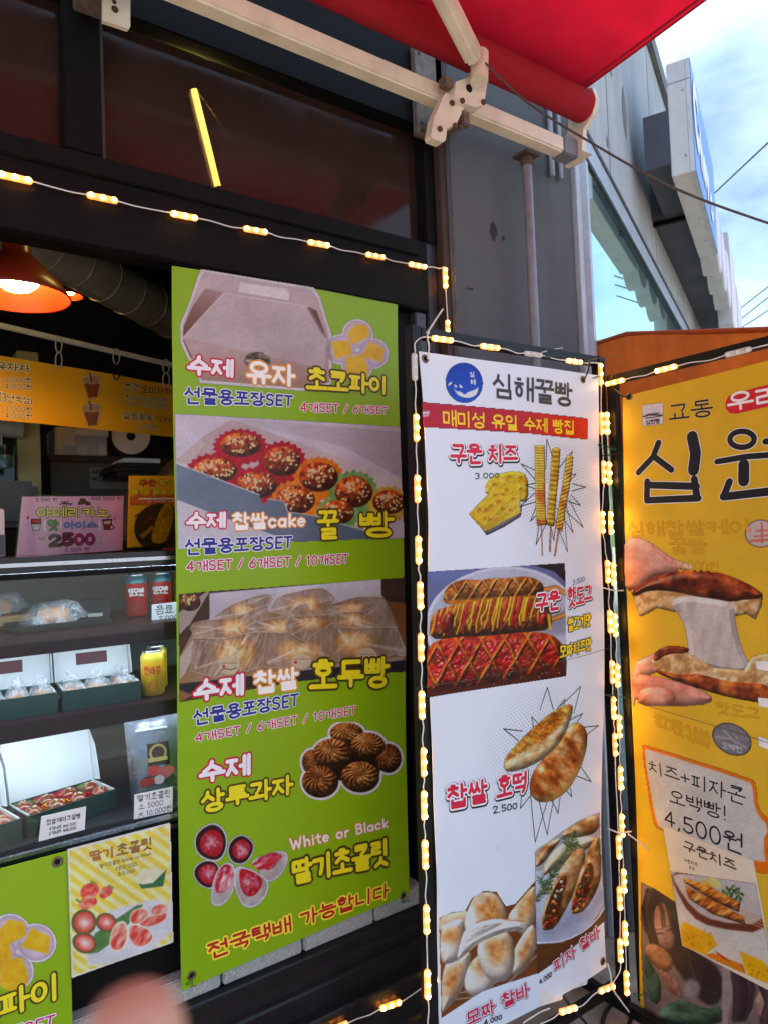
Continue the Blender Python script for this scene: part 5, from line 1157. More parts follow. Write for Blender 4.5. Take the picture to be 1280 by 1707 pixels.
def pic_burrito():
    p = Pic(C11, (740, 55, 1145, 950), 1.05)
    out_l = [(746, 275), (760, 255), (830, 215), (900, 165), (1000, 105), (1118, 58), (1142, 660), (755, 945)]
    p.put(p.poly(out_l), p.grad((188, 184, 190), (176, 168, 170), (800, 200), (1100, 700)))
    p.ink_in(p.poly([(748, 780), (900, 770), (1142, 600), (1142, 660), (755, 945)], 2), p.mixc((120, 74, 38), (78, 48, 28), p.noise(16, 2, 3, (3, 1), -30)))
    p.ink_in(p.poly([(747, 380), (1135, 330), (1142, 560), (1060, 680), (940, 750), (748, 775)], 2, 0), p.grad((214, 216, 230), (188, 190, 210), (900, 500), (800, 770))); p.ink_in(p.line([(748, 772), (860, 766), (940, 748), (1010, 715), (1060, 680), (1110, 630), (1142, 580)], 9), (234, 234, 244))
    R3 = ((140, 84, 40), (212, 164, 112), (244, 218, 184))
    p.dome([(870, 195), (1000, 110), (1115, 58), (1122, 170), (1000, 200)], 40, *R3, 1, .08, 16, 2, .1, cover=False); p.dome([(748, 330), (760, 262), (880, 195), (900, 210), (840, 270), (800, 330), (752, 362)], 34, *R3, 2, .08, 12, 2, .1, cover=False)
    p.dome([(785, 410), (800, 330), (870, 250), (960, 200), (1110, 190), (1125, 225), (900, 335), (830, 385)], 46, (196, 150, 104), (232, 204, 166), (248, 230, 206), 3, .06, 20, 2, .1, cover=False)
    p.ink_in(p.poly([(770, 700), (860, 690), (960, 560), (1050, 600), (1120, 480), (1142, 520), (1050, 640), (840, 740)], 16), (150, 150, 172), .55)
    p.dome([(778, 690), (786, 600), (850, 430), (950, 285), (1015, 250), (1042, 290), (1010, 410), (930, 570), (860, 690), (800, 708)], 38, *R3, 4, .08, 14, 1, .12, cover=False); p.dome([(942, 610), (955, 500), (1025, 330), (1085, 212), (1122, 190), (1132, 400), (1095, 500), (1030, 595), (975, 618)], 38, *R3, 5, .08, 14, 1, .12, cover=False)
    rg = random.Random(3)
    for q, n in (([(785, 690), (798, 610), (845, 480), (905, 395), (928, 430), (890, 560), (845, 695)], 90), ([(948, 605), (965, 510), (1020, 390), (1060, 325), (1088, 375), (1065, 480), (1005, 605)], 85)):
        m_ = p.poly(q, 2, 1); p.ink_in(m_, p.mixc((110, 40, 20), (60, 28, 20), p.noise(6, n))); xs = [a[0] for a in q]; ys = [a[1] for a in q]
        for k in range(n):
            x, y, r1, r2, an = rg.uniform(min(xs), max(xs)), rg.uniform(min(ys), max(ys)), rg.uniform(6, 15), rg.uniform(5, 11), rg.uniform(0, 180); c = rg.choice([(236, 168, 40), (196, 36, 36), (214, 110, 54), (104, 116, 56), (226, 208, 184), (160, 60, 36), (64, 60, 50), (206, 70, 60)])
            mk = p.ell(x, y, r1, r2, an) * m_; hh = np.sqrt(np.clip(1 - p.er ** 2, 0, 1)) * 3.0; p.relief(mk, hh, np.broadcast_to(np.array(c, float), p.C.shape), spec=.4, amb=.5, cover=False)
    for x0, y0, x1, y1 in ((748, 545, 800, 470), (800, 470, 880, 345), (880, 345, 985, 175), (800, 480, 775, 415), (790, 500, 840, 470), (935, 255, 920, 195), (940, 250, 1000, 235)):
        p.ink_in(p.line([(x0, y0), (x1, y1)], 5), (92, 96, 48)); k_ = int(math.hypot(x1 - x0, y1 - y0) / 7)
        for k in range(k_):
            t = k / k_; x, y = x0 + (x1 - x0) * t, y0 + (y1 - y0) * t
            for s_ in (-1, 1): L = rg.uniform(18, 34); an = math.atan2(y1 - y0, x1 - x0) + s_ * rg.uniform(.5, 1.1); p.ink_in(p.line([(x, y), (x + L * math.cos(an), y + L * math.sin(an))], rg.uniform(3, 6)), rg.choice([(60, 84, 52), (88, 112, 70), (44, 62, 42), (120, 140, 96)]))
    p.A = p.A * (p.poly(out_l) > .5)
    p.emit(WP, 'printed_picture', wb)
pic_burrito()
def pic_bread():
    p = Pic(C11, (226, 425, 756, 1205), 1.05)
    out_l = [(228, 640), (300, 608), (366, 604), (405, 530), (470, 490), (540, 495), (590, 575), (640, 560), (750, 430), (755, 940), (470, 1050), (250, 1205)]
    p.put(p.poly(out_l), p.mixc((166, 98, 42), (104, 58, 24), p.noise(26, 3, 3, (3, 1), -20)))
    for k in range(4): p.ink_in(p.line([(300 + k * 10, 1116 - k * 18), (470, 1098 - k * 20), (600, 1022 - k * 20), (750, 862 - k * 22)], 6), (176, 168, 160) if k % 2 else (90, 80, 72))
    D, B, Lg = (226, 182, 144), (246, 224, 202), (253, 243, 232)
    def bun(q, seed, R_=60, toast=None):
        p.dome(q, R_, D, B, Lg, seed, .015, 34, 2, .22, .58)
        if toast:
            m_ = p.poly(toast, 16, 2); p.ink_in(m_, p.tri((176, 96, 34), (222, 150, 76), (244, 190, 124), np.clip(.5 + (p.noise(9, seed + 4, 4) - .5) * 1.8, 0, 1)), .82)
    bun([(228, 660), (240, 630), (330, 605), (400, 600), (400, 690), (330, 720), (230, 730)], 1, 40)
    bun([(590, 640), (640, 570), (750, 440), (752, 520), (745, 660), (700, 740), (640, 710)], 2, 56, [(640, 600), (740, 470), (748, 550), (690, 670)])
    bun([(600, 930), (640, 780), (745, 640), (752, 800), (700, 920), (640, 962)], 3, 56, [(655, 810), (735, 680), (735, 770), (670, 880)])
    bun([(245, 1160), (250, 900), (330, 850), (410, 820), (400, 920), (350, 1070), (262, 1175)], 5, 60, [(262, 940), (370, 880), (335, 1010), (262, 1100)])
    bun([(366, 1040), (380, 930), (440, 840), (525, 850), (548, 970), (505, 1062), (420, 1090)], 4, 60, [(400, 930), (440, 865), (510, 880), (500, 960)])
    bun([(232, 700), (300, 655), (375, 640), (355, 865), (300, 898), (240, 900)], 6, 56, [(240, 722), (340, 690), (335, 770), (250, 780)])
    bun([(432, 830), (455, 745), (540, 700), (618, 722), (640, 830), (628, 950), (580, 996), (510, 990), (462, 930)], 7, 66, [(480, 775), (590, 745), (605, 850), (545, 905), (490, 855)])
    bun([(362, 700), (380, 600), (415, 520), (470, 494), (535, 502), (580, 570), (594, 645), (500, 685), (400, 750)], 8, 64, [(408, 570), (440, 512), (525, 515), (566, 585), (566, 650), (470, 668)])
    m_ = p.poly([(326, 885), (345, 780), (370, 700), (450, 662), (540, 640), (665, 650), (694, 705), (640, 708), (560, 724), (450, 776), (385, 840)], 1.5, 1)
    p.relief(m_, np.clip(p.pd / 7, 0, 1) * 5 + (p.noise(16, 6, 3, (3, 1), -30) - .5) * 6, p.mixc((252, 248, 240), (236, 222, 206), p.noise(18, 6)), amb=.55, spec=.3)
    p.ink_in(p.line([(430, 668), (490, 640), (530, 622), (580, 648), (690, 655)], 6), (206, 140, 76), .9); p.ink_in(p.line([(335, 880), (385, 836), (450, 774)], 5), (220, 170, 120), .8); p.ink_in(p.ell(446, 545, 36, 24, -20, 6), (250, 226, 190), .85)
    p.A = p.A * (p.poly(out_l) > .5)
    p.emit(WP, 'printed_picture', wb)
pic_bread()
O2 = [((30, 30, 36), .18), ((246, 240, 244), .15), ((206, 40, 76), .085)]
L_(WP, C11, '피자 찰바', [(836, 868), (1100, 678), (846, 928), (1108, 736)], O2, wb, shadow=(.03, -.05), base=.0018)
L_(WP, C11, '4.000', [(764, 976), (830, 926), (768, 1000), (832, 952)], [((24, 24, 28), .10)], wb, base=.0018, jitter=.03)
L_(WP, C11, '모짜 찰바', [(380, 1176), (706, 986), (388, 1244), (716, 1060)], O2, wb, shadow=(.03, -.05), base=.0018)
L_(WP, C11, '4.000', [(480, 1210), (574, 1176), (484, 1240), (576, 1200)], [((24, 24, 28), .10)], wb, base=.0018, jitter=.03)

# ---------------------------------------------------------------- yellow banner
XY = 1.86
yb = empty('yellow_bread_banner', (XY, 1.1, .15), 'worn yellow vinyl banner with big black brush lettering at the right', 'banner')
YP = Plane((XY, 1.40, 1.1), (0, -1, 0), (0, 0, 1), lambda u, v: .006 * np.sin(v * 4 + .5) + .004 * np.sin(u * 8 + v * 2) + .0010 * np.sin(v * 19 - u * 12) * np.sin(u * 7) - .007)
sheet(YP, PX, [(1035, 661), (1330, 586), (1064, 1690), (1330, 1900)], 'cloth', yb, mat('yellow_vinyl', (226, 180, 34), .42, var=.10, vscale=6, spec=.4, translucent=.1, bump=.06, bscale=22))
eyelet(YP, C12, (176, 322), yb, .012)
K_ = (26, 25, 30)
L_(YP, C12, '교동', [(346, 360), (540, 332), (352, 428), (544, 406)], [((238, 214, 140), .085), (K_, .062)], yb)
strokes(YP, C12, [[(642, 352), (900, 290)]], .0285, (206, 34, 44), yb, 'printed_pill', .0004)
L_(YP, C12, '우리', [(606, 308), (850, 262), (612, 392), (856, 348)], [((244, 240, 236), .07)], yb)
big = [([(308, 528), (285, 592), (222, 660)], .0095), ([(290, 590), (368, 648)], .0095), ([(455, 500), (472, 575), (464, 650)], .0165), ([(262, 700), (262, 785)], .010), ([(468, 690), (480, 770)], .0105), ([(262, 716), (478, 722)], .0105), ([(262, 784), (486, 774)], .0100),
       ([(566, 612), (690, 590), (800, 582), (860, 560)], .0080), ([(684, 625), (684, 698)], .0150), ([(622, 700), (596, 768)], .0095), ([(596, 768), (700, 756), (860, 738)], .0110), ([(780, 522), (840, 520)], .0085), ([(860, 480), (862, 700)], .014)]
circ = [(675 + 54 * math.cos(t), 512 + 36 * math.sin(t)) for t in np.linspace(0, 2 * math.pi, 20)]
for ln, w in big + [(circ, .0075)]:
    strokes(YP, C12, [ln], w + .0022, (238, 232, 220), yb, 'lettering_outline', .0006)
for ln, w in big + [(circ, .0075)]:
    strokes(YP, C12, [ln], w, K_, yb, 'lettering', .0011)
ghost = [((196, 146, 14), .10), ((214, 160, 18), .06)]
L_(YP, C12, '심해찹쌀케이', [(178, 880), (716, 872), (184, 944), (720, 930)], ghost, yb, base=.0003)
L_(YP, C12, '꿀빵', [(362, 950), (524, 962), (364, 1018), (524, 1022)], ghost, yb, base=.0003)
L_(YP, C12, '3,000원', [(400, 1050), (580, 1058), (404, 1100), (580, 1100)], ghost, yb, base=.0003)
L_(YP, C13, '핫도그', [(660, 30), (890, 70), (664, 90), (880, 130)], ghost, yb, base=.0003)
L_(YP, C13, '불고기맛 3,000', [(335, 90), (620, 190), (340, 150), (625, 280)], ghost, yb, base=.0003)
def pic_stamp():
    p = Pic(C12, (228, 342, 332, 460), 1.0); p.put(p.poly([(232, 360), (325, 349), (327, 444), (235, 455)]), (222, 218, 222))
    for q, w in (([(240, 412), (262, 404), (300, 404), (320, 406)], 6), ([(256, 402), (305, 396)], 4), ([(250, 418), (312, 410)], 4)): p.ink_in(p.line(q, w), (40, 38, 40))
    p.emit(YP, 'printed_logo', yb, .0004)
pic_stamp(); L_(YP, C12, '십원빵', [(250, 428), (310, 420), (252, 446), (312, 440)], [((40, 38, 40), .09)], yb, base=.0008)
def pic_hands():
    p = Pic(C12, (155, 940, 815, 1700), 1.15)
    SK = ((196, 128, 110), (220, 160, 142), (238, 190, 172))
    p.dome([(160, 948), (240, 950), (300, 985), (370, 1040), (440, 1062), (472, 1076), (465, 1100), (380, 1112), (300, 1122), (230, 1182), (166, 1190), (162, 1100)], 44, *SK, 1, .012, 26, 1, .12, .6)
    for q, w, c in (([(290, 995), (350, 1050), (430, 1086)], 5, SK[0]), ([(380, 1040), (372, 1070)], 4, SK[0]), ([(395, 1046), (388, 1074)], 4, SK[0]), ([(165, 1180), (230, 1172), (300, 1114), (380, 1106)], 12, (110, 50, 40))): p.ink_in(p.line(q, w, 2.4), c, .55)
    p.ink_in(p.ell(446, 1079, 20, 11, 12, 2), (246, 206, 194), .9)
    p.dome([(188, 1510), (260, 1480), (300, 1460), (330, 1520), (290, 1560), (220, 1565), (200, 1700), (188, 1700)], 30, *SK, 2, .012, 26, 1, .12, .6)
    p.dome([(195, 1556), (300, 1566), (430, 1598), (548, 1648), (545, 1690), (400, 1702), (200, 1700)], 44, *SK, 3, .012, 26, 1, .12, .6); p.dome([(215, 1640), (250, 1618), (320, 1612), (390, 1640), (380, 1702), (215, 1702)], 34, *SK, 4, .012, 26, 1, .12, .6)
    BR = ((186, 138, 84), (228, 190, 136), (250, 230, 190)); CR_ = ((74, 22, 8), (146, 58, 20), (208, 112, 50))
    p.dome([(190, 1188), (250, 1150), (350, 1110), (450, 1095), (560, 1100), (660, 1135), (730, 1170), (772, 1200), (768, 1250), (740, 1316), (700, 1290), (640, 1302), (560, 1280), (440, 1268), (380, 1280), (310, 1262), (250, 1296), (228, 1300), (205, 1225)], 18, *BR, 5, .16, 11, 0, .05, .55)
    p.dome([(188, 1190), (250, 1148), (350, 1108), (450, 1092), (560, 1098), (660, 1132), (730, 1168), (772, 1200), (765, 1222), (700, 1225), (640, 1236), (540, 1230), (440, 1200), (340, 1184), (260, 1186), (210, 1215)], 40, *CR_, 6, .04, 18, 1, .5, .4)
    m_ = p.poly([(360, 1232), (430, 1205), (560, 1222), (645, 1240), (652, 1330), (682, 1450), (724, 1530), (700, 1562), (560, 1545), (448, 1505), (440, 1400), (418, 1310)], 2, 1)
    p.relief(m_, np.clip(p.pd / 9, 0, 1) * 5 + (p.noise(14, 8, 2, (1, 4)) - .5) * 2.4, p.tri((206, 190, 182), (226, 214, 206), (250, 244, 238), p.noise(22, 8, 3, (1, 3))), amb=.5, spec=.25)
    p.dome([(278, 1500), (320, 1436), (400, 1436), (452, 1470), (560, 1530), (690, 1540), (722, 1478), (815, 1462), (815, 1690), (700, 1672), (560, 1642), (420, 1592), (330, 1562), (288, 1542)], 16, *BR, 9, .16, 11, 0, .05, .55)
    p.dome([(282, 1532), (400, 1562), (500, 1556), (620, 1592), (815, 1604), (815, 1692), (700, 1678), (560, 1645), (420, 1595), (330, 1568)], 26, (96, 34, 10), (172, 78, 26), (226, 140, 66), 10, .05, 14, 1, .4, .45); p.dome([(284, 1492), (300, 1450), (370, 1426), (452, 1440), (440, 1464), (350, 1466), (300, 1502)], 12, *CR_, 11, .1, 9, 1, .3)
    p.emit(YP, 'printed_picture', yb)
pic_hands()
def pic_coin(crop, cx, cy, rx, ry, ang, c1, c2, rim, marks, mc):
    R_ = max(rx, ry) * 1.12; p = Pic(crop, (cx - R_, cy - R_, cx + R_, cy + R_), 1.0)
    p.put(p.ell(cx, cy, rx, ry, ang), rim); p.ink_in(p.ell(cx, cy, rx * .93, ry * .93, ang), p.mixc(c1, c2, p.noise(14, 2)))
    for q, w in marks: p.ink_in(p.line(q, w), mc, .8)
    p.emit(YP, 'printed_coin', yb, .0004)
pic_coin(C12, 762, 932, 70, 62, 0, (222, 206, 200), (206, 186, 182), (130, 112, 104), [([(720, 965), (800, 960)], 14), ([(735, 945), (795, 940)], 10), ([(745, 920), (790, 918)], 10), ([(765, 885), (768, 970)], 10), ([(715, 905), (715, 925)], 6)], (206, 120, 100))
pic_coin(C13, 740, 228, 108, 78, 30, (150, 146, 150), (120, 116, 120), (84, 80, 84), [([(660, 215), (730, 225), (810, 270)], 12), ([(700, 180), (740, 225)], 10), ([(745, 200), (770, 225)], 8)], (178, 174, 178))
L_(YP, C13, '오백원', [(688, 240), (792, 268), (690, 272), (792, 300)], [((190, 186, 190), .07)], yb)
def pic_bubble():
    p = Pic(C13, (250, 250, 945, 950), 1.4)
    o = [(262, 262), (290, 258), (845, 432), (866, 470), (872, 590), (936, 655), (1010, 720), (915, 760), (936, 935), (880, 930), (350, 705), (318, 660)]
    i = [(274, 284), (300, 280), (828, 448), (846, 475), (856, 602), (930, 690), (896, 760), (916, 905), (370, 700), (338, 670)]
    p.put(p.poly(o, 1.5, 1), (226, 126, 14)); p.ink_in(p.poly(i, 1.5, 1), p.mixc((222, 216, 206), (204, 200, 196), p.noise(60, 3)))
    p.emit(YP, 'printed_bubble', yb, .0004)
pic_bubble()
L_(YP, C13, '치즈+피자콘', [(298, 338), (812, 488), (306, 400), (806, 574)], [(K_, .052)], yb)
L_(YP, C13, '오백빵!', [(408, 488), (716, 580), (412, 556), (716, 656)], [(K_, .055)], yb)
L_(YP, C13, '4,500원', [(380, 596), (800, 728), (384, 672), (800, 836)], [(K_, .055)], yb)
def pic_people():
    p = Pic(C13, (250, 960, 950, 1720), 1.2); rg = random.Random(8)
    out_l = [(256, 975), (330, 1010), (440, 1080), (600, 1330), (950, 1500), (950, 1720), (290, 1720), (262, 1300)]
    p.put(p.poly(out_l), p.mixc((190, 174, 164), (132, 116, 112), p.noise(40, 2, 4, (1, 2), 20)))
    SK = ((176, 116, 98), (212, 158, 138), (234, 190, 172))
    def strands(n, x0, x1, path, cols, w=(3, 9)):
        for k in range(n):
            t = rg.random(); d = x0 + (x1 - x0) * t; pts = [(x + d * sx + rg.uniform(-5, 5), y + d * sy + rg.uniform(-6, 6)) for x, y, sx, sy in path]; p.ink_in(p.line(pts, rg.uniform(*w), 2), rg.choice(cols), rg.uniform(.5, .95))
    H = [(34, 26, 30), (50, 38, 42), (72, 54, 58), (96, 74, 78), (40, 30, 36)]
    p.ink_in(p.poly([(268, 1210), (268, 1070), (310, 1010), (400, 1030), (455, 1100), (480, 1240), (560, 1340), (690, 1430), (690, 1600), (600, 1620), (500, 1500), (430, 1400), (330, 1300)], 6, 1), H[1])
    p.dome([(330, 1100), (380, 1080), (440, 1150), (452, 1240), (430, 1310), (395, 1330), (350, 1300), (325, 1220)], 40, *SK, 1, .01, 30, 2, .1, .55, cover=False)
    strands(46, -30, 46, [(300, 1020, .6, .2), (285, 1110, .6, 0), (300, 1200, .55, 0), (325, 1290, .5, 0)], H); strands(60, -60, 40, [(360, 1020, .7, .2), (430, 1090, .7, 0), (470, 1220, .8, 0), (560, 1380, 1, .2), (620, 1560, 1.1, .1)], H); strands(10, -8, 12, [(345, 1050, 1, 0), (372, 1130, 1, 0), (380, 1210, 1, 0)], H, (3, 5))
    for q, w, c, a_ in (([(398, 1228), (418, 1220), (434, 1224)], 7, (52, 34, 34), .95), ([(346, 1246), (362, 1240), (376, 1246)], 7, (52, 34, 34), .95), ([(394, 1206), (436, 1198)], 5, (70, 48, 46), .7), ([(340, 1224), (374, 1218)], 5, (70, 48, 46), .7), ([(386, 1240), (396, 1268), (384, 1276)], 6, (172, 112, 96), .8), ([(376, 1296), (394, 1292), (410, 1296)], 9, (184, 92, 84), .9)): p.ink_in(p.line(q, w, 2.2), c, a_)
    p.dome([(275, 1312), (330, 1288), (420, 1350), (434, 1425), (384, 1452), (300, 1385)], 40, (196, 120, 76), (228, 168, 122), (244, 200, 160), 4, .03, 16, 2, .15, .5, cover=False)
    for k in range(4): p.dome([(352 + 22 * k, 1430 + 16 * k), (378 + 22 * k, 1426 + 14 * k), (430 + 18 * k, 1520 + 14 * k), (420 + 18 * k, 1550 + 12 * k), (396 + 18 * k, 1530 + 12 * k)], 16, *SK, 6 + k, .01, 20, 2, .1, .5, cover=False)
    G = ((50, 92, 68), (92, 140, 110), (136, 178, 146))
    p.dome([(268, 1330), (300, 1380), (372, 1480), (364, 1620), (300, 1580)], 30, *G, 11, .25, 16, 1, .05, .45, (1, 3), 30, False); p.dome([(320, 1725), (380, 1620), (480, 1578), (600, 1640), (692, 1606), (692, 1725)], 40, *G, 12, .3, 18, 1, .05, .42, (3, 1), 20, False)
    p.ink_in(p.poly([(500, 1470), (580, 1500), (560, 1580), (480, 1570)], 8, 1), (206, 206, 214), .8)
    p.ink_in(p.poly([(690, 1400), (760, 1440), (720, 1720), (690, 1720)], 4), (206, 190, 182)); strands(70, -70, 60, [(800, 1450, 1, .3), (810, 1540, .9, .1), (800, 1640, .7, 0), (780, 1690, .5, 0)], H, (4, 10)); p.dome([(856, 1560), (950, 1500), (952, 1722), (880, 1702)], 40, *SK, 14, .01, 26, 1, .1, .5, cover=False); strands(14, -20, 30, [(880, 1490, 1, .2), (930, 1600, 1, 0), (900, 1700, 1, 0)], H, (3, 7))
    p.C = p.C * .66 + np.array([24, 20, 20]) + (p.noise(12, 77, 3) - .5)[..., None] * 26
    p.A *= p.poly(out_l) > .5
    p.emit(YP, 'printed_picture', yb, .0004)
pic_people()
# flyer stuck on the yellow banner
fl = empty('cheese_flyer', YP.px(*C13((640, 1400)), .0025), 'beige paper flyer of grilled cheese sticks taped on the yellow banner', 'flyer')
sheet(YP, C13, [(376, 680), (850, 862), (478, 1300), (985, 1560)], 'paper', fl, mat('beige_paper', (218, 202, 176), .7, var=.06), (16, 24), .0022, .0006)
L_(YP, C13, '구운치즈', [(484, 752), (760, 866), (488, 808), (762, 918)], [((66, 40, 34), .075)], fl, base=.0027)
L_(YP, C13, '구운치즈', [(484, 848), (560, 876), (486, 866), (560, 892)], [((66, 40, 34), .07)], fl, base=.0027); L_(YP, C13, '3.0', [(512, 888), (542, 898), (512, 904), (542, 912)], [((66, 40, 34), .09)], fl, base=.0027)
def pic_flyer():
    p = Pic(C13, (410, 910, 960, 1540), 1.2)
    full = p.poly([(414, 918), (860, 980), (975, 1520), (480, 1305)]); p.put(full, p.grad((206, 200, 196), (226, 220, 206), (600, 950), (600, 1400)))
    p.ink_in(p.poly([(420, 920), (560, 935), (900, 1100), (920, 1240), (640, 1210), (520, 1150), (430, 990)], 3, 1), (112, 60, 40)); p.ink_in(p.poly([(425, 925), (600, 945), (880, 1060), (905, 1195), (660, 1180), (540, 1120), (440, 985)], 3, 1), p.mixc((220, 212, 206), (196, 186, 182), p.noise(40, 2)))
    p.ink_in(p.ell(650, 975, 40, 20, 40), (226, 220, 150)); p.ink_in(p.ell(615, 990, 44, 14, 40), (226, 196, 90))
    for k in range(60): p.ink_in(p.ell(740 + 60 * math.cos(k * 2.4) * (k / 60) ** .5, 1035 + 55 * math.sin(k * 2.4) * (k / 60) ** .5 + (k % 5) * 6, 9, 6, k * 37), (60, 96, 48) if k % 3 else (96, 132, 70))
    for q in ([(478, 950), (600, 985), (785, 1080), (778, 1130), (640, 1070), (490, 980)], [(490, 990), (620, 1060), (800, 1150), (815, 1195), (640, 1140), (510, 1060)]):
        p.dome(q, 26, (150, 66, 16), (226, 140, 50), (250, 196, 104), int(q[0][0]), .25, 7, 0, .3, .4, (1, 3), 62, False)
    for k in range(4): p.ink_in(p.line([(800, 1120 + k * 14), (920, 1170 + k * 18)], 5), (206, 158, 106))
    p.ink_in(p.poly([(470, 1200), (490, 1180), (640, 1250), (665, 1300), (600, 1350), (478, 1300)], 2), p.mixc((242, 194, 40), (214, 156, 14), p.noise(9, 5))); p.ink_in(p.poly([(600, 1350), (640, 1340), (800, 1400), (820, 1460), (690, 1400)], 2), (216, 136, 40)); p.ink_in(p.poly([(780, 1330), (900, 1380), (950, 1430), (960, 1500), (830, 1470)], 2), (232, 182, 26))
    rg = random.Random(2)
    for k in range(24): p.ink_in(p.ell(*rg.choice([(rg.uniform(490, 640), rg.uniform(1220, 1320)), (rg.uniform(800, 940), rg.uniform(1380, 1480)), (rg.uniform(660, 790), rg.uniform(1370, 1430))]), rg.uniform(4, 9), 5, 20) * full, (190, 120, 14), .8)
    for k in range(5): p.ink_in(p.line([(655 + k * 12, 1330 + k * 8), (672 + k * 14, 1352 + k * 8)], 5), (190, 50, 40))
    p.A *= full > .5; p.emit(YP, 'printed_picture', fl, .0027)
pic_flyer()
for k, (c, q) in enumerate(((C12, [(742, 1500), (815, 1500), (745, 1535), (815, 1548)]), (C12, [(750, 1662), (815, 1668), (755, 1700), (815, 1712)]), (C13, [(878, 212), (950, 240), (880, 262), (950, 290)]))):
    t_ = empty('price_sticker', YP.px(*c(q[2]), .002), ['upper', 'middle', 'lower'][k] + ' small white blank price sticker at the edge of the yellow banner', 'sticker', 'white stickers on the yellow banner')
    sheet(YP, c, q, 'sticker_film', t_, mat('white_sticker', (232, 230, 224), .4), (6, 6), .0024, .0006)
# ================================================================ black light frames
M_FR = mat('black_frame_tube', (20, 20, 22), .4, .2, var=.3, vscale=30, bump=.1, streak=.2)
def bar(mb, a, b, w, d=None, up=(0, 1.0, 0)):
    a, b = np.array(a, float), np.array(b, float); t = b - a; L = np.linalg.norm(t); t /= L
    s_ = np.cross(t, up); s_ /= np.linalg.norm(s_); n_ = np.cross(s_, t)
    return mb.obox((a + b) / 2, (L, w, d or w), [t, s_, n_], 0, .0025)
wf = empty('banner_frame', (1.45, 1.43, 0), 'black square-tube frame carrying the white banner and warm lights', 'frame')
YF = 1.440
PL0, PL1 = np.array([1.118, YF, 2.045]), np.array([1.078, YF, .02]); PR0, PR1 = np.array([1.868, YF, 2.050]), np.array([1.835, YF, .02])
for a, b in ((PL0, PL1), (PR0, PR1)):
    mb = MB(); bar(mb, a, b, .032); mb.build('post', M_FR, wf)
mb = MB(); bar(mb, PL0 + [.0165, 0, -.016], PR0 + [-.0165, 0, -.016], .028, up=(0, 1.0, 0)); mb.build('top_rail', M_FR, wf)
mb = MB(); bar(mb, PL1 + [.0165, 0, .07], PR1 + [-.0165, 0, .07], .028); mb.build('bottom_rail', M_FR, wf)
for p in (PL1, PR1):
    mb = MB(); bar(mb, p + [0, -.25, -.003], p + [0, .2, -.003], .03, up=(0, 0, 1.0)); mb.build('foot', M_FR, wf)
yf = empty('banner_frame', (1.9, 1.1, 0), 'black square-tube frame carrying the yellow banner, standing out from the wall', 'frame')
XF = 1.892
mb = MB(); bar(mb, (XF, 1.405, 1.985), (XF, 1.405, .02), .03); mb.build('post', M_FR, yf)
mb = MB(); bar(mb, (XF, .30, 1.985), (XF, .30, .02), .03); mb.build('post', M_FR, yf)
mb = MB(); bar(mb, (XF, 1.389, 1.970), (XF, .316, 1.970), .028, up=(1.0, 0, 0)); mb.build('top_rail', M_FR, yf)
mb = MB(); bar(mb, (XF, 1.389, .045), (XF, .316, .045), .028, up=(1.0, 0, 0)); mb.build('bottom_rail', M_FR, yf)
# grey-green plastic edge strip beside the corner
mb = MB(); mb.tube([(1.905, 1.375, .1), (1.905, 1.375, 1.85)], .006, 8); mb.build('edge_strip', mat('grey_green_strip', (74, 92, 86), .5), yf)

# ---------------------------------------------------------------- strings of light modules
M_HOUSE = mat('led_housing', (238, 196, 150), .45, var=.05, translucent=.35, emit=(255, 170, 80), power=.30)  # own glow and peach colour stand in for light from the lenses
M_HOUSE0 = mat('led_housing_unlit', (226, 224, 216), .4, var=.08, translucent=.2)
M_LED = mat('led_lens_lit', (255, 214, 120), .3, var=.02, emit=(255, 190, 66), power=12.0)
M_LED0 = mat('led_lens_unlit', (236, 234, 226), .25)
def led_meshes():
    mb = MB(); L, W, H = .074, .0165, .0065; pts = []
    for cx_, a0 in ((L / 2 - W / 2, -90), (-L / 2 + W / 2, 90)):
        for k in range(7): a = math.radians(a0 + 30 * k); pts.append((cx_ + W / 2 * math.cos(a), W / 2 * math.sin(a)))
    n = len(pts); lay = [(0, 1.0), (H * .7, 1.0), (H, .86)]
    V = [(x * (1 if q == 1 else .96), y * q, z) for z, q in lay for x, y in pts]
    # waist between the lenses
    V = [(x, y * (1 - .12 * math.cos(x / L * 2 * math.pi * 1.5 + math.pi) * .5), z) for x, y, z in V]
    F_ = [(l * n + i, l * n + (i + 1) % n, (l + 1) * n + (i + 1) % n, (l + 1) * n + i) for l in range(2) for i in range(n)] + [tuple(range(2 * n, 3 * n))]
    def me(name, M):
        m_ = bpy.data.meshes.new(name); m_.from_pydata(V, [], F_); m_.materials.append(M); return m_
    mb2 = MB(); mb2.lathe((0, 0, 0), [(.0062, 0), (.0056, .003), (.0030, .0052), (.0001, .0058)], (0, 0, 1), 9)
    def md(name, M):
        m_ = bpy.data.meshes.new(name); m_.from_pydata(mb2.v, [], mb2.f); m_.materials.append(M); m_.polygons.foreach_set('use_smooth', [True] * len(mb2.f)); return m_
    return me('module_lit', M_HOUSE), me('module_unlit', M_HOUSE0), md('lens_lit', M_LED), md('lens_unlit', M_LED0)
M_HOUSE.cycles.emission_sampling = 'NONE'
ME_ON, ME_OFF, MD_ON, MD_OFF = led_meshes()
MD_VAR = [MD_ON]
for k_, (pw_, c_) in enumerate(((7.0, (255, 176, 58)), (10.0, (255, 186, 70)), (18.0, (255, 204, 92)))):
    m_ = MD_ON.copy(); m_.materials.clear(); m_.materials.append(mat('led_lens_lit_%d' % k_, (255, 214, 120), .3, var=.02, emit=c_, power=pw_)); MD_VAR.append(m_)
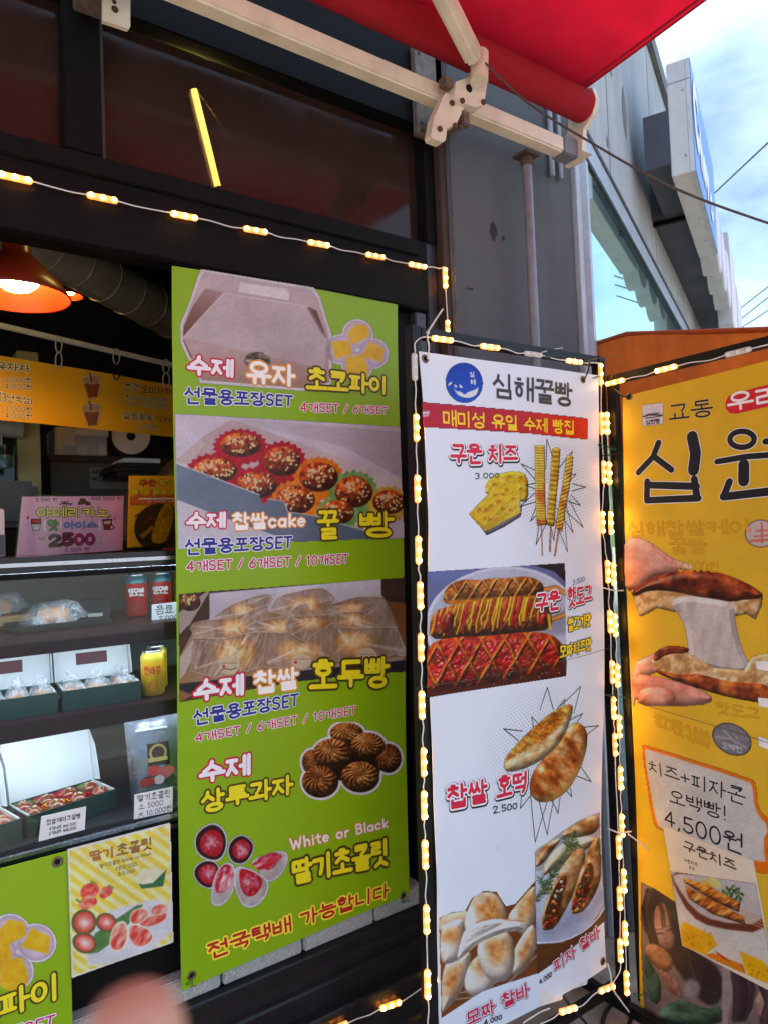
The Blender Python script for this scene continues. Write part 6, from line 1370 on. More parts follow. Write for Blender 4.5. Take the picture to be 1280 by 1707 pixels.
def led_string(name, label, mods, wire_extra=None, group='warm light strings', r=.0017):
    """mods: (plane, px, py, direction in the picture, lit)"""
    first = mods[0][0].px(mods[0][1], mods[0][2]); root = empty(name, first, label, 'light string', group)
    ends = []
    for k, (pl, x, y, d, lit) in enumerate(mods):
        c = pl.px(x, y, .0); t = pl.px(x + d[0], y + d[1], .0) - c; t /= np.linalg.norm(t); n_ = pl.n; b = np.cross(n_, t)
        tl = math.radians(random.Random(k * 7 + len(mods)).uniform(-16, 16)); n2 = n_ * math.cos(tl) + b * math.sin(tl); b2 = np.cross(n2, t)
        Mx = Matrix(((t[0], b2[0], n2[0], c[0] - first[0]), (t[1], b2[1], n2[1], c[1] - first[1]), (t[2], b2[2], n2[2], c[2] - first[2]), (0, 0, 0, 1)))
        o = bpy.data.objects.new('module', ME_ON if lit else ME_OFF); COL.objects.link(o); o.parent = root; o.matrix_local = Mx
        rl_ = random.Random(int(x * 7 + y * 3))
        for dx in (-.0265, 0, .0265):
            e = bpy.data.objects.new('lens', (MD_VAR[rl_.randrange(4)] if lit else MD_OFF)); COL.objects.link(e); e.parent = o; e.location = (dx, 0, .0062)
        ends.append((c - t * .036 + n_ * .003, c + t * .036 + n_ * .003, n_))
    rg = random.Random(len(mods)); path = [ends[0][0]]
    for (a0, a1, na), (b0, b1, nb_) in zip(ends[:-1], ends[1:]):
        L = np.linalg.norm(b0 - a1)
        path += [a0 * .5 + a1 * .5 - na * .002, a1]
        if L < .002: continue
        side = np.cross((b0 - a1) / L, na); w = rg.uniform(-.004, .004)
        g = np.array([0, 0, -1.0]) * (.002 if abs((b0 - a1)[2]) < L * .5 else 0)
        path += [a1 * .7 + b0 * .3 + side * w + g, a1 * .3 + b0 * .7 - side * w * .8 + g, b0]
    path += [ends[-1][1]]
    mb = MB(); mb.tube(smooth_path(path, 3), r, 6); mb.build('wire', M_CABLE_W, root)
    for ex in (wire_extra or []):
        mb = MB(); mb.tube(smooth_path(ex, 5), r, 6); mb.build('wire', M_CABLE_W, root)
    return root
LPL = Plane((0, 1.7465, 2.3), (1, 0, 0), (0, 0, 1)); JPL = Plane((1.5, 1.733, 2.3), (1, 0, 0), (0, 0, 1))
led_string('light_string', 'warm light string along the black lintel above the green banner', [(LPL, -120, 262, (100, 23), 1), (LPL, 25, 297, (100, 22), 1), (LPL, 171, 331, (100, 21), 1), (LPL, 307, 360, (100, 20), 1), (LPL, 426, 385, (100, 18), 1), (LPL, 531, 407, (100, 18), 1), (LPL, 625, 428, (100, 18), 1), (LPL, 695, 443, (100, 18), 1), (JPL, 741, 464, (2, 100), 1), (JPL, 745, 552, (3, 100), 1)], group=None)
FW = Plane((1.4, YF - .0175, 1), (1, 0, 0), (0, 0, 1))
left = [(690, 612, 0), (692, 713, 1), (694, 815, 1), (696, 917, 1), (699, 993, 1), (700, 1079, 1), (702, 1175, 1), (704, 1270, 1), (705, 1342, 1), (707, 1424, 1), (709, 1532, 1), (711, 1640, 1), (713, 1745, 1)]
led_string('light_string', 'warm light string down the post left of the white banner', [(FW, x, y, (1.9, 100), l) for x, y, l in left], group=None)
led_string('light_string', 'warm light string along the top rail above the white banner', [(FW, 736, 566, (100, 13), 1), (FW, 815, 579, (100, 13), 1), (FW, 887, 591, (100, 14), 0), (FW, 955, 603, (100, 14), 1)],
           [[FW.px(690, 588, .004), FW.px(690, 572, .004), FW.px(702, 563, .004), FW.px(716, 563, .004)], [FW.px(972, 606, .004), FW.px(985, 605, .004), FW.px(997, 606, .004)]], group=None)
rc1 = [(999, 624), (1000.5, 706), (1004, 787), (1002, 871), (1010.5, 953), (1014.5, 1036), (1017.5, 1120), (1020.5, 1180), (1022.5, 1241), (1029, 1412), (1031, 1497), (1032, 1584)]
led_string('light_string', 'left of two warm light strings down the corner post', [(FW, x, y, (3.6, 100), 1) for x, y in rc1], group=None)
FW2 = Plane((1.86, 1.387, 1), (1, 0, 0), (0, 0, 1))
rc2 = [(1009.5, 706), (1013, 789), (1015.5, 872), (1020, 957), (1023, 1042), (1027, 1126), (1029.5, 1211), (1032, 1297), (1034, 1376), (1037.5, 1468), (1040, 1555), (1042.5, 1638)]
led_string('light_string', 'right of two warm light strings down the corner post', [(FW2, x, y, (3.2, 100), 1) for x, y in rc2], group=None)
FYT = Plane((XF - .0165, 1.4, 1.9), (0, -1, 0), (0, 0, 1))
led_string('light_string', 'warm light string along the top rail of the yellow banner', [(FYT, 1025, 637, (100, -25), 1), (FYT, 1110, 615, (100, -25), 1), (FYT, 1230, 587, (100, -25), 0), (FYT, 1350, 556, (100, -25), 1)], [[FYT.px(1250, 582, .003), FYT.px(1290, 572, .003), FYT.px(1320, 564, .003)]], group=None)
FYB = Plane((XF - .0165, 1.4, .05), (0, -1, 0), (0, 0, 1))
led_string('light_string', 'warm light string along the bottom rail of the yellow banner', [(FYB, 1100, 1706, (100, 55), 1)], [[FYB.px(1046, 1660, .003), FYB.px(1060, 1680, .003), FYB.px(1085, 1698, .003)]], group=None)
FB = Plane((1.5, 1.40, .1), (1, 0, 0), (0, 0, 1))
led_string('light_string', 'warm light string hanging under the white banner', [(FB, 945, 1683, (100, -30), 1), (FB, 1009, 1647, (100, -38), 1)], [[FB.px(900, 1707, .0), FB.px(920, 1698, .0), FB.px(930, 1690, .0)], [FB.px(1020, 1640, 0), FB.px(1032, 1620, 0), FB.px(1034, 1605, 0)]], group=None)
BPL = Plane((1.2, 1.695, .15), (1, 0, 0), (0, 0, 1))
led_string('light_string', 'warm light string lying along the black plinth', [(BPL, 560, 1712, (100, -40), 1), (BPL, 650, 1675, (100, -36), 1), (BPL, 728, 1632, (100, -38), 1)], group=None)

# ---------------------------------------------------------------- ties and twists holding the banners
M_TIEW = mat('white_nylon_tie', (232, 228, 220), .35, translucent=.2); M_TIEB = mat('black_nylon_tie', (16, 16, 18), .4); M_TWIST = mat('green_twist_wire', (20, 84, 58), .5)
def tie(label, pts, r, M, name='cable_tie', cat='cable tie', group='ties on the banners', head=None):
    root = MB(); root.tube(smooth_path(pts, 5), r, 6)
    if head is not None: root.obox(head, (.008, .006, .006), None, 0, .001)
    return root.build(name, M, None, label, cat, group, at=np.array(pts[0]))
T = Plane((1.4, 1.385, 1), (1, 0, 0), (0, 0, 1))
tie('white cable tie with raised tail at the top left eyelet of the white banner', [T.px(714, 598, -.004), T.px(712, 580, .006), T.px(709, 558, .008), T.px(719, 538, .012), T.px(731, 518, .016)], .0024, M_TIEW, head=T.px(709, 556, .009))
tie('black cable tie at the top right eyelet of the white banner', [T.px(974, 631, 0), T.px(977, 618, .006), T.px(978, 604, .006)], .0026, M_TIEB)
tie('white cable tie with long tail at the bottom right eyelet of the white banner', [T.px(1012, 1606, 0), T.px(1014, 1622, .006), T.px(1016, 1645, .01), T.px(1028, 1665, .014), T.px(1040, 1682, .016)], .0024, M_TIEW)
tie('white cable tie round the corner post near the flyer', [T.px(1012, 1381, 0), T.px(1026, 1386, .012), T.px(1046, 1384, .012)], .0022, M_TIEW)
tie('white cable tie with tail across the edge of the yellow banner', [T.px(1040, 1388, .014), T.px(1062, 1408, .03), T.px(1082, 1434, .05)], .0024, M_TIEW)
tie('pale cable tie round the corner post at the hot dog picture', [T.px(1000, 979, .005), T.px(1016, 984, .016), T.px(1033, 984, .012)], .002, M_TIEW)
tie('black cable tie holding the top corner of the yellow banner', [YP.px(*C12((176, 320)), .004), YP.px(*C12((150, 320)), .008), YP.px(*C12((112, 290)), .004)], .0034, M_TIEB)
tie('black cable tie sticking out over the yellow banner edge', [T.px(1001, 760, .006), T.px(1018, 758, .012), T.px(1050, 753, .03)], .0024, M_TIEB)
def twist(label, c, pl, w, seed):
    rg = random.Random(seed); pts = [pl.px(c[0] + rg.uniform(-w, w), c[1] + rg.uniform(-w * .5, w * .5), rg.uniform(.0, .012)) for _ in range(7)]
    return tie(label, pts, .0009, M_TWIST, 'twist_wire', 'wire', 'green twist wires')
twist('green twist wire at the top left corner of the white banner', (703, 577), T, 9, 1); twist('green twist wire at the top rail beside the unlit module', (908, 595), T, 6, 2)
twist('green twist wire at the top right corner of the white banner', (992, 628), T, 7, 3); twist('green twist wire round the corner post beside the cheese sticks', (1008, 746), T, 16, 4)
twist('green twist wire round the corner post below the hot dogs', (1022, 1157), T, 20, 5); twist('green twist wire round the corner post beside the burritos', (1036, 1463), T, 16, 6)
twist('green twist wire at the bottom left eyelet of the green banner', (322, 1640), Plane((.95, 1.74, 1), (1, 0, 0), (0, 0, 1)), 12, 7); twist('green twist wire at the bottom right eyelet of the green banner', (673, 1502), Plane((.95, 1.74, 1), (1, 0, 0), (0, 0, 1)), 7, 8)
twist('green twist wire at the foot of the yellow frame', (1066, 1660), T, 16, 9)
tie('thin green wire stretched across the hot dog picture', [T.px(690, 1147, .004), T.px(735, 1140, .006), T.px(860, 1118, .006), T.px(960, 1095, .006), T.px(1018, 1078, .006)], .0007, M_TWIST, 'stretched_wire', 'wire', None)
tie('thin green wire stretched across the yellow banner above the coin', [YP.px(*C13((236, 30)), .006), YP.px(*C13((420, 85)), .007), YP.px(*C13((640, 150)), .007), YP.px(*C13((950, 250)), .007)], .0007, M_TWIST, 'stretched_wire', 'wire', None)
tie('thin white lead from the top rail towards the window', [FW.px(900, 588, .005), FW.px(930, 580, -.02), FW.px(962, 572, -.06)], .0013, M_CABLE_W, 'loose_lead', 'cable', None)
tie('thin brown wire tail above the corner post', [T.px(977, 601, .004), T.px(1000, 597, .01), T.px(1030, 594, .02)], .0009, mat('copper_tail', (150, 92, 40), .5, .5), 'wire_tail', 'wire', None)

# ---------------------------------------------------------------- things on the ground by the frames
psu = empty('power_adapter', FB.px(900, 1660, -.03), 'white power adapter box hanging below the white banner', 'adapter')
a, b = FB.px(868, 1690, -.02), FB.px(952, 1662, -.02); t = (b - a) / np.linalg.norm(b - a); up = np.cross([0, 1.0, 0], t) * -1
ax3 = [t, np.array([0, 1.0, 0]), np.cross(t, [0, 1.0, 0])]
mb = MB(); mb.obox((FB.px(925, 1660, -.03)), (.10, .035, .055), ax3, 0, .004); mb.build('casing', M_WHITEP, psu)
mb = MB(); mb.obox((FB.px(972, 1640, -.032)), (.085, .03, .04), ax3, 0, .004); mb.build('end_cover', mat('pale_plastic', (214, 220, 224), .35), psu)
L_(Plane((1.5, FB.o[1] + .012, .1), (1, 0, 0), (0, 0, 1)), C11, 'O|O', [(884, 1048), (916, 1036), (886, 1060), (918, 1048)], [((90, 96, 110), .1)], psu)
mb = MB(); mb.tube(smooth_path([FB.px(952, 1670, -.03), FB.px(965, 1690, -.02), FB.px(985, 1712, -.02), FB.px(1000, 1740, -.02)], 5), .004, 8); mb.build('lead', mat('dark_blue_lead', (34, 38, 54), .5), psu)
mb = MB(); mb.tube(smooth_path([FB.px(880, 1712, -.02), FB.px(892, 1698, -.01), FB.px(905, 1690, -.01), FB.px(920, 1684, -.01)], 5), .002, 6); mb.build('lead', M_CABLE_W, psu)
gz = lambda x, y, z=.006: at_z(x, y, z)
cable('ground_cable', [gz(1000, 1720), gz(1008, 1690), gz(1022, 1672), gz(1042, 1666), gz(1052, 1690), gz(1040, 1720), gz(1010, 1760)], .006, M_CABLE_B, 'black cable looped on the pavement by the corner post')
# ================================================================ the display case
case = empty('display_case', (.35, 1.8, .80), 'dark glass display case with lit shelves of sweets behind the counter', 'display case')
CX0, CX1, CY0, CY1 = -.75, 1.22, 1.80, 2.26
M_SHELF = mat('maroon_brown_shelf', (46, 20, 24), .45, var=.15)
M_CASEB = mat('case_back_panel', (96, 96, 90), .5, var=.08)
mb = MB(); mb.box((CX0, CY0 + .004, .428), (CX1, CY1 + .1, .80)); mb.build('case_base', M_BLACK, case)
mb = MB(); mb.box((CX0, CY0 + .0, .8005), (CX1, CY1 + .1, .832)); mb.build('case_floor', mat('case_floor', (40, 38, 40), .4), case)
mb = MB(); mb.box((CX0, CY0 - .012, .812), (CX1, CY0 - .001, .824), bev=.002); mb.build('chrome_trim', M_CHROME, case)
mb = MB(); mb.box((CX0, CY0 - .010, .784), (CX1, CY0 - .001, .796), bev=.002); mb.build('lower_trim', mat('dark_steel_trim', (70, 70, 74), .35, .6), case)
mb = MB(); mb.box((CX0, CY0, 1.447), (CX1, CY1 + .1, 1.484), bev=.003); mb.build('counter_top', mat('black_counter', (30, 28, 28), .25, var=.2), case)
mb = MB(); mb.box((CX0, CY0 - .0, 1.433), (CX1, CY0 + .008, 1.4468)); mb.build('front_lip', M_BLACK, case)
mb = MB(); mb.box((CX0, CY0 - .009, 1.462), (CX1, CY0 - .001, 1.471), bev=.002); mb.build('chrome_trim', M_CHROME, case)
mb = MB(); mb.box((CX0, CY1 + .088, .833), (CX1, CY1 + .1, 1.446)); mb.build('back_panel', M_CASEB, case)
for z0, z1 in ((1.268, 1.297), (1.074, 1.098)):
    mb = MB(); mb.box((CX0 + .02, CY0 + .040, z0 - .016), (CX1 - .02, CY0 + .0495, z1 + .001), bev=.002); mb.build('shelf_lip', M_SHELF, case)
    mb = MB(); mb.box((CX0 + .02, CY0 + .05, z0), (CX1 - .02, CY1 + .087, z1), bev=.003); mb.build('shelf', M_SHELF, case)
for x in (CX0, CX1 - .02):
    mb = MB(); mb.box((x, CY0 + .002, .833), (x + .019, CY1 + .087, 1.446)); mb.build('side_panel', M_BLACK, case)
for z, p in ((1.4403, 11.0), (1.257, 10.0), (1.063, 12.0)):
    mb = MB(); mb.box((CX0 + .03, CY0 + (.056 if z < 1.4 else .016), z), (CX1 - .03, CY0 + (.074 if z < 1.4 else .03), z + .006)); mb.build('strip_lamp', mat('cool_strip_%d' % int(z * 1000), (235, 245, 255), .4, emit=(214, 232, 255), power=p), case)
# bent front glass
gp = [(CY0 + .0, .834)] + [(CY0 - .002 + .0 * t, .834 + .588 * t) for t in np.linspace(.1, .9, 6)] + [(CY0 + .004, 1.424)]
mb = MB(); mb.box((CX0 + .02, CY0 + .003, .834), (CX1 - .02, CY0 + .007, 1.4325)); mb.build('front_glass', glass('case_glass', (240, 245, 245), .018, 0.0), case)

def milky_film():
    if 'milky_film' in MATS: return MATS['milky_film']
    M = bpy.data.materials.new('milky_film'); M.use_nodes = True; t = M.node_tree; b = t.nodes['Principled BSDF']; b.inputs['Base Color'].default_value = (.75, .77, .78, 1); b.inputs['Roughness'].default_value = .22
    tr = t.nodes.new('ShaderNodeBsdfTransparent'); ms = t.nodes.new('ShaderNodeMixShader'); n = t.nodes.new('ShaderNodeTexNoise'); n.inputs['Scale'].default_value = 60
    tcn = t.nodes.new('ShaderNodeTexCoord'); mr = t.nodes.new('ShaderNodeMapRange'); mr.inputs['From Min'].default_value = .35; mr.inputs['From Max'].default_value = .7; mr.inputs['To Min'].default_value = .12; mr.inputs['To Max'].default_value = .42
    t.links.new(tcn.outputs['Object'], n.inputs['Vector']); t.links.new(n.outputs['Fac'], mr.inputs['Value']); t.links.new(mr.outputs['Result'], ms.inputs[0])
    t.links.new(tr.outputs['BSDF'], ms.inputs[1]); t.links.new(b.outputs['BSDF'], ms.inputs[2]); t.links.new(ms.outputs['Shader'], t.nodes['Material Output'].inputs['Surface'])
    MATS['milky_film'] = M; return M

# ---------------------------------------------------------------- price cards
def card(label, crop, quad, Y, rows, tilt=.0, M=None, border=None):
    pl = Plane((0, Y, 1), (1, 0, 0), (0, 0, 1)); o = empty('price_card', pl.px(*crop(quad[2])), label, 'price card', 'handwritten price cards in the case')
    sheet(pl, crop, quad, 'card', o, M or mat('white_card', (224, 222, 220), .55, var=.04), (2, 2), 0, .0015)
    for text, q, w in rows: L_(pl, crop, text, q, [((34, 32, 34), w)], o, base=.0004, jitter=.04)
    return o
card('white price card standing at the red cans', C4, [(866, 300), (1030, 282), (866, 394), (1030, 386)], 1.93, [('음료', [(886, 306), (986, 300), (886, 356), (986, 346)], .05), ('2,000', [(904, 366), (1014, 358), (904, 392), (1014, 384)], .07)])
card('white handwritten card in front of the walnut sweets box', C4, [(458, 800), (672, 776), (446, 910), (662, 860)], 1.90, [('매미성', [(468, 806), (560, 796), (466, 832), (558, 822)], .06), ('찹쌀호두', [(468, 846), (640, 820), (466, 874), (638, 856)], .06), ('4개 6개', [(466, 884), (600, 866), (464, 904), (598, 888)], .06)])
card('white printed card in front of the honey bread box', C4, [(238, 1506), (492, 1448), (222, 1648), (484, 1580)], 1.7865, [('찹쌀케이크꿀빵', [(268, 1524), (462, 1486), (266, 1554), (460, 1512)], .06), ('4개세트 ₩6,000', [(284, 1566), (436, 1536), (282, 1586), (434, 1554)], .06), ('6개세트 ₩8,000', [(284, 1592), (436, 1560), (280, 1612), (434, 1578)], .07)])
card('white handwritten card under the strawberry pouch', C4, [(768, 1382), (985, 1336), (764, 1522), (984, 1476)], 1.7865, [('딸기초콜릿', [(784, 1386), (972, 1352), (784, 1420), (972, 1392)], .055), ('소 5000', [(790, 1436), (930, 1408), (790, 1466), (930, 1440)], .055), ('大 10.000원', [(788, 1484), (978, 1438), (788, 1512), (978, 1470)], .055)])

# ---------------------------------------------------------------- cans
def can(label, x, y, z, c1, c2, text, tc_, Y=None):
    o = empty('drink_can', (x, y, z), label, 'can', 'drink cans in the case')
    r, h = .0300, .122
    mb = MB(); mb.lathe((x, y, z), [(.0001, .002), (r * .72, 0), (r, .008), (r, h * .78)], n=28); mb.build('body', mat('can_' + '_'.join(map(str, c1)), c1, .32, .25, var=.08, vscale=60), o)
    mb = MB(); mb.lathe((x, y, z), [(r, h * .7801), (r, h * .86), (r * .82, h * .95)], n=28); mb.build('shoulder', mat('can_' + '_'.join(map(str, c2)), c2, .32, .3, var=.1), o)
    mb = MB(); mb.lathe((x, y, z), [(r * .82, h * .9501), (r * .86, h * .99), (r * .80, h), (r * .76, h * .975), (.0001, h * .975)], n=28); mb.build('rim', M_CHROME, o)
    mb = MB(); sts, W = layout(text); ang0 = math.atan2(-y, -x)
    for st in sts:
        P = [np.array([(px_ / W - .5) * 1.5, 1 - py_]) for px_, py_ in st]
        for a, b in zip(P[:-1], P[1:]):
            c = capsule(a * [r, .02], b * [r, .02], .0018)
            mb.add([(x + (r + .0006) * math.cos(ang0 + q[0] / r), y + (r + .0006) * math.sin(ang0 + q[0] / r), z + h * .5 + q[1]) for q in c], [tuple(range(len(c)))])
    mb.build('lettering', ink(tc_), o)
    mb = MB(); mb.add([(x + (r + .0004) * math.cos(ang0 + .012 * math.cos(t) / r), y + (r + .0004) * math.sin(ang0 + .012 * math.cos(t) / r), z + h * .25 + .012 * math.sin(t)) for t in np.linspace(0, 6.28, 16)[:-1]], [tuple(range(15))]); mb.build('printed_emblem', ink((40, 60, 40) if c1[0] > 180 and c1[1] < 90 else (206, 96, 30)), o)
    return o
p = at_z(229, 1028, 1.298); can('left red watermelon drink can on the top shelf', p[0], p[1], 1.2985, (204, 34, 38), (50, 120, 130), '땡모반', (244, 238, 230))
p2 = at_z(271, 1024, 1.298); can('middle red watermelon drink can behind the price card on the top shelf', p[0] + .073, p[1] + .012, 1.2985, (204, 34, 38), (50, 120, 130), '땡모반', (244, 238, 230))
can('yellow drink can at the edge of the green banner on the top shelf', p[0] + .148, p[1] + .03, 1.2985, (226, 170, 30), (206, 130, 24), '한라봉', (150, 60, 20))
p = at_z(256, 1158, 1.10)
can('front yellow citrus drink can on the middle shelf', p[0], p[1], 1.0985, (228, 176, 24), (222, 196, 60), '한라봉', (196, 70, 24))
can('yellow citrus drink can behind the front one on the middle shelf', p[0] + .035, p[1] + .085, 1.0985, (228, 176, 24), (222, 196, 60), '한라봉', (196, 70, 24))

# ---------------------------------------------------------------- open gift boxes
M_CARD = mat('white_carton', (222, 222, 220), .6, var=.04); M_GRN = mat('dark_green_carton', (40, 66, 58), .55, var=.1)
def rotz(a): return [np.array([math.cos(a), math.sin(a), 0]), np.array([-math.sin(a), math.cos(a), 0]), np.array([0, 0, 1.0])]
def giftbox(label, c, w, d, h, ang, lid_h, lid_ang, fill, lid_label=None):
    """c = middle of the front bottom edge"""
    A = rotz(ang); c = np.array(c, float); P = lambda x, y, z: c + A[0] * x + A[1] * y + A[2] * z
    o = empty('gift_box', c, label, 'box', 'open gift boxes in the case')
    t = .003
    mb = MB()
    mb.obox(P(0, t / 2, h / 2), (w, t, h), A); mb.obox(P(0, d - t / 2, h / 2), (w, t, h), A); mb.obox(P(-w / 2 + t / 2, d / 2, h / 2), (t, d - 2 * t, h), A); mb.obox(P(w / 2 - t / 2, d / 2, h / 2), (t, d - 2 * t, h), A)
    mb.build('tray_wall', M_GRN, o)
    mb = MB(); mb.obox(P(0, d / 2, t), (w - 2 * t, d - 2 * t, t), A); mb.obox(P(-w / 2 + 1.6 * t, d / 2, h / 2 + .002), (t * .8, d - 2.4 * t, h), A); mb.obox(P(w / 2 - 1.6 * t, d / 2, h / 2 + .002), (t * .8, d - 2.4 * t, h), A); mb.build('tray_lining', M_CARD, o)
    ca, sa = math.cos(lid_ang), math.sin(lid_ang); up = A[1] * sa + A[2] * ca; nn = A[1] * ca - A[2] * sa
    mb = MB(); mb.obox(P(0, d, h) + up * lid_h / 2, (w, .003, lid_h), [A[0], nn, up]); mb.build('lid', M_CARD, o)
    mb = MB()
    for s_ in (-1, 1):
        b0 = P(s_ * (w / 2 + .001), d, h); mb.prism([b0, b0 - nn * .035, b0 - nn * .028 + up * lid_h * .6, b0 + up * lid_h * .9], A[0] * s_ * .0015)
    mb.build('lid_flap', M_CARD, o, fixn=True)
    if lid_label:
        mb = MB(); mb.obox(P(0, d, h) + up * lid_h * .45 - nn * .0022, (w * .42, .001, lid_h * .26), [A[0], nn, up]); mb.build('lid_badge', mat('maroon_badge', (92, 32, 34), .5), o)
    rg = random.Random(int(abs(c[0]) * 1000) + int(c[2] * 100)); nx = 4 if w > .2 else 3
    for i in range(nx):
        for j in range(2):
            x = -w / 2 + w * (i + .5) / nx; y = d * (.28 + .44 * j); q = P(x, y, .006); R_ = min(w / nx, d / 2) * .46
            if fill == 'honey':
                cc = rg.choice([(190, 24, 50), (226, 180, 40), (90, 150, 70), (200, 40, 60)])
                mb = MB(); k = 24; vs = []
                for l, (rr, hh) in enumerate(((.8, 0), (1.06, .030), (1.22, .042))):
                    for m_ in range(k): a = 2 * math.pi * m_ / k; e = rr * R_ * (1.06 if m_ % 2 else .95); vs.append(q + A[0] * e * math.cos(a) + A[1] * e * math.sin(a) + A[2] * hh)
                mb.add(vs, [(l * k + m_, l * k + (m_ + 1) % k, (l + 1) * k + (m_ + 1) % k, (l + 1) * k + m_) for l in range(2) for m_ in range(k)]); mb.build('paper_cup', mat('cup_%d_%d' % cc[:2], cc, .6), o)
                mb = MB(); mb.lathe(q + A[2] * .004, [(.0001, .0), (R_ * .85, .004), (R_ * .98, .018), (R_ * .88, .033), (R_ * .5, .044), (.0001, .047)], n=18); bn = mb.build('honey_bun', mat('glazed_bun', (140, 62, 26), .22, var=.35, vscale=60, coat=.6), o)
                mb = MB()
                for _ in range(16):
                    a, e = rg.uniform(0, 6.28), rg.uniform(.05, .8); zz = .004 + .047 - .02 * e * e
                    pp = q + A[0] * R_ * e * math.cos(a) + A[1] * R_ * e * math.sin(a) + A[2] * (zz + .0005); mb.obox(pp, (.0042, .0024, .0016), rotz(rg.uniform(0, 3)), 0)
                so = mb.build('sesame', mat('sesame_seed', (226, 200, 150), .6), bn if False else o); so['kind'] = 'stuff'
            else:
                mb = MB(); mb.lathe(q + A[2] * .004, [(.0001, .0), (R_ * .8, .006), (R_ * .9, .02), (R_ * .6, .036), (.0001, .04)], n=14); mb.build('walnut_bun', mat('golden_bun', (196, 128, 56), .45, var=.25, vscale=50), o)
                mb = MB(); k = 14; vs = []
                for l, (rr, hh) in enumerate(((.98, .004), (1.08, .03), (.7, .052), (.2, .058), (.35, .075))):
                    for m_ in range(k): a = 2 * math.pi * m_ / k; e = rr * R_ * rg.uniform(.88, 1.12); vs.append(q + A[0] * e * math.cos(a) * 1.1 + A[1] * e * math.sin(a) * (.5 if l > 3 else 1) + A[2] * (hh + rg.uniform(-.003, .003)))
                mb.add(vs, [(l * k + m_, l * k + (m_ + 1) % k, (l + 1) * k + (m_ + 1) % k, (l + 1) * k + m_) for l in range(4) for m_ in range(k)]); mb.build('clear_bag', milky_film(), o)
    return o
fz = .8335
a, b = at_z(47, 1398, fz), at_z(196, 1348, fz); ang = math.atan2((b - a)[1], (b - a)[0]); w = np.linalg.norm(b - a)
giftbox('open white-lidded box of honey buns behind the printed price card', (a + b) / 2, w, .125, .05, ang, .15, .20, 'honey')
b2 = a - (b - a) / w * .012 + np.array([0, 0, 0]); giftbox('open white-lidded box of honey buns at the left edge of the bottom row', b2 - (b - a) / w * (w / 2), w, .125, .05, ang, .15, .20, 'honey')
sz = 1.0985
a, b = at_z(105, 1187, sz), at_z(236, 1167, sz); ang = math.atan2((b - a)[1], (b - a)[0]); w = np.linalg.norm(b - a)
giftbox('open box of bagged walnut buns behind the handwritten card on the middle shelf', (a + b) / 2, w, .14, .05, ang, .12, .22, 'walnut', True)
b2 = a - (b - a) / w * .01; giftbox('open box of bagged walnut buns at the left edge of the middle shelf', b2 - (b - a) / w * (.11), .22, .14, .05, ang, .12, .22, 'walnut', True)

# pouch of strawberries
p = at_z(250, 1345, fz); PW = Plane((p[0], p[1] + .03, fz), (.985, -.17, 0), (0, .12, .99))
po = empty('silver_pouch', (p[0], p[1] + .03, fz), 'silver stand-up pouch of strawberry chocolates at the banner edge', 'pouch')
q = [PW.uv(*C4(c)) for c in ((716, 950), (1060, 880), (752, 1440), (1060, 1395))]
mb = MB(); nx, ny = 14, 20; F_ = []; Bk = []
for j in range(ny + 1):
    for i in range(nx + 1):
        u, v = i / nx, j / ny; uv = (q[0] * (1 - u) + q[1] * u) * (1 - v) + (q[2] * (1 - u) + q[3] * u) * v
        bul = .030 * math.sin(math.pi * u) ** .6 * min(1, v * 2.2) * (1.0 if v < .92 else .9) if v > .1 else .002
        wr = .0025 * math.sin(u * 17 + v * 6) * math.sin(v * 9 + u * 4)
        F_.append(PW.p3(uv, [bul + wr])[0]); Bk.append(PW.p3(uv, [-bul * .8 - .001])[0])
ff = [(j * (nx + 1) + i, (j + 1) * (nx + 1) + i, (j + 1) * (nx + 1) + i + 1, j * (nx + 1) + i + 1) for j in range(ny) for i in range(nx)]
mb.add(F_, ff, 0, True); mb.add(Bk, [f[::-1] for f in ff], 0, True); mb.build('foil_bag', mat('silver_foil', (120, 122, 128), .26, .75, var=.2, vscale=25, bump=.3, bscale=40), po)
def pouch_patch(c, sx_, sz_, M, name, lift=.0345, n=24, poly=None):
    uv = PW.uv(*C4(c)); mb = MB(); pts = poly or [(math.cos(t), math.sin(t)) for t in np.linspace(0, 2 * math.pi, n, endpoint=False)]
    mb.add(PW.p3(np.array([uv + np.array([a_ * sx_, b_ * sz_]) for a_, b_ in pts]), np.full(len(pts), lift)), [tuple(range(len(pts)))]); return mb.build(name, M, po)
pouch_patch((900, 1135), .027, .028, ink((36, 30, 30)), 'label_panel', .034, poly=[(-1, -1), (1, -1), (1, 1), (-1, 1)])
pouch_patch((898, 1128), .022, .022, ink((190, 160, 84)), 'gold_seal', .0346); pouch_patch((898, 1128), .016, .016, ink((46, 34, 34)), 'seal_core', .035)
pouch_patch((896, 1165), .024, .005, ink((206, 178, 100)), 'seal_ribbon', .0353, poly=[(-1, -1), (1, -1), (1, 1), (-1, 1)])
for k, (x, y, s_) in enumerate(((822, 1300, .009), (870, 1230, .010), (930, 1240, .012), (900, 1280, .009), (850, 1290, .008), (960, 1225, .009))): pouch_patch((x, y), s_ * 1.5, s_ * 1.25, ink([(186, 60, 44), (206, 60, 50), (196, 90, 96), (222, 190, 190), (180, 50, 40), (206, 96, 90)][k]), 'printed_strawberry', .0346 + k * .0002)
pouch_patch((868, 1000), .040, .0022, mat('zip_strip', (206, 208, 212), .3, .4), 'zip_strip', .016, poly=[(-1, -1), (1, -1), (1, 1), (-1, 1)])

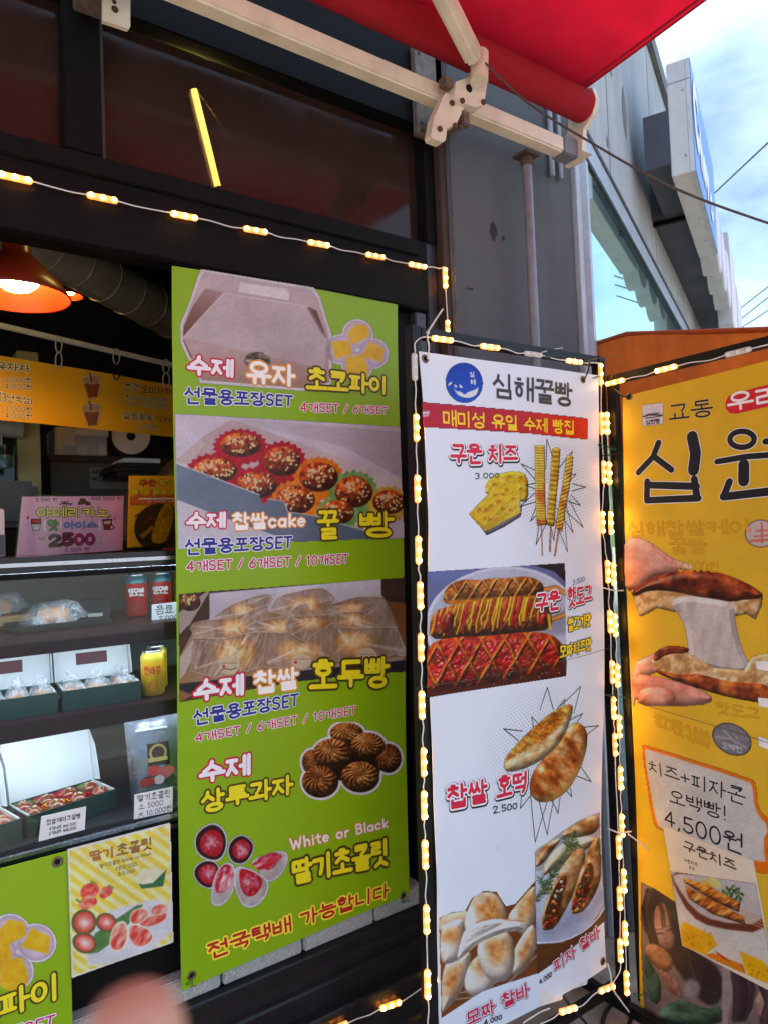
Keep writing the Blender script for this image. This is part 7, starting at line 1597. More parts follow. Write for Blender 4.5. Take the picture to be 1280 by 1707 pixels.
# bagged breads on the top shelf
def bread_bag(label, c, w, ang, col, cat='bread'):
    A = rotz(ang); c = np.array(c, float); o = empty('bagged_bread', c, label, cat, 'bagged breads on the top shelf')
    mb = MB(); mb.lathe(c, [(.0001, .004), (w * .42, .004), (w * .5, .02), (w * .42, .038), (w * .2, .046), (.0001, .047)], n=22); mb.build('bread', mat('toasted_bread', col, .5, var=.2, vscale=30), o)
    mb = MB(); mb.lathe(c + np.array([0, -.004, .0]), [(.014, .0475), (.0001, .0478)], n=16); mb.build('round_sticker', mat('dark_sticker', (70, 60, 50), .4), o)
    mb = MB(); nx_, ny_ = 12, 10; vs = []; rg = random.Random(3)
    for j in range(ny_ + 1):
        for i in range(nx_ + 1):
            u, v = i / nx_ - .5, j / ny_ - .5; h = .053 * max(0, 1 - (abs(u) * 2) ** 4) * max(0, 1 - (abs(v) * 2) ** 4) + .004 + rg.uniform(-.003, .003)
            vs.append(c + A[0] * u * w * 1.7 + A[1] * v * w * 1.35 + A[2] * (h + .03 * max(0, u) * 1.0))
    mb.add(vs, [(j * (nx_ + 1) + i, j * (nx_ + 1) + i + 1, (j + 1) * (nx_ + 1) + i + 1, (j + 1) * (nx_ + 1) + i) for j in range(ny_) for i in range(nx_)], 0, True); mb.build('clear_bag', milky_film(), o)
tr = empty('black_tray', at_z(110, 1050, 1.298), 'black plastic tray under the round bread on the top shelf', 'tray')
p = at_z(105, 1048, 1.2985); mb = MB(); mb.obox(p + [.0, .06, .004], (.24, .15, .006), rotz(.1), 0, .002); mb.build('tray_base', mat('black_tray_plastic', (28, 28, 30), .35), tr)
mb = MB(); mb.obox(p + [0, -.014, .011], (.24, .006, .012), rotz(.1), 0, .002); mb.obox(p + [-.0, .134, .011], (.24, .006, .012), rotz(.1), 0, .002); mb.build('tray_rim', mat('black_tray_plastic', (28, 28, 30), .35), tr)
bread_bag('round golden bread in a clear bag on the black tray', p + [-.01, .055, .008], .085, .15, (206, 130, 66))
p = at_z(10, 1045, 1.2985); mb = MB(); mb.obox(p + [-.03, .06, .015], (.16, .14, .026), rotz(.22), 0, .002)
mb.build('wooden_board', mat('pale_wood', (186, 150, 104), .6, var=.2, vscale=20), None, 'pale wooden serving board at the left edge of the top shelf', 'board', at=p)
bread_bag('golden bread in a clear bag on the wooden board', p + [-.02, .055, .029], .09, .2, (216, 138, 66))
p = at_z(165, 1040, 1.2985); mb = MB(); mb.obox(p + [.0, .1, .03], (.10, .06, .058), rotz(-.1), 0, .004); mb.build('black_box', mat('matt_black_box', (26, 26, 28), .5), None, 'small black box behind the bagged bread on the top shelf', 'box', at=p)
p = at_z(160, 1022, 1.2985); mb = MB(); mb.obox(at_y(160, 1025, 1.95), (.035, .002, .009), rotz(-.1), 0, .0005); mb.build('metal_clip', M_CHROME, None, 'small metal label clip in front of the black box', 'clip', at=at_y(160, 1025, 1.95))

# ---------------------------------------------------------------- on the counter
M_ACR = glass('clear_acrylic', (246, 247, 247), .03, .02)
AZ = math.radians(72); AD = np.array([math.sin(AZ), math.cos(AZ), 0])
SP_ = Plane(np.array([*at_y(30, 930, 1.95)[:2], 1.486]), AD, (0, 0, 1))
so = empty('acrylic_sign', SP_.px(118, 922), 'pink coffee price sign in a clear acrylic stand on the counter', 'sign')
sheet(SP_, PX, [(38, 828), (207, 827), (28, 930), (205, 917)], 'pink_card', so, mat('pink_card', (226, 168, 190), .5, var=.03), (3, 3), 0, .0008)
sheet(SP_, PX, [(34, 825), (211, 824), (23, 934), (209, 920)], 'acrylic_front', so, M_ACR, (2, 2), .005, .002)
mb = MB(); mb.obox(SP_.px(118, 922) + np.array([0, .0, .0]) - SP_.n * .02 - [0, 0, .002], (.30, .07, .004), [AD, np.cross([0, 0, 1.0], AD), np.array([0, 0, 1.0])], 0, .001); mb.build('acrylic_foot', M_ACR, so)
PK = (176, 24, 96); DK = (40, 24, 26)
L_(SP_, C14, '아메리카노', [(256, 768), (752, 770), (256, 836), (750, 828)], [(DK, .16), ((232, 220, 90), .09)], so)
L_(SP_, C14, '(', [(300, 862), (322, 862), (300, 928), (322, 926)], [((240, 230, 235), .09)], so); L_(SP_, C14, '핫', [(332, 858), (402, 858), (332, 922), (402, 920)], [(DK, .15), ((96, 150, 70), .09)], so)
L_(SP_, C14, '|', [(414, 862), (428, 862), (414, 922), (428, 920)], [((240, 230, 235), .07)], so); L_(SP_, C14, '아이스', [(444, 866), (672, 864), (444, 912), (670, 908)], [(DK, .16), ((120, 150, 206), .1)], so); L_(SP_, C14, ')', [(678, 862), (698, 862), (678, 926), (698, 922)], [((240, 230, 235), .09)], so)
L_(SP_, C14, '2', [(340, 960), (420, 958), (340, 1034), (420, 1030)], [((70, 16, 40), .19), ((96, 20, 56), .12)], so); L_(SP_, C14, '5', [(430, 950), (506, 948), (430, 1028), (506, 1024)], [((70, 16, 40), .2), ((120, 20, 66), .11)], so)
L_(SP_, C14, '00', [(516, 956), (654, 952), (516, 1024), (652, 1020)], [((60, 16, 36), .19), (PK, .12)], so); L_(SP_, C14, '원', [(662, 980), (704, 978), (662, 1016), (704, 1012)], [(DK, .13), ((236, 226, 230), .07)], so); L_(SP_, C14, '₩', [(270, 972), (312, 972), (272, 990), (312, 990)], [((40, 24, 26), .2), ((236, 226, 230), .06)], so)
for tx, q in (('2.500 원', [(248, 700), (396, 702), (248, 726), (394, 724)]), ('라떼 3500 원', [(626, 694), (838, 696), (626, 720), (838, 718)]), ('2.500 원', [(450, 1046), (620, 1042), (450, 1074), (618, 1066)])): L_(SP_, C14, tx, q, [(DK, .075)], so, jitter=.03)
strokes(SP_, C14, [[(412, 746), (452, 738), (496, 752)], [(425, 728), (470, 742), (500, 740)], [(440, 756), (450, 722)], [(458, 754), (468, 720)]], .0012, DK, so)
def pic_coffee():
    p = Pic(C14, (170, 700, 830, 935), 1.0)
    for x, y, a in ((560, 736, -10), (604, 740, 15), (572, 718, 10)): p.put(p.ell(x, y, 24, 14, a), (110, 74, 66)); p.ink_in(p.line([(x - 18, y), (x + 18, y + 2)], 3), (76, 46, 40))
    p.put(p.poly([(212, 860), (286, 858), (276, 926), (226, 928)]), DK); p.put(p.poly([(220, 884), (280, 882), (272, 922), (230, 924)]), (236, 226, 226)); p.put(p.poly([(216, 846), (284, 842), (286, 880), (214, 882)]), DK); p.put(p.poly([(222, 850), (278, 848), (280, 872), (220, 876)]), (196, 40, 50)); p.ink_in(p.line([(226, 900), (276, 898)], 7), (196, 186, 186))
    p.put(p.poly([(706, 850), (776, 846), (766, 922), (718, 924)]), DK); p.put(p.poly([(716, 862), (766, 858), (758, 914), (724, 916)]), (226, 206, 206)); p.ink_in(p.poly([(718, 882), (764, 880), (758, 914), (724, 916)]), (120, 60, 50)); p.put(p.line([(740, 850), (752, 828), (770, 826)], 6), DK); p.put(p.ell(770, 905, 18, 18), DK); p.put(p.ell(770, 905, 11, 11), (226, 206, 206))
    for x, y, c in ((194, 838, (196, 40, 50)), (186, 886, (240, 230, 230)), (806, 812, (240, 230, 230)), (792, 842, (206, 150, 170))): p.put(p.poly([(x, y - 18), (x + 5, y - 4), (x + 16, y), (x + 5, y + 4), (x, y + 18), (x - 5, y + 4), (x - 16, y), (x - 5, y - 4)]), c)
    p.emit(SP_, 'printed_picture', so)
pic_coffee()
# corn sign
SP2 = Plane(np.array([*at_y(215, 915, 1.97)[:2], 1.486]), AD, (0, 0, 1))
co = empty('acrylic_sign', SP2.px(260, 908), 'orange grilled corn sign in a clear acrylic stand beside the green banner', 'sign')
sheet(SP2, PX, [(216, 793), (330, 793), (213, 913), (330, 904)], 'printed_card', co, mat('orange_card', (238, 160, 16), .5, var=.03), (3, 3), 0, .0008)
sheet(SP2, PX, [(213, 790), (335, 790), (209, 918), (335, 907)], 'acrylic_front', co, M_ACR, (2, 2), .005, .002)
L_(SP2, C14, '구운', [(962, 580), (1078, 580), (962, 620), (1078, 620)], [(DK, .17), ((214, 70, 40), .09)], co); L_(SP2, C14, '옥수수', [(1090, 580), (1262, 580), (1090, 620), (1260, 620)], [(DK, .17), ((240, 200, 40), .09)], co)
def pic_corn():
    p = Pic(C14, (885, 620, 1300, 1045), 1.0)
    p.put(p.poly([(900, 690), (925, 680), (950, 640), (980, 690), (1020, 640), (1060, 650), (1090, 690), (1130, 640), (1160, 690), (1200, 650), (1300, 680), (1300, 750), (898, 752)], 1.5), (226, 110, 60))
    for x in (930, 1010, 1075, 1130, 1190, 1250): p.put(p.poly([(x - 26, 640), (x + 26, 640), (x + 16, 690), (x, 668), (x - 12, 700)], 1.5, 1), (250, 196, 40))
    p.put(p.ell(1110, 910, 184, 170), p.mixc((90, 52, 30), (54, 34, 24), p.noise(16, 3)))
    p.put(p.poly([(960, 960), (1050, 890), (1064, 910), (985, 985)], 2), (190, 130, 50))
    for k in range(8): p.put(p.line([(930 + 30 * k, 830 + 20 * (k % 3)), (1000 + 34 * k, 790 + 22 * (k % 4))], 9), [(130, 60, 40), (110, 44, 36), (150, 90, 50)][k % 3], .8)
    m_ = p.poly([(1040, 1000), (1060, 900), (1110, 770), (1150, 735), (1190, 750), (1196, 830), (1170, 940), (1140, 1010), (1080, 1018)], 1.5, 2)
    k1 = p.noise(2.4, 4, 1); p.put(m_, p.mixc((232, 176, 30), (190, 120, 20), k1 * 1.5 - .4)); p.ink_in(m_ * p.ell(1145, 800, 40, 40), (140, 84, 20), .35)
    p.A *= p.poly([(888, 625), (1300, 625), (1300, 1045), (886, 1040)]) > .5; p.emit(SP2, 'printed_picture', co)
pic_corn(); strokes(SP2, C14, [[(960, 708), (1210, 706)]], .0022, (250, 220, 200), co, 'printed_line', .0012); L_(SP2, C14, '단 구수한 너희', [(1016, 722), (1210, 716), (1016, 736), (1210, 730)], [((250, 236, 220), .07)], co, base=.0012)
# small carton at the far left
cb = empty('tissue_carton', at_y(0, 935, 1.97), 'white and grey carton at the left end of the counter', 'carton')
c0 = at_y(8, 935, 1.93); A = rotz(.35)
mb = MB(); mb.obox(c0 + [-.09, .05, .06 - (c0[2] - 1.4855)], (.17, .10, .118), A, 0, .003); mb.build('carton_body', mat('carton_cream', (214, 196, 186), .6, var=.06), cb)
mb = MB(); mb.obox(c0 + [-.09, .05, .03 - (c0[2] - 1.4855)], (.172, .102, .056), A, 0, .003); mb.build('carton_band', mat('carton_grey', (96, 94, 98), .6), cb)

# ---------------------------------------------------------------- yellow menu strip hanging inside
MD_ = np.array([math.sin(math.radians(71)), math.cos(math.radians(71)), 0])
MP = Plane(np.array([*at_y(0, 650, 2.55)[:2], 1.9]), MD_, (0, 0, 1), lambda u, v: .006 * np.sin(u * 7) + .003 * np.sin(u * 15 + v * 9))
mo = empty('hanging_menu', MP.px(150, 720), 'yellow hanging drinks menu strip inside the shop', 'menu')
sheet(MP, PX, [(-120, 573), (330, 648), (-120, 689), (330, 732)], 'cloth', mo, mat('menu_yellow_vinyl', (226, 160, 20), .5, var=.06, vscale=5), (20, 6))
OL = [((232, 216, 170), .14), ((40, 26, 18), .06)]
for tx, q in (('제주유자차', [(-150, 642), (146, 672), (-150, 690), (144, 712)]), (': 3,000원', [(-4, 730), (154, 736), (-4, 756), (152, 762)]), (': 4,000원', [(-4, 762), (156, 772), (-4, 790), (154, 796)]), ('(3년숙성)', [(-4, 806), (156, 838), (-4, 852), (154, 866)]), (': 3,000원', [(-4, 870), (154, 882), (-4, 898), (152, 908)]), (': 4,000원', [(-4, 906), (156, 914), (-4, 932), (154, 940)]),
              ('문경', [(608, 758), (686, 764), (608, 792), (684, 800)]), ('핫,아이스:3,000원', [(616, 820), (834, 834), (616, 844), (832, 858)]), ('에 이 드:4,000원', [(616, 850), (834, 866), (616, 872), (832, 886)]), ('얼음동동', [(600, 900), (756, 920), (600, 936), (754, 946)]), ('3,000원', [(680, 964), (772, 968), (680, 986), (770, 990)])):
    L_(MP, C3, tx, q, OL, mo)
for tx, q in (('오미자차', [(698, 772), (850, 788), (698, 808), (848, 818)]), ('식혜', [(768, 920), (850, 930), (768, 948), (848, 956)])): L_(MP, C3, tx, q, [((232, 190, 90), .14), ((130, 70, 30), .09)], mo)
def pic_cups():
    p = Pic(C3, (392, 705, 508, 985), .9)
    for y0, c, cap in ((725, (186, 96, 50), (196, 140, 110)), (862, (150, 104, 84), (176, 132, 108))):
        p.put(p.poly([(400, y0 + 10), (430, y0 - 8), (470, y0 - 8), (500, y0 + 15), (496, y0 + 55), (478, y0 + 112), (430, y0 + 118), (414, y0 + 60)], 1.2, 1), (226, 196, 150))
        p.put(p.poly([(412, y0 + 40), (488, y0 + 40), (474, y0 + 106), (434, y0 + 110)], 1.2), p.mixc(c, tuple(.75 * np.array(c)), p.noise(8, 2))); p.put(p.ell(449, y0 + 22, 42, 22), p.mixc(cap, (206, 176, 150), p.noise(6, 3))); p.put(p.line([(436, y0 - 14), (448, y0 + 30)], 6), (60, 40, 34))
    p.emit(MP, 'printed_picture', mo)
pic_cups()
# rail and loops
rl = empty('hanging_rail', MP.px(0, 545), 'pale curtain rail the yellow menu hangs from', 'rail')
RP = Plane(MP.o, MP.u, MP.v); ra, rb_ = RP.px(-160, 506), RP.px(330, 618)
mb = MB(); bar(mb, ra, rb_, .014, .018, up=(0, 0, 1.0)); mb.build('rail_bar', mat('ivory_rail', (206, 196, 178), .45), rl)
for k, (x, y0, y1, dark) in enumerate(((97, 562, 612, 0), (193, 583, 630, 1), (276, 601, 642, 0))):
    mid = (y0 + y1) / 2; mb = MB(); lens = (mid - y0) / 2
    for cy in (y0 + lens, y1 - lens + 2):
        pts = [RP.px(x + 5.5 * math.cos(t), cy + (lens + 1.5) * math.sin(t), .006) for t in np.linspace(0, 2 * math.pi, 13)]; mb.tube(pts, .0024, 6, 1 if (dark and cy > mid) else 0, caps=False)
    mb.build('hanging_loop', [mat('grey_plastic_loop', (170, 164, 154), .4), M_TIEB], None, ['left', 'middle', 'right'][k] + ' loop of cable ties holding up the yellow menu', 'loop', 'cable tie loops on the menu rail', at=RP.px(x, y0))

# ---------------------------------------------------------------- lamps
def pendant(label, c, R_, lit, M, axis=(.0, 0, 1), power=60):
    o = empty('pendant_lamp', c, label, 'lamp', 'red pendant lamps inside')
    prof = [(R_, 0), (R_ * 1.01, .006), (R_ * .86, R_ * .30), (R_ * .55, R_ * .62), (R_ * .34, R_ * .84), (R_ * .27, R_ * .95), (R_ * .26, R_ * 1.4), (R_ * .20, R_ * 1.46), (.0001, R_ * 1.47)]
    mb = MB(); mb.lathe(c, prof, axis, 40); mb.lathe(c, [(R_ * .985, .001), (R_ * .84, R_ * .29), (R_ * .53, R_ * .60), (R_ * .32, R_ * .80), (.0001, R_ * .82)], axis, 40); mb.build('shade', M, o)
    mb = MB(); mb.lathe(np.array(c) + np.array(axis) * R_ * .22, [(.0001, -R_ * .08), (R_ * .26, -R_ * .04), (R_ * .40, R_ * .08), (R_ * .38, R_ * .2), (R_ * .2, R_ * .5)], axis, 28); mb.build('bulb', mat('warm_bulb', (255, 240, 200), .3, emit=(255, 196, 104), power=power), o)
    mb = MB(); mb.tube([np.array(c) + np.array(axis) * R_ * 1.47, np.array([c[0], c[1], 3.09])], .003, 6); mb.build('cord', M_CABLE_B, o)
    return o
M_LAMP = mat('red_lamp_enamel', (120, 34, 18), .3, var=.1)
pendant('red pendant lamp glowing at the left edge inside the shop', at_y(30, 496, 2.02), .128, True, M_LAMP)
pendant('small second red pendant lamp half hidden behind the first', at_y(116, 494, 3.2), .055, True, M_LAMP)
# fluorescent tube behind the transom
ta, tb_ = at_y(324, 150, 2.0), at_y(364, 312, 2.0)
fl_ = empty('tube_lamp', ta, 'glowing yellow tube lamp seen through the transom glass', 'lamp')
mb = MB(); mb.tube([ta, tb_], .0095, 12); mb.build('glowing_tube', mat('tube_glow', (255, 240, 170), .3, emit=(255, 232, 120), power=34.0), fl_)
bk_ = np.array([0, .022, 0]); mb = MB(); bar(mb, ta + bk_ - (tb_ - ta) * .06, tb_ + bk_ + (tb_ - ta) * .06, .03, .018, up=(0, 1.0, 0)); mb.build('batten', mat('grey_batten', (120, 112, 96), .6), fl_)
dv_ = (tb_ - ta) / np.linalg.norm(tb_ - ta); mb = MB(); mb.tube([ta - dv_ * .012, ta], .011, 12); mb.tube([tb_, tb_ + dv_ * .012], .011, 12); mb.build('end_cap', M_WHITEP, fl_)
mb = MB(); mb.tube(smooth_path([ta + [0, 0, .01], at_y(350, 180, 2.01), at_y(390, 240, 2.02), at_y(440, 300, 2.02), at_y(505, 345, 2.02)], 6), .0016, 6); mb.build('lead', mat('grey_lead', (190, 176, 160), .5), fl_)
# duct
da, db_ = at_y(70, 405, 2.9), at_y(330, 555, 3.5)
du = empty('ventilation_duct', da, 'silver spiral ventilation duct under the shop ceiling', 'duct')
M_DUCT = mat('galvanised_duct', (176, 174, 168), .38, .45, var=.15, vscale=12)
da = da - (db_ - da) * .35
mb = MB(); mb.tube([da, db_], .10, 28, caps=False); mb.build('duct_pipe', M_DUCT, du)
for k in range(9):
    p = da + (db_ - da) * (k + .5) / 9; t = (db_ - da) / np.linalg.norm(db_ - da); mb = MB(); mb.tube([p - t * .006, p + t * .006], .1035, 28); mb.build('seam_ring', M_DUCT, du)

# ---------------------------------------------------------------- back of the shop
bs = empty('back_shelf', at_y(150, 766, 3.5), 'dark wooden back shelf under the foam boxes', 'shelf')
z0 = at_y(150, 768, 3.5)[2]
xa, xb = at_y(70, 768, 3.5)[0], at_y(320, 768, 3.5)[0]
mb = MB(); mb.box((xa, 3.3, z0 - .03), (xb, 3.75, z0), bev=.003); mb.build('board', mat('dark_shelf_wood', (72, 56, 44), .6, var=.2), bs)
for x in (xa + .06, xb - .06): mb = MB(); mb.box((x, 3.4, z0 - .2), (x + .02, 3.74, z0 - .0305)); mb.build('bracket', M_BLACK, bs)
M_FOAM = mat('white_foam', (206, 212, 214), .8, var=.03, bump=.2, bscale=300)
def pxbox(name, label, cat, x0, y0, x1, y1, Y, d, M, parts=None, group=None, bev=.006):
    a = at_y(x0, y1, Y); b = at_y(x1, y0, Y); o = empty(name, ((a[0] + b[0]) / 2, Y, a[2]), label, cat, group)
    zt = (at_y((x0 + x1) / 2, y0, Y))[2]; zb = at_y((x0 + x1) / 2, y1, Y)[2]
    mb = MB(); mb.box((a[0], Y, zb), (b[0], Y + d, zt), bev=bev); mb.build('body', M, o)
    return o, (a[0], b[0], zb, zt)
o, (x0, x1, zb, zt) = pxbox('foam_box', 'left white foam box with cut-out on the back shelf', 'foam box', 93, 712, 126, 762, 3.32, .2, M_FOAM, group='white foam boxes')
mb = MB(); mb.box((x0 + .035, 3.312, zb + .05), (x1 - .002, 3.3195, zt - .06), bev=.002); mb.build('moulded_ledge', M_FOAM, o)
o, (x0, x1, zb, zt) = pxbox('foam_box', 'right white foam box on the back shelf', 'foam box', 127, 717, 179, 760, 3.31, .22, M_FOAM, group='white foam boxes')
mb = MB(); mb.box((x0 - .005, 3.302, zt - .03), (x1 + .005, 3.3095, zt + .004), bev=.003); mb.build('lid_rim', M_FOAM, o); mb = MB(); mb.box(((x0 + x1) / 2 - .02, 3.3025, zb), ((x0 + x1) / 2 + .02, 3.3095, zb + .06), bev=.003); mb.build('handle_recess', mat('foam_recess_shade', (186, 192, 196), .85), o)  # raised block; its darker foam colour holds the shade of a recess
c = at_y(219, 727, 3.35); pr_ = empty('film_roll', c, 'white roll of film with dark core on the back shelf', 'roll')
mb = MB(); mb.lathe(c, [(.02, 0), (.085, 0), (.085, .22), (.02, .22)], (.25, 1, .05), 30, 0, False); mb.build('film', mat('white_film_roll', (214, 214, 216), .5), pr_); mb = MB(); mb.lathe(c, [(.0001, -.001), (.0198, -.001), (.0198, .22)], (.25, 1, .05), 18); mb.build('core', mat('dark_core', (30, 28, 28), .8), pr_)
for k, (x0_, y0_, x1_, y1_) in enumerate(((196, 772, 272, 779), (192, 780, 270, 786), (196, 787, 268, 794))):
    pxbox('black_tray', ['top', 'middle', 'bottom'][k] + ' black tray of the stack behind the corn sign', 'tray', x0_, y0_, x1_, y1_, 2.9, .25, mat('black_tray_plastic', (28, 28, 30), .35), None, 'stacked black trays', .003)
pxbox('white_paper_pad', 'white paper pad on top of the black trays', 'paper', 208, 764, 268, 771, 2.92, .2, mat('white_paper_pad', (206, 206, 204), .6), bev=.002)
# wall with paper notice
wn, (x0, x1, zb, zt) = pxbox('cold_cabinet', 'grey cabinet with a paper coffee notice at the back of the shop', 'cabinet', 88, 772, 300, 900, 3.3, .35, mat('cabinet_grey', (84, 86, 84), .6, var=.1))
WPN = Plane((0, 3.296, 1.6), (1, 0, 0), (0, 0, 1)); L_(WPN, C14, '아메리카노', [(636, 504), (850, 506), (636, 540), (850, 542)], [((22, 20, 22), .085)], wn); L_(WPN, C14, '₩2,500', [(634, 556), (786, 552), (634, 584), (786, 582)], [((22, 20, 22), .085)], wn)
mb = MB(); a, b = WPN.px(*C14((620, 490))), WPN.px(*C14((900, 640))); mb.box((a[0], 3.2975, b[2]), (b[0], 3.2995, a[2])); mb.build('paper_notice', mat('grey_paper', (128, 128, 124), .8), wn)
pxbox('coffee_machine', 'black coffee machine at the left end behind the counter', 'machine', -120, 800, 66, 880, 2.7, .4, mat('black_machine', (24, 24, 26), .3, var=.2), bev=.02)
# side window with blind, yellow jamb
sw = empty('side_window', at_y(10, 740, 3.1), 'dark inner window with rolled blind and cream jamb at the left', 'window')
a, b = at_y(-80, 800, 3.1), at_y(38, 690, 3.1)
mb = MB(); mb.box((a[0], 3.12, a[2] - .1), (b[0] - .03, 3.13, b[2])); mb.build('dark_pane', mat('dark_pane', (26, 36, 40), .1), sw)
mb = MB(); j0, j1 = at_y(38, 700, 3.1)[0], at_y(66, 700, 3.1)[0]; mb.box((j0 - .02, 3.08, a[2] - .1), (j1, 3.3, b[2] + .25), bev=.004); mb.build('jamb', mat('cream_jamb', (190, 178, 120), .7, var=.08), sw)
mb = MB(); mb.tube([(a[0], 3.07, at_y(10, 708, 3.07)[2]), (j0 - .005, 3.07, at_y(10, 708, 3.07)[2] - .02)], .035, 14); mb.build('rolled_blind', mat('pale_blind', (176, 172, 164), .7), sw)
mb = MB(); mb.tube([at_y(3, 715, 3.06), at_y(3, 770, 3.06)], .003, 6); mb.build('blind_cord', M_CABLE_W, sw)
c = at_y(9, 781, 2.98); cu = empty('plastic_cup', c, 'clear plastic cup on the sill of the inner window', 'cup')
mb = MB(); mb.lathe(c, [(.0001, .001), (.028, 0), (.036, .085), (.038, .088), (.035, .086), (.027, .004)], n=20); mb.build('cup_wall', glass('cup_plastic', (220, 235, 238), .25, .1), cu); mb = MB(); mb.lathe(c, [(.0001, .003), (.026, .003), (.030, .05), (.0001, .05)], n=18); mb.build('cup_content', mat('pale_content', (206, 214, 216), .5), cu)

# ================================================================ second green banner and the poster below the case
g2 = empty('lower_green_banner', at_y(60, 1700, 1.75), 'lime green banner hung low at the left with yellow pie lettering', 'banner')
G2 = Plane((.2, 1.752, .6), (1, 0, 0), (0, 0, 1), lambda u, v: .003 * np.sin(u * 8) - .003)
sheet(G2, PX, [(-260, 1520), (114, 1418), (-260, 2100), (124, 1800)], 'cloth', g2, GREEN, (10, 12))
eyelet(G2, C5, (363, 290), g2, .012)
pic_pie(G2, C5, g2, [(70, 740), (-10, 860), (230, 800), (90, 980)], 128)
L_(G2, C5, '초코파이', [(-420, 1290), (370, 985), (-410, 1420), (374, 1140)], [(BRN, .17), (YEL, .09)], g2, base=.0010)
L_(G2, C5, 'SET / 6개SET', [(-420, 1480), (350, 1245), (-400, 1560), (340, 1330)], [(WHT, .15), (CRIM, .07)], g2)
po2 = empty('strawberry_poster', at_y(200, 1600, 1.745), 'pale yellow striped strawberry chocolate poster below the display case', 'poster')
P2 = Plane((.4, 1.744, .7), (1, 0, 0), (0, 0, 1), lambda u, v: .002 * np.sin(u * 14 + v * 6))
def pic_poster():
    p = Pic(C5, (425, 40, 1095, 1025), 1.2)
    full = p.poly([(428, 213), (1070, 45), (1088, 793), (455, 1020)])
    a = math.radians(35); st = ((p.X * math.sin(a) * 1.0 - p.Y * math.cos(a)) / 17.0); st = np.clip((np.abs((st % 1) - .5) - .25) * 16 + .5, 0, 1)
    p.put(full, p.mixc((246, 216, 96), (250, 236, 176), st)); p.ink_in(p.poly([(610, 640), (720, 580), (1080, 495), (1088, 793), (560, 975), (540, 860)], 6, 1), (228, 226, 230))
    p.ink_in(p.line([(428, 213), (1070, 45), (1088, 793), (455, 1020), (428, 213)], 18), (236, 232, 226))
    p.ink_in(p.poly([(560, 870), (600, 740), (860, 560), (900, 556), (800, 690), (700, 800), (620, 860)], 2), p.mixc((110, 150, 90), (84, 124, 70), p.noise(12, 2)))
    p.ink_in(p.poly([(872, 425), (1045, 335), (1025, 440), (890, 456)], 2), (70, 116, 76)); p.ink_in(p.poly([(845, 390), (900, 330), (1040, 340), (960, 420), (890, 430)], 2), (244, 236, 206))
    for q, r_ in (([(500, 490), (530, 430), (600, 415), (635, 460), (600, 520), (540, 540)], 2), ([(620, 510), (640, 450), (700, 435), (715, 480), (660, 525)], 3), ([(490, 560), (530, 500), (600, 500), (620, 550), (560, 590), (510, 590)], 4)):
        q_ = np.array(q, float); m_ = p.poly(q, 2, 2); p.ink_in(m_, p.mixc((216, 70, 70), (246, 190, 150), p.noise(9, r_) * 1.8 - .5))
    for x, y in ((590, 420), (700, 445), (495, 535)): p.ink_in(p.ell(x, y, 22, 8, 30), (120, 160, 60))
    for x, y, rx, ry in ((530, 670, 78, 82), (535, 800, 78, 66), (670, 670, 66, 60)):
        p.ink_in(p.ell(x, y, rx, ry, 20), (112, 106, 70)); m_ = p.ell(x + 2, y, rx * .78, ry * .78, 20); w = np.clip(1.1 - p.er * 1.2 + p.noise(7, int(x)) * .5 - .25, 0, 1); p.ink_in(m_, p.mixc((222, 96, 80), (248, 230, 222), w))
    for q in ([(690, 800), (720, 690), (780, 665), (805, 720), (780, 830), (720, 850)], [(810, 700), (850, 680), (950, 720), (960, 780), (880, 830), (820, 790)], [(860, 680), (960, 620), (1050, 600), (1040, 650), (940, 700)], [(815, 650), (840, 590), (920, 580), (935, 630), (850, 690)], [(945, 590), (990, 550), (1050, 560), (1050, 600), (960, 625)]):
        m_ = p.poly(q, 2, 2); p.ink_in(p.poly([tuple(np.mean(q, 0) + (np.array(c_) - np.mean(q, 0)) * 1.14) for c_ in q], 2, 2), (246, 234, 214)); p.ink_in(m_, p.mixc((214, 80, 70), (250, 214, 196), p.noise(7, len(q) + int(q[0][0]), 3, (1, 3), 30) * 2 - .6))
    p.A *= full > .5; p.emit(P2, 'printed_sheet', po2, 0, print_mat('printed_paper', .6, .1))
pic_poster()
mb = MB(); mb.add(P2.p3(np.array([P2.uv(*C5(c)) for c in ((428, 213), (455, 1020), (1088, 793), (1070, 45))]), np.full(4, -.0035)), [(0, 1, 2, 3)]); mb.build('backing_sheet', mat('white_card', (224, 222, 220), .55), po2)
L_(P2, C5, '딸기', [(566, 226), (716, 192), (572, 282), (716, 256)], [((196, 140, 80), .1), ((176, 110, 60), .08)], po2, base=.0007); L_(P2, C5, '초콜릿', [(732, 184), (956, 132), (734, 250), (958, 202)], [((150, 100, 60), .085)], po2, base=.0007)
L_(P2, C5, '딸기초콜릿 White or Black', [(626, 304), (950, 224), (628, 328), (950, 242)], [((120, 90, 60), .06)], po2, base=.0007); L_(P2, C5, '대10,000', [(728, 318), (858, 288), (730, 344), (858, 314)], [((110, 84, 60), .06)], po2, base=.0007); L_(P2, C5, '소5,000', [(738, 352), (850, 328), (740, 376), (850, 352)], [((110, 84, 60), .06)], po2, base=.0007)
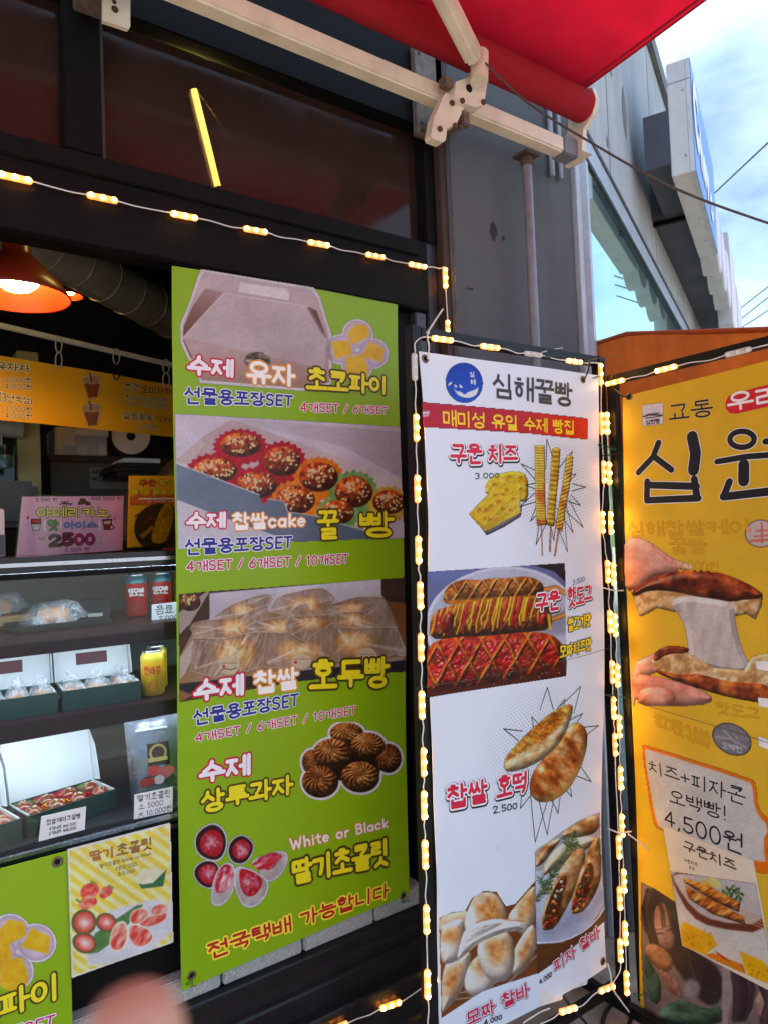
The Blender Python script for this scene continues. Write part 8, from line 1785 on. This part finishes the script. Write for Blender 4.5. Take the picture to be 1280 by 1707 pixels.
# ================================================================ people and hands
M_SKIN = mat('skin', (222, 168, 146), .5, var=.06, vscale=40, spec=.35)
def skinned(name, verts, edges, radii, M, parent, root=0, sub=2):
    me = bpy.data.meshes.new(name); o0 = origin_of(parent)
    me.from_pydata([tuple(np.array(v) - o0) for v in verts], edges, []); me.materials.append(M)
    o = bpy.data.objects.new(name, me); COL.objects.link(o); o.parent = parent
    md = o.modifiers.new('skin', 'SKIN'); md.use_smooth_shade = True
    for i, r in enumerate(radii): me.skin_vertices[0].data[i].radius = (r, r) if not isinstance(r, tuple) else r; me.skin_vertices[0].data[i].use_root = (i == root)
    s = o.modifiers.new('sub', 'SUBSURF'); s.levels = sub; s.render_levels = sub
    return o
# photographer's hand: one fingertip reaches in front of the lens
hd = empty('hand', CAM_POS + np.array([0, 0, -.2]), 'blurred pink fingertip held close at the bottom edge', 'hand')
Ccam = lambda x, y, z: CAM_POS + RM[0] * x + RM[1] * y + RM[2] * z       # right, down, forward in metres
d0 = .108; tip = np.array([(226 - CX) / FPX * d0, (1718 - CY) / FPX * d0, d0])
V = []; E_ = []; Rr = []
def addv(p, r, link=None):
    V.append(Ccam(*p)); Rr.append(r)
    if link is not None: E_.append((link, len(V) - 1))
    return len(V) - 1
palm = addv(tip + [.045, .115, -.055], .026); wrist = addv(tip + [.06, .185, -.085], (.030), palm); addv(tip + [.075, .29, -.12], .036, wrist)
k1 = addv(tip + [.012, .068, -.022], .0115, palm); j1 = addv(tip + [.004, .036, -.006], .0102, k1); j2 = addv(tip + [0, .016, .0], .0088, j1); t0_ = addv(tip, .0086, j2); addv(tip + [0, -.0062, .0], .0062, t0_)
for dx, ln in ((.034, .072), (.056, .066), (.076, .052)):
    k = addv(tip + [dx, .082, -.03], .0112, palm); a_ = addv(tip + [dx + .002, .082 - ln * .45, -.014 + .004], .0095, k); b_ = addv(tip + [dx + .001, .088 - ln * .5, .012], .0088, a_); addv(tip + [dx, .098 - ln * .4, .026], .0078, b_)
t1 = addv(tip + [.002, .135, -.05], .0135, palm); t2 = addv(tip + [-.022, .112, -.036], .0112, t1); addv(tip + [-.034, .092, -.026], .0092, t2)
skinned('hand_skin', V, E_, Rr, mat('hand_skin', (204, 150, 122), .5, var=.16, vscale=90, bump=.3, bscale=400), hd, 0)
# the person working behind the counter, mostly hidden by the signs
hx = at_y(287, 782, 2.50); ps = empty('person', (hx[0], 2.55, .03), 'dark-haired person in a dark red top looking down behind the corn sign', 'person')
b = np.array([hx[0] + .02, 2.56, 0])
Vb = [(0, 0, .98), (0, 0, 1.14), (0, -.01, 1.32), (0, -.03, 1.43), (0, -.05, 1.50), (0, -.07, 1.57), (.09, 0, .93), (.10, -.02, .50), (.10, .0, .12), (.10, -.11, .07), (-.09, 0, .93), (-.10, -.02, .50), (-.10, .0, .12), (-.10, -.11, .07),
      (.17, -.01, 1.38), (.24, -.04, 1.14), (.17, -.22, 1.04), (.12, -.29, 1.03), (-.17, -.01, 1.38), (-.24, -.04, 1.14), (-.17, -.22, 1.04), (-.12, -.29, 1.03)]
Eb = [(0, 1), (1, 2), (2, 3), (3, 4), (4, 5), (0, 6), (6, 7), (7, 8), (8, 9), (0, 10), (10, 11), (11, 12), (12, 13), (2, 14), (14, 15), (15, 16), (16, 17), (2, 18), (18, 19), (19, 20), (20, 21)]
Rb = [(.15, .11), (.14, .10), (.16, .11), .07, .05, .055, .085, .06, .045, .04, .085, .06, .045, .04, .06, .045, .034, .025, .06, .045, .034, .025]
for sx_ in (1, -1):
    w_ = 17 if sx_ > 0 else 21
    for k, dx in enumerate((-.03, -.01, .01, .03)):
        Vb.append((sx_ * .10 + dx, -.345, 1.025)); Eb.append((w_, len(Vb) - 1)); Rb.append(.010); Vb.append((sx_ * .10 + dx, -.375 - .006 * (k in (1, 2)), 1.01)); Eb.append((len(Vb) - 2, len(Vb) - 1)); Rb.append(.0085)
    Vb.append((sx_ * .07, -.31, 1.04)); Eb.append((w_, len(Vb) - 1)); Rb.append(.010)
skinned('body', [b + np.array(v) for v in Vb], Eb, Rb, mat('dark_red_top', (96, 26, 32), .8, var=.1), ps, 0)
hc = b + np.array([0, -.08, 1.60 + (hx[2] - 1.60) * .5])
bm = bmesh.new(); bmesh.ops.create_uvsphere(bm, u_segments=28, v_segments=20, radius=1)
tl = .45
for v in bm.verts:
    x, y, z = v.co
    X, Y, Z = x * .075, y * .095, z * .115
    if y < 0: Y *= 1 - .12 * max(0, -z); X *= 1 - .22 * max(0, -z)
    if y < -.5 and abs(x) < .22 and -.35 < z < .15: Y -= .016 * (1 - abs(x) / .22) * (1 - (z + .1) ** 2 * 6)       # nose
    if y < -.6 and abs(abs(x) - .38) < .2 and abs(z - .12) < .12: Y += .008                                      # eye sockets
    if y < -.6 and abs(x) < .3 and abs(z + .5) < .07: Y -= .005                                                  # lips
    Y2 = Y * math.cos(tl) - Z * math.sin(tl) * -1 * -1; Z2 = Y * math.sin(tl) + Z * math.cos(tl)
    v.co = Vector((X + hc[0] - ps.location.x, Y2 + hc[1] - ps.location.y, Z2 + hc[2] - ps.location.z))
me = bpy.data.meshes.new('head'); bm.to_mesh(me); bm.free(); me.materials.append(M_SKIN); me.polygons.foreach_set('use_smooth', [True] * len(me.polygons))
o = bpy.data.objects.new('head', me); COL.objects.link(o); o.parent = ps
mb = MB(); vs = []; nu, nv = 24, 12
for j in range(nv + 1):
    for i in range(nu):
        a = 2 * math.pi * i / nu; fr_ = max(0, -math.sin(a)); e = (.10 + (.52 - .30 * fr_) * math.pi * 1.05 * j / nv) if j else .0001
        x, y, z = .086 * math.sin(e) * math.cos(a), .106 * math.sin(e) * math.sin(a), .126 * math.cos(e)
        Y2 = y * math.cos(tl) - z * math.sin(tl); Z2 = y * math.sin(tl) + z * math.cos(tl); vs.append(hc + [x, Y2, Z2])
mb.add(vs, [(j * nu + i, j * nu + (i + 1) % nu, (j + 1) * nu + (i + 1) % nu, (j + 1) * nu + i) for j in range(nv) for i in range(nu)], 0, True); mb.build('hair', mat('dark_hair', (28, 22, 22), .5, var=.3, vscale=80, bump=.5, bscale=120), ps)

# ================================================================ down the street, seen mirrored in the window
M_HILL = mat('wooded_hill', (58, 78, 40), .95, var=.5, vscale=.6, bump=1.0, bscale=2.0)
mb = MB(); vs = []; NH, MH = 60, 10
for i in range(NH + 1):
    a = math.radians(66 + 70 * i / NH)
    for j in range(MH + 1):
        d = 55 + 40 * j / MH; h = (9 + 3.5 * math.sin(i * .35) + 2 * math.sin(i * .9 + 1)) * math.sin(math.pi / 2 * j / MH) + .8 * math.sin(i * 2.3 + j * 1.7) * (j > 0)
        vs.append((d * math.sin(a), d * math.cos(a), h - .05))
mb.add(vs, [(i * (MH + 1) + j, i * (MH + 1) + j + 1, (i + 1) * (MH + 1) + j + 1, (i + 1) * (MH + 1) + j) for i in range(NH) for j in range(MH)], 0, True); mb.build('hill', M_HILL, kind='structure')
M_LEAF = mat('tree_leaves', (66, 92, 40), .7, var=.4, vscale=2, translucent=.3); M_BARK = mat('bark', (84, 66, 50), .9, var=.3, bump=.6, bscale=30)
def tree(label, x, y, h, seed):
    o = empty('street_tree', (x, y, 0), label, 'tree', 'trees down the street'); rg = random.Random(seed); mb = MB()
    mb.tube([(x, y, 0), (x + .1, y, h * .3), (x + .05, y + .1, h * .62)], [.16, .12, .06], 8)
    for k in range(5):
        a = k * 1.3; mb.tube([(x + .05, y, h * .42), (x + math.cos(a) * h * .16, y + math.sin(a) * h * .16, h * .7)], [.06, .02], 6)
    mb.build('trunk', M_BARK, o); rs = np.random.RandomState(seed); cl = [(rs.uniform(-1, 1), rs.uniform(-1, 1), rs.uniform(-.8, 1)) for _ in range(14)]; n = 2600
    C_ = np.array(cl)[rs.randint(0, 14, n)] * [h * .2, h * .2, h * .22] + rs.normal(0, h * .055, (n, 3)) + [x, y, h * .72]
    U = rs.normal(0, 1, (n, 3)); U /= np.linalg.norm(U, axis=1)[:, None]; W2 = np.cross(U, rs.normal(0, 1, (n, 3))); W2 /= np.linalg.norm(W2, axis=1)[:, None]; s_ = rs.uniform(.07, .14, (n, 1))
    vv = np.stack([C_ - U * s_, C_ - W2 * s_ * .6, C_ + U * s_, C_ + W2 * s_ * .6], 1).reshape(-1, 3); m2 = MB(); m2.v = [tuple(q) for q in vv]; m2.f = [[4 * i, 4 * i + 1, 4 * i + 2, 4 * i + 3] for i in range(n)]; m2.mi = [0] * n; m2.sm = [False] * n; m2.build('crown', M_LEAF, o)
tree('nearest leafy tree down the street, mirrored in the window', 18, 3.6, 5.2, 1); tree('farther leafy tree down the street, mirrored in the window', 27, 5.5, 6.0, 2)
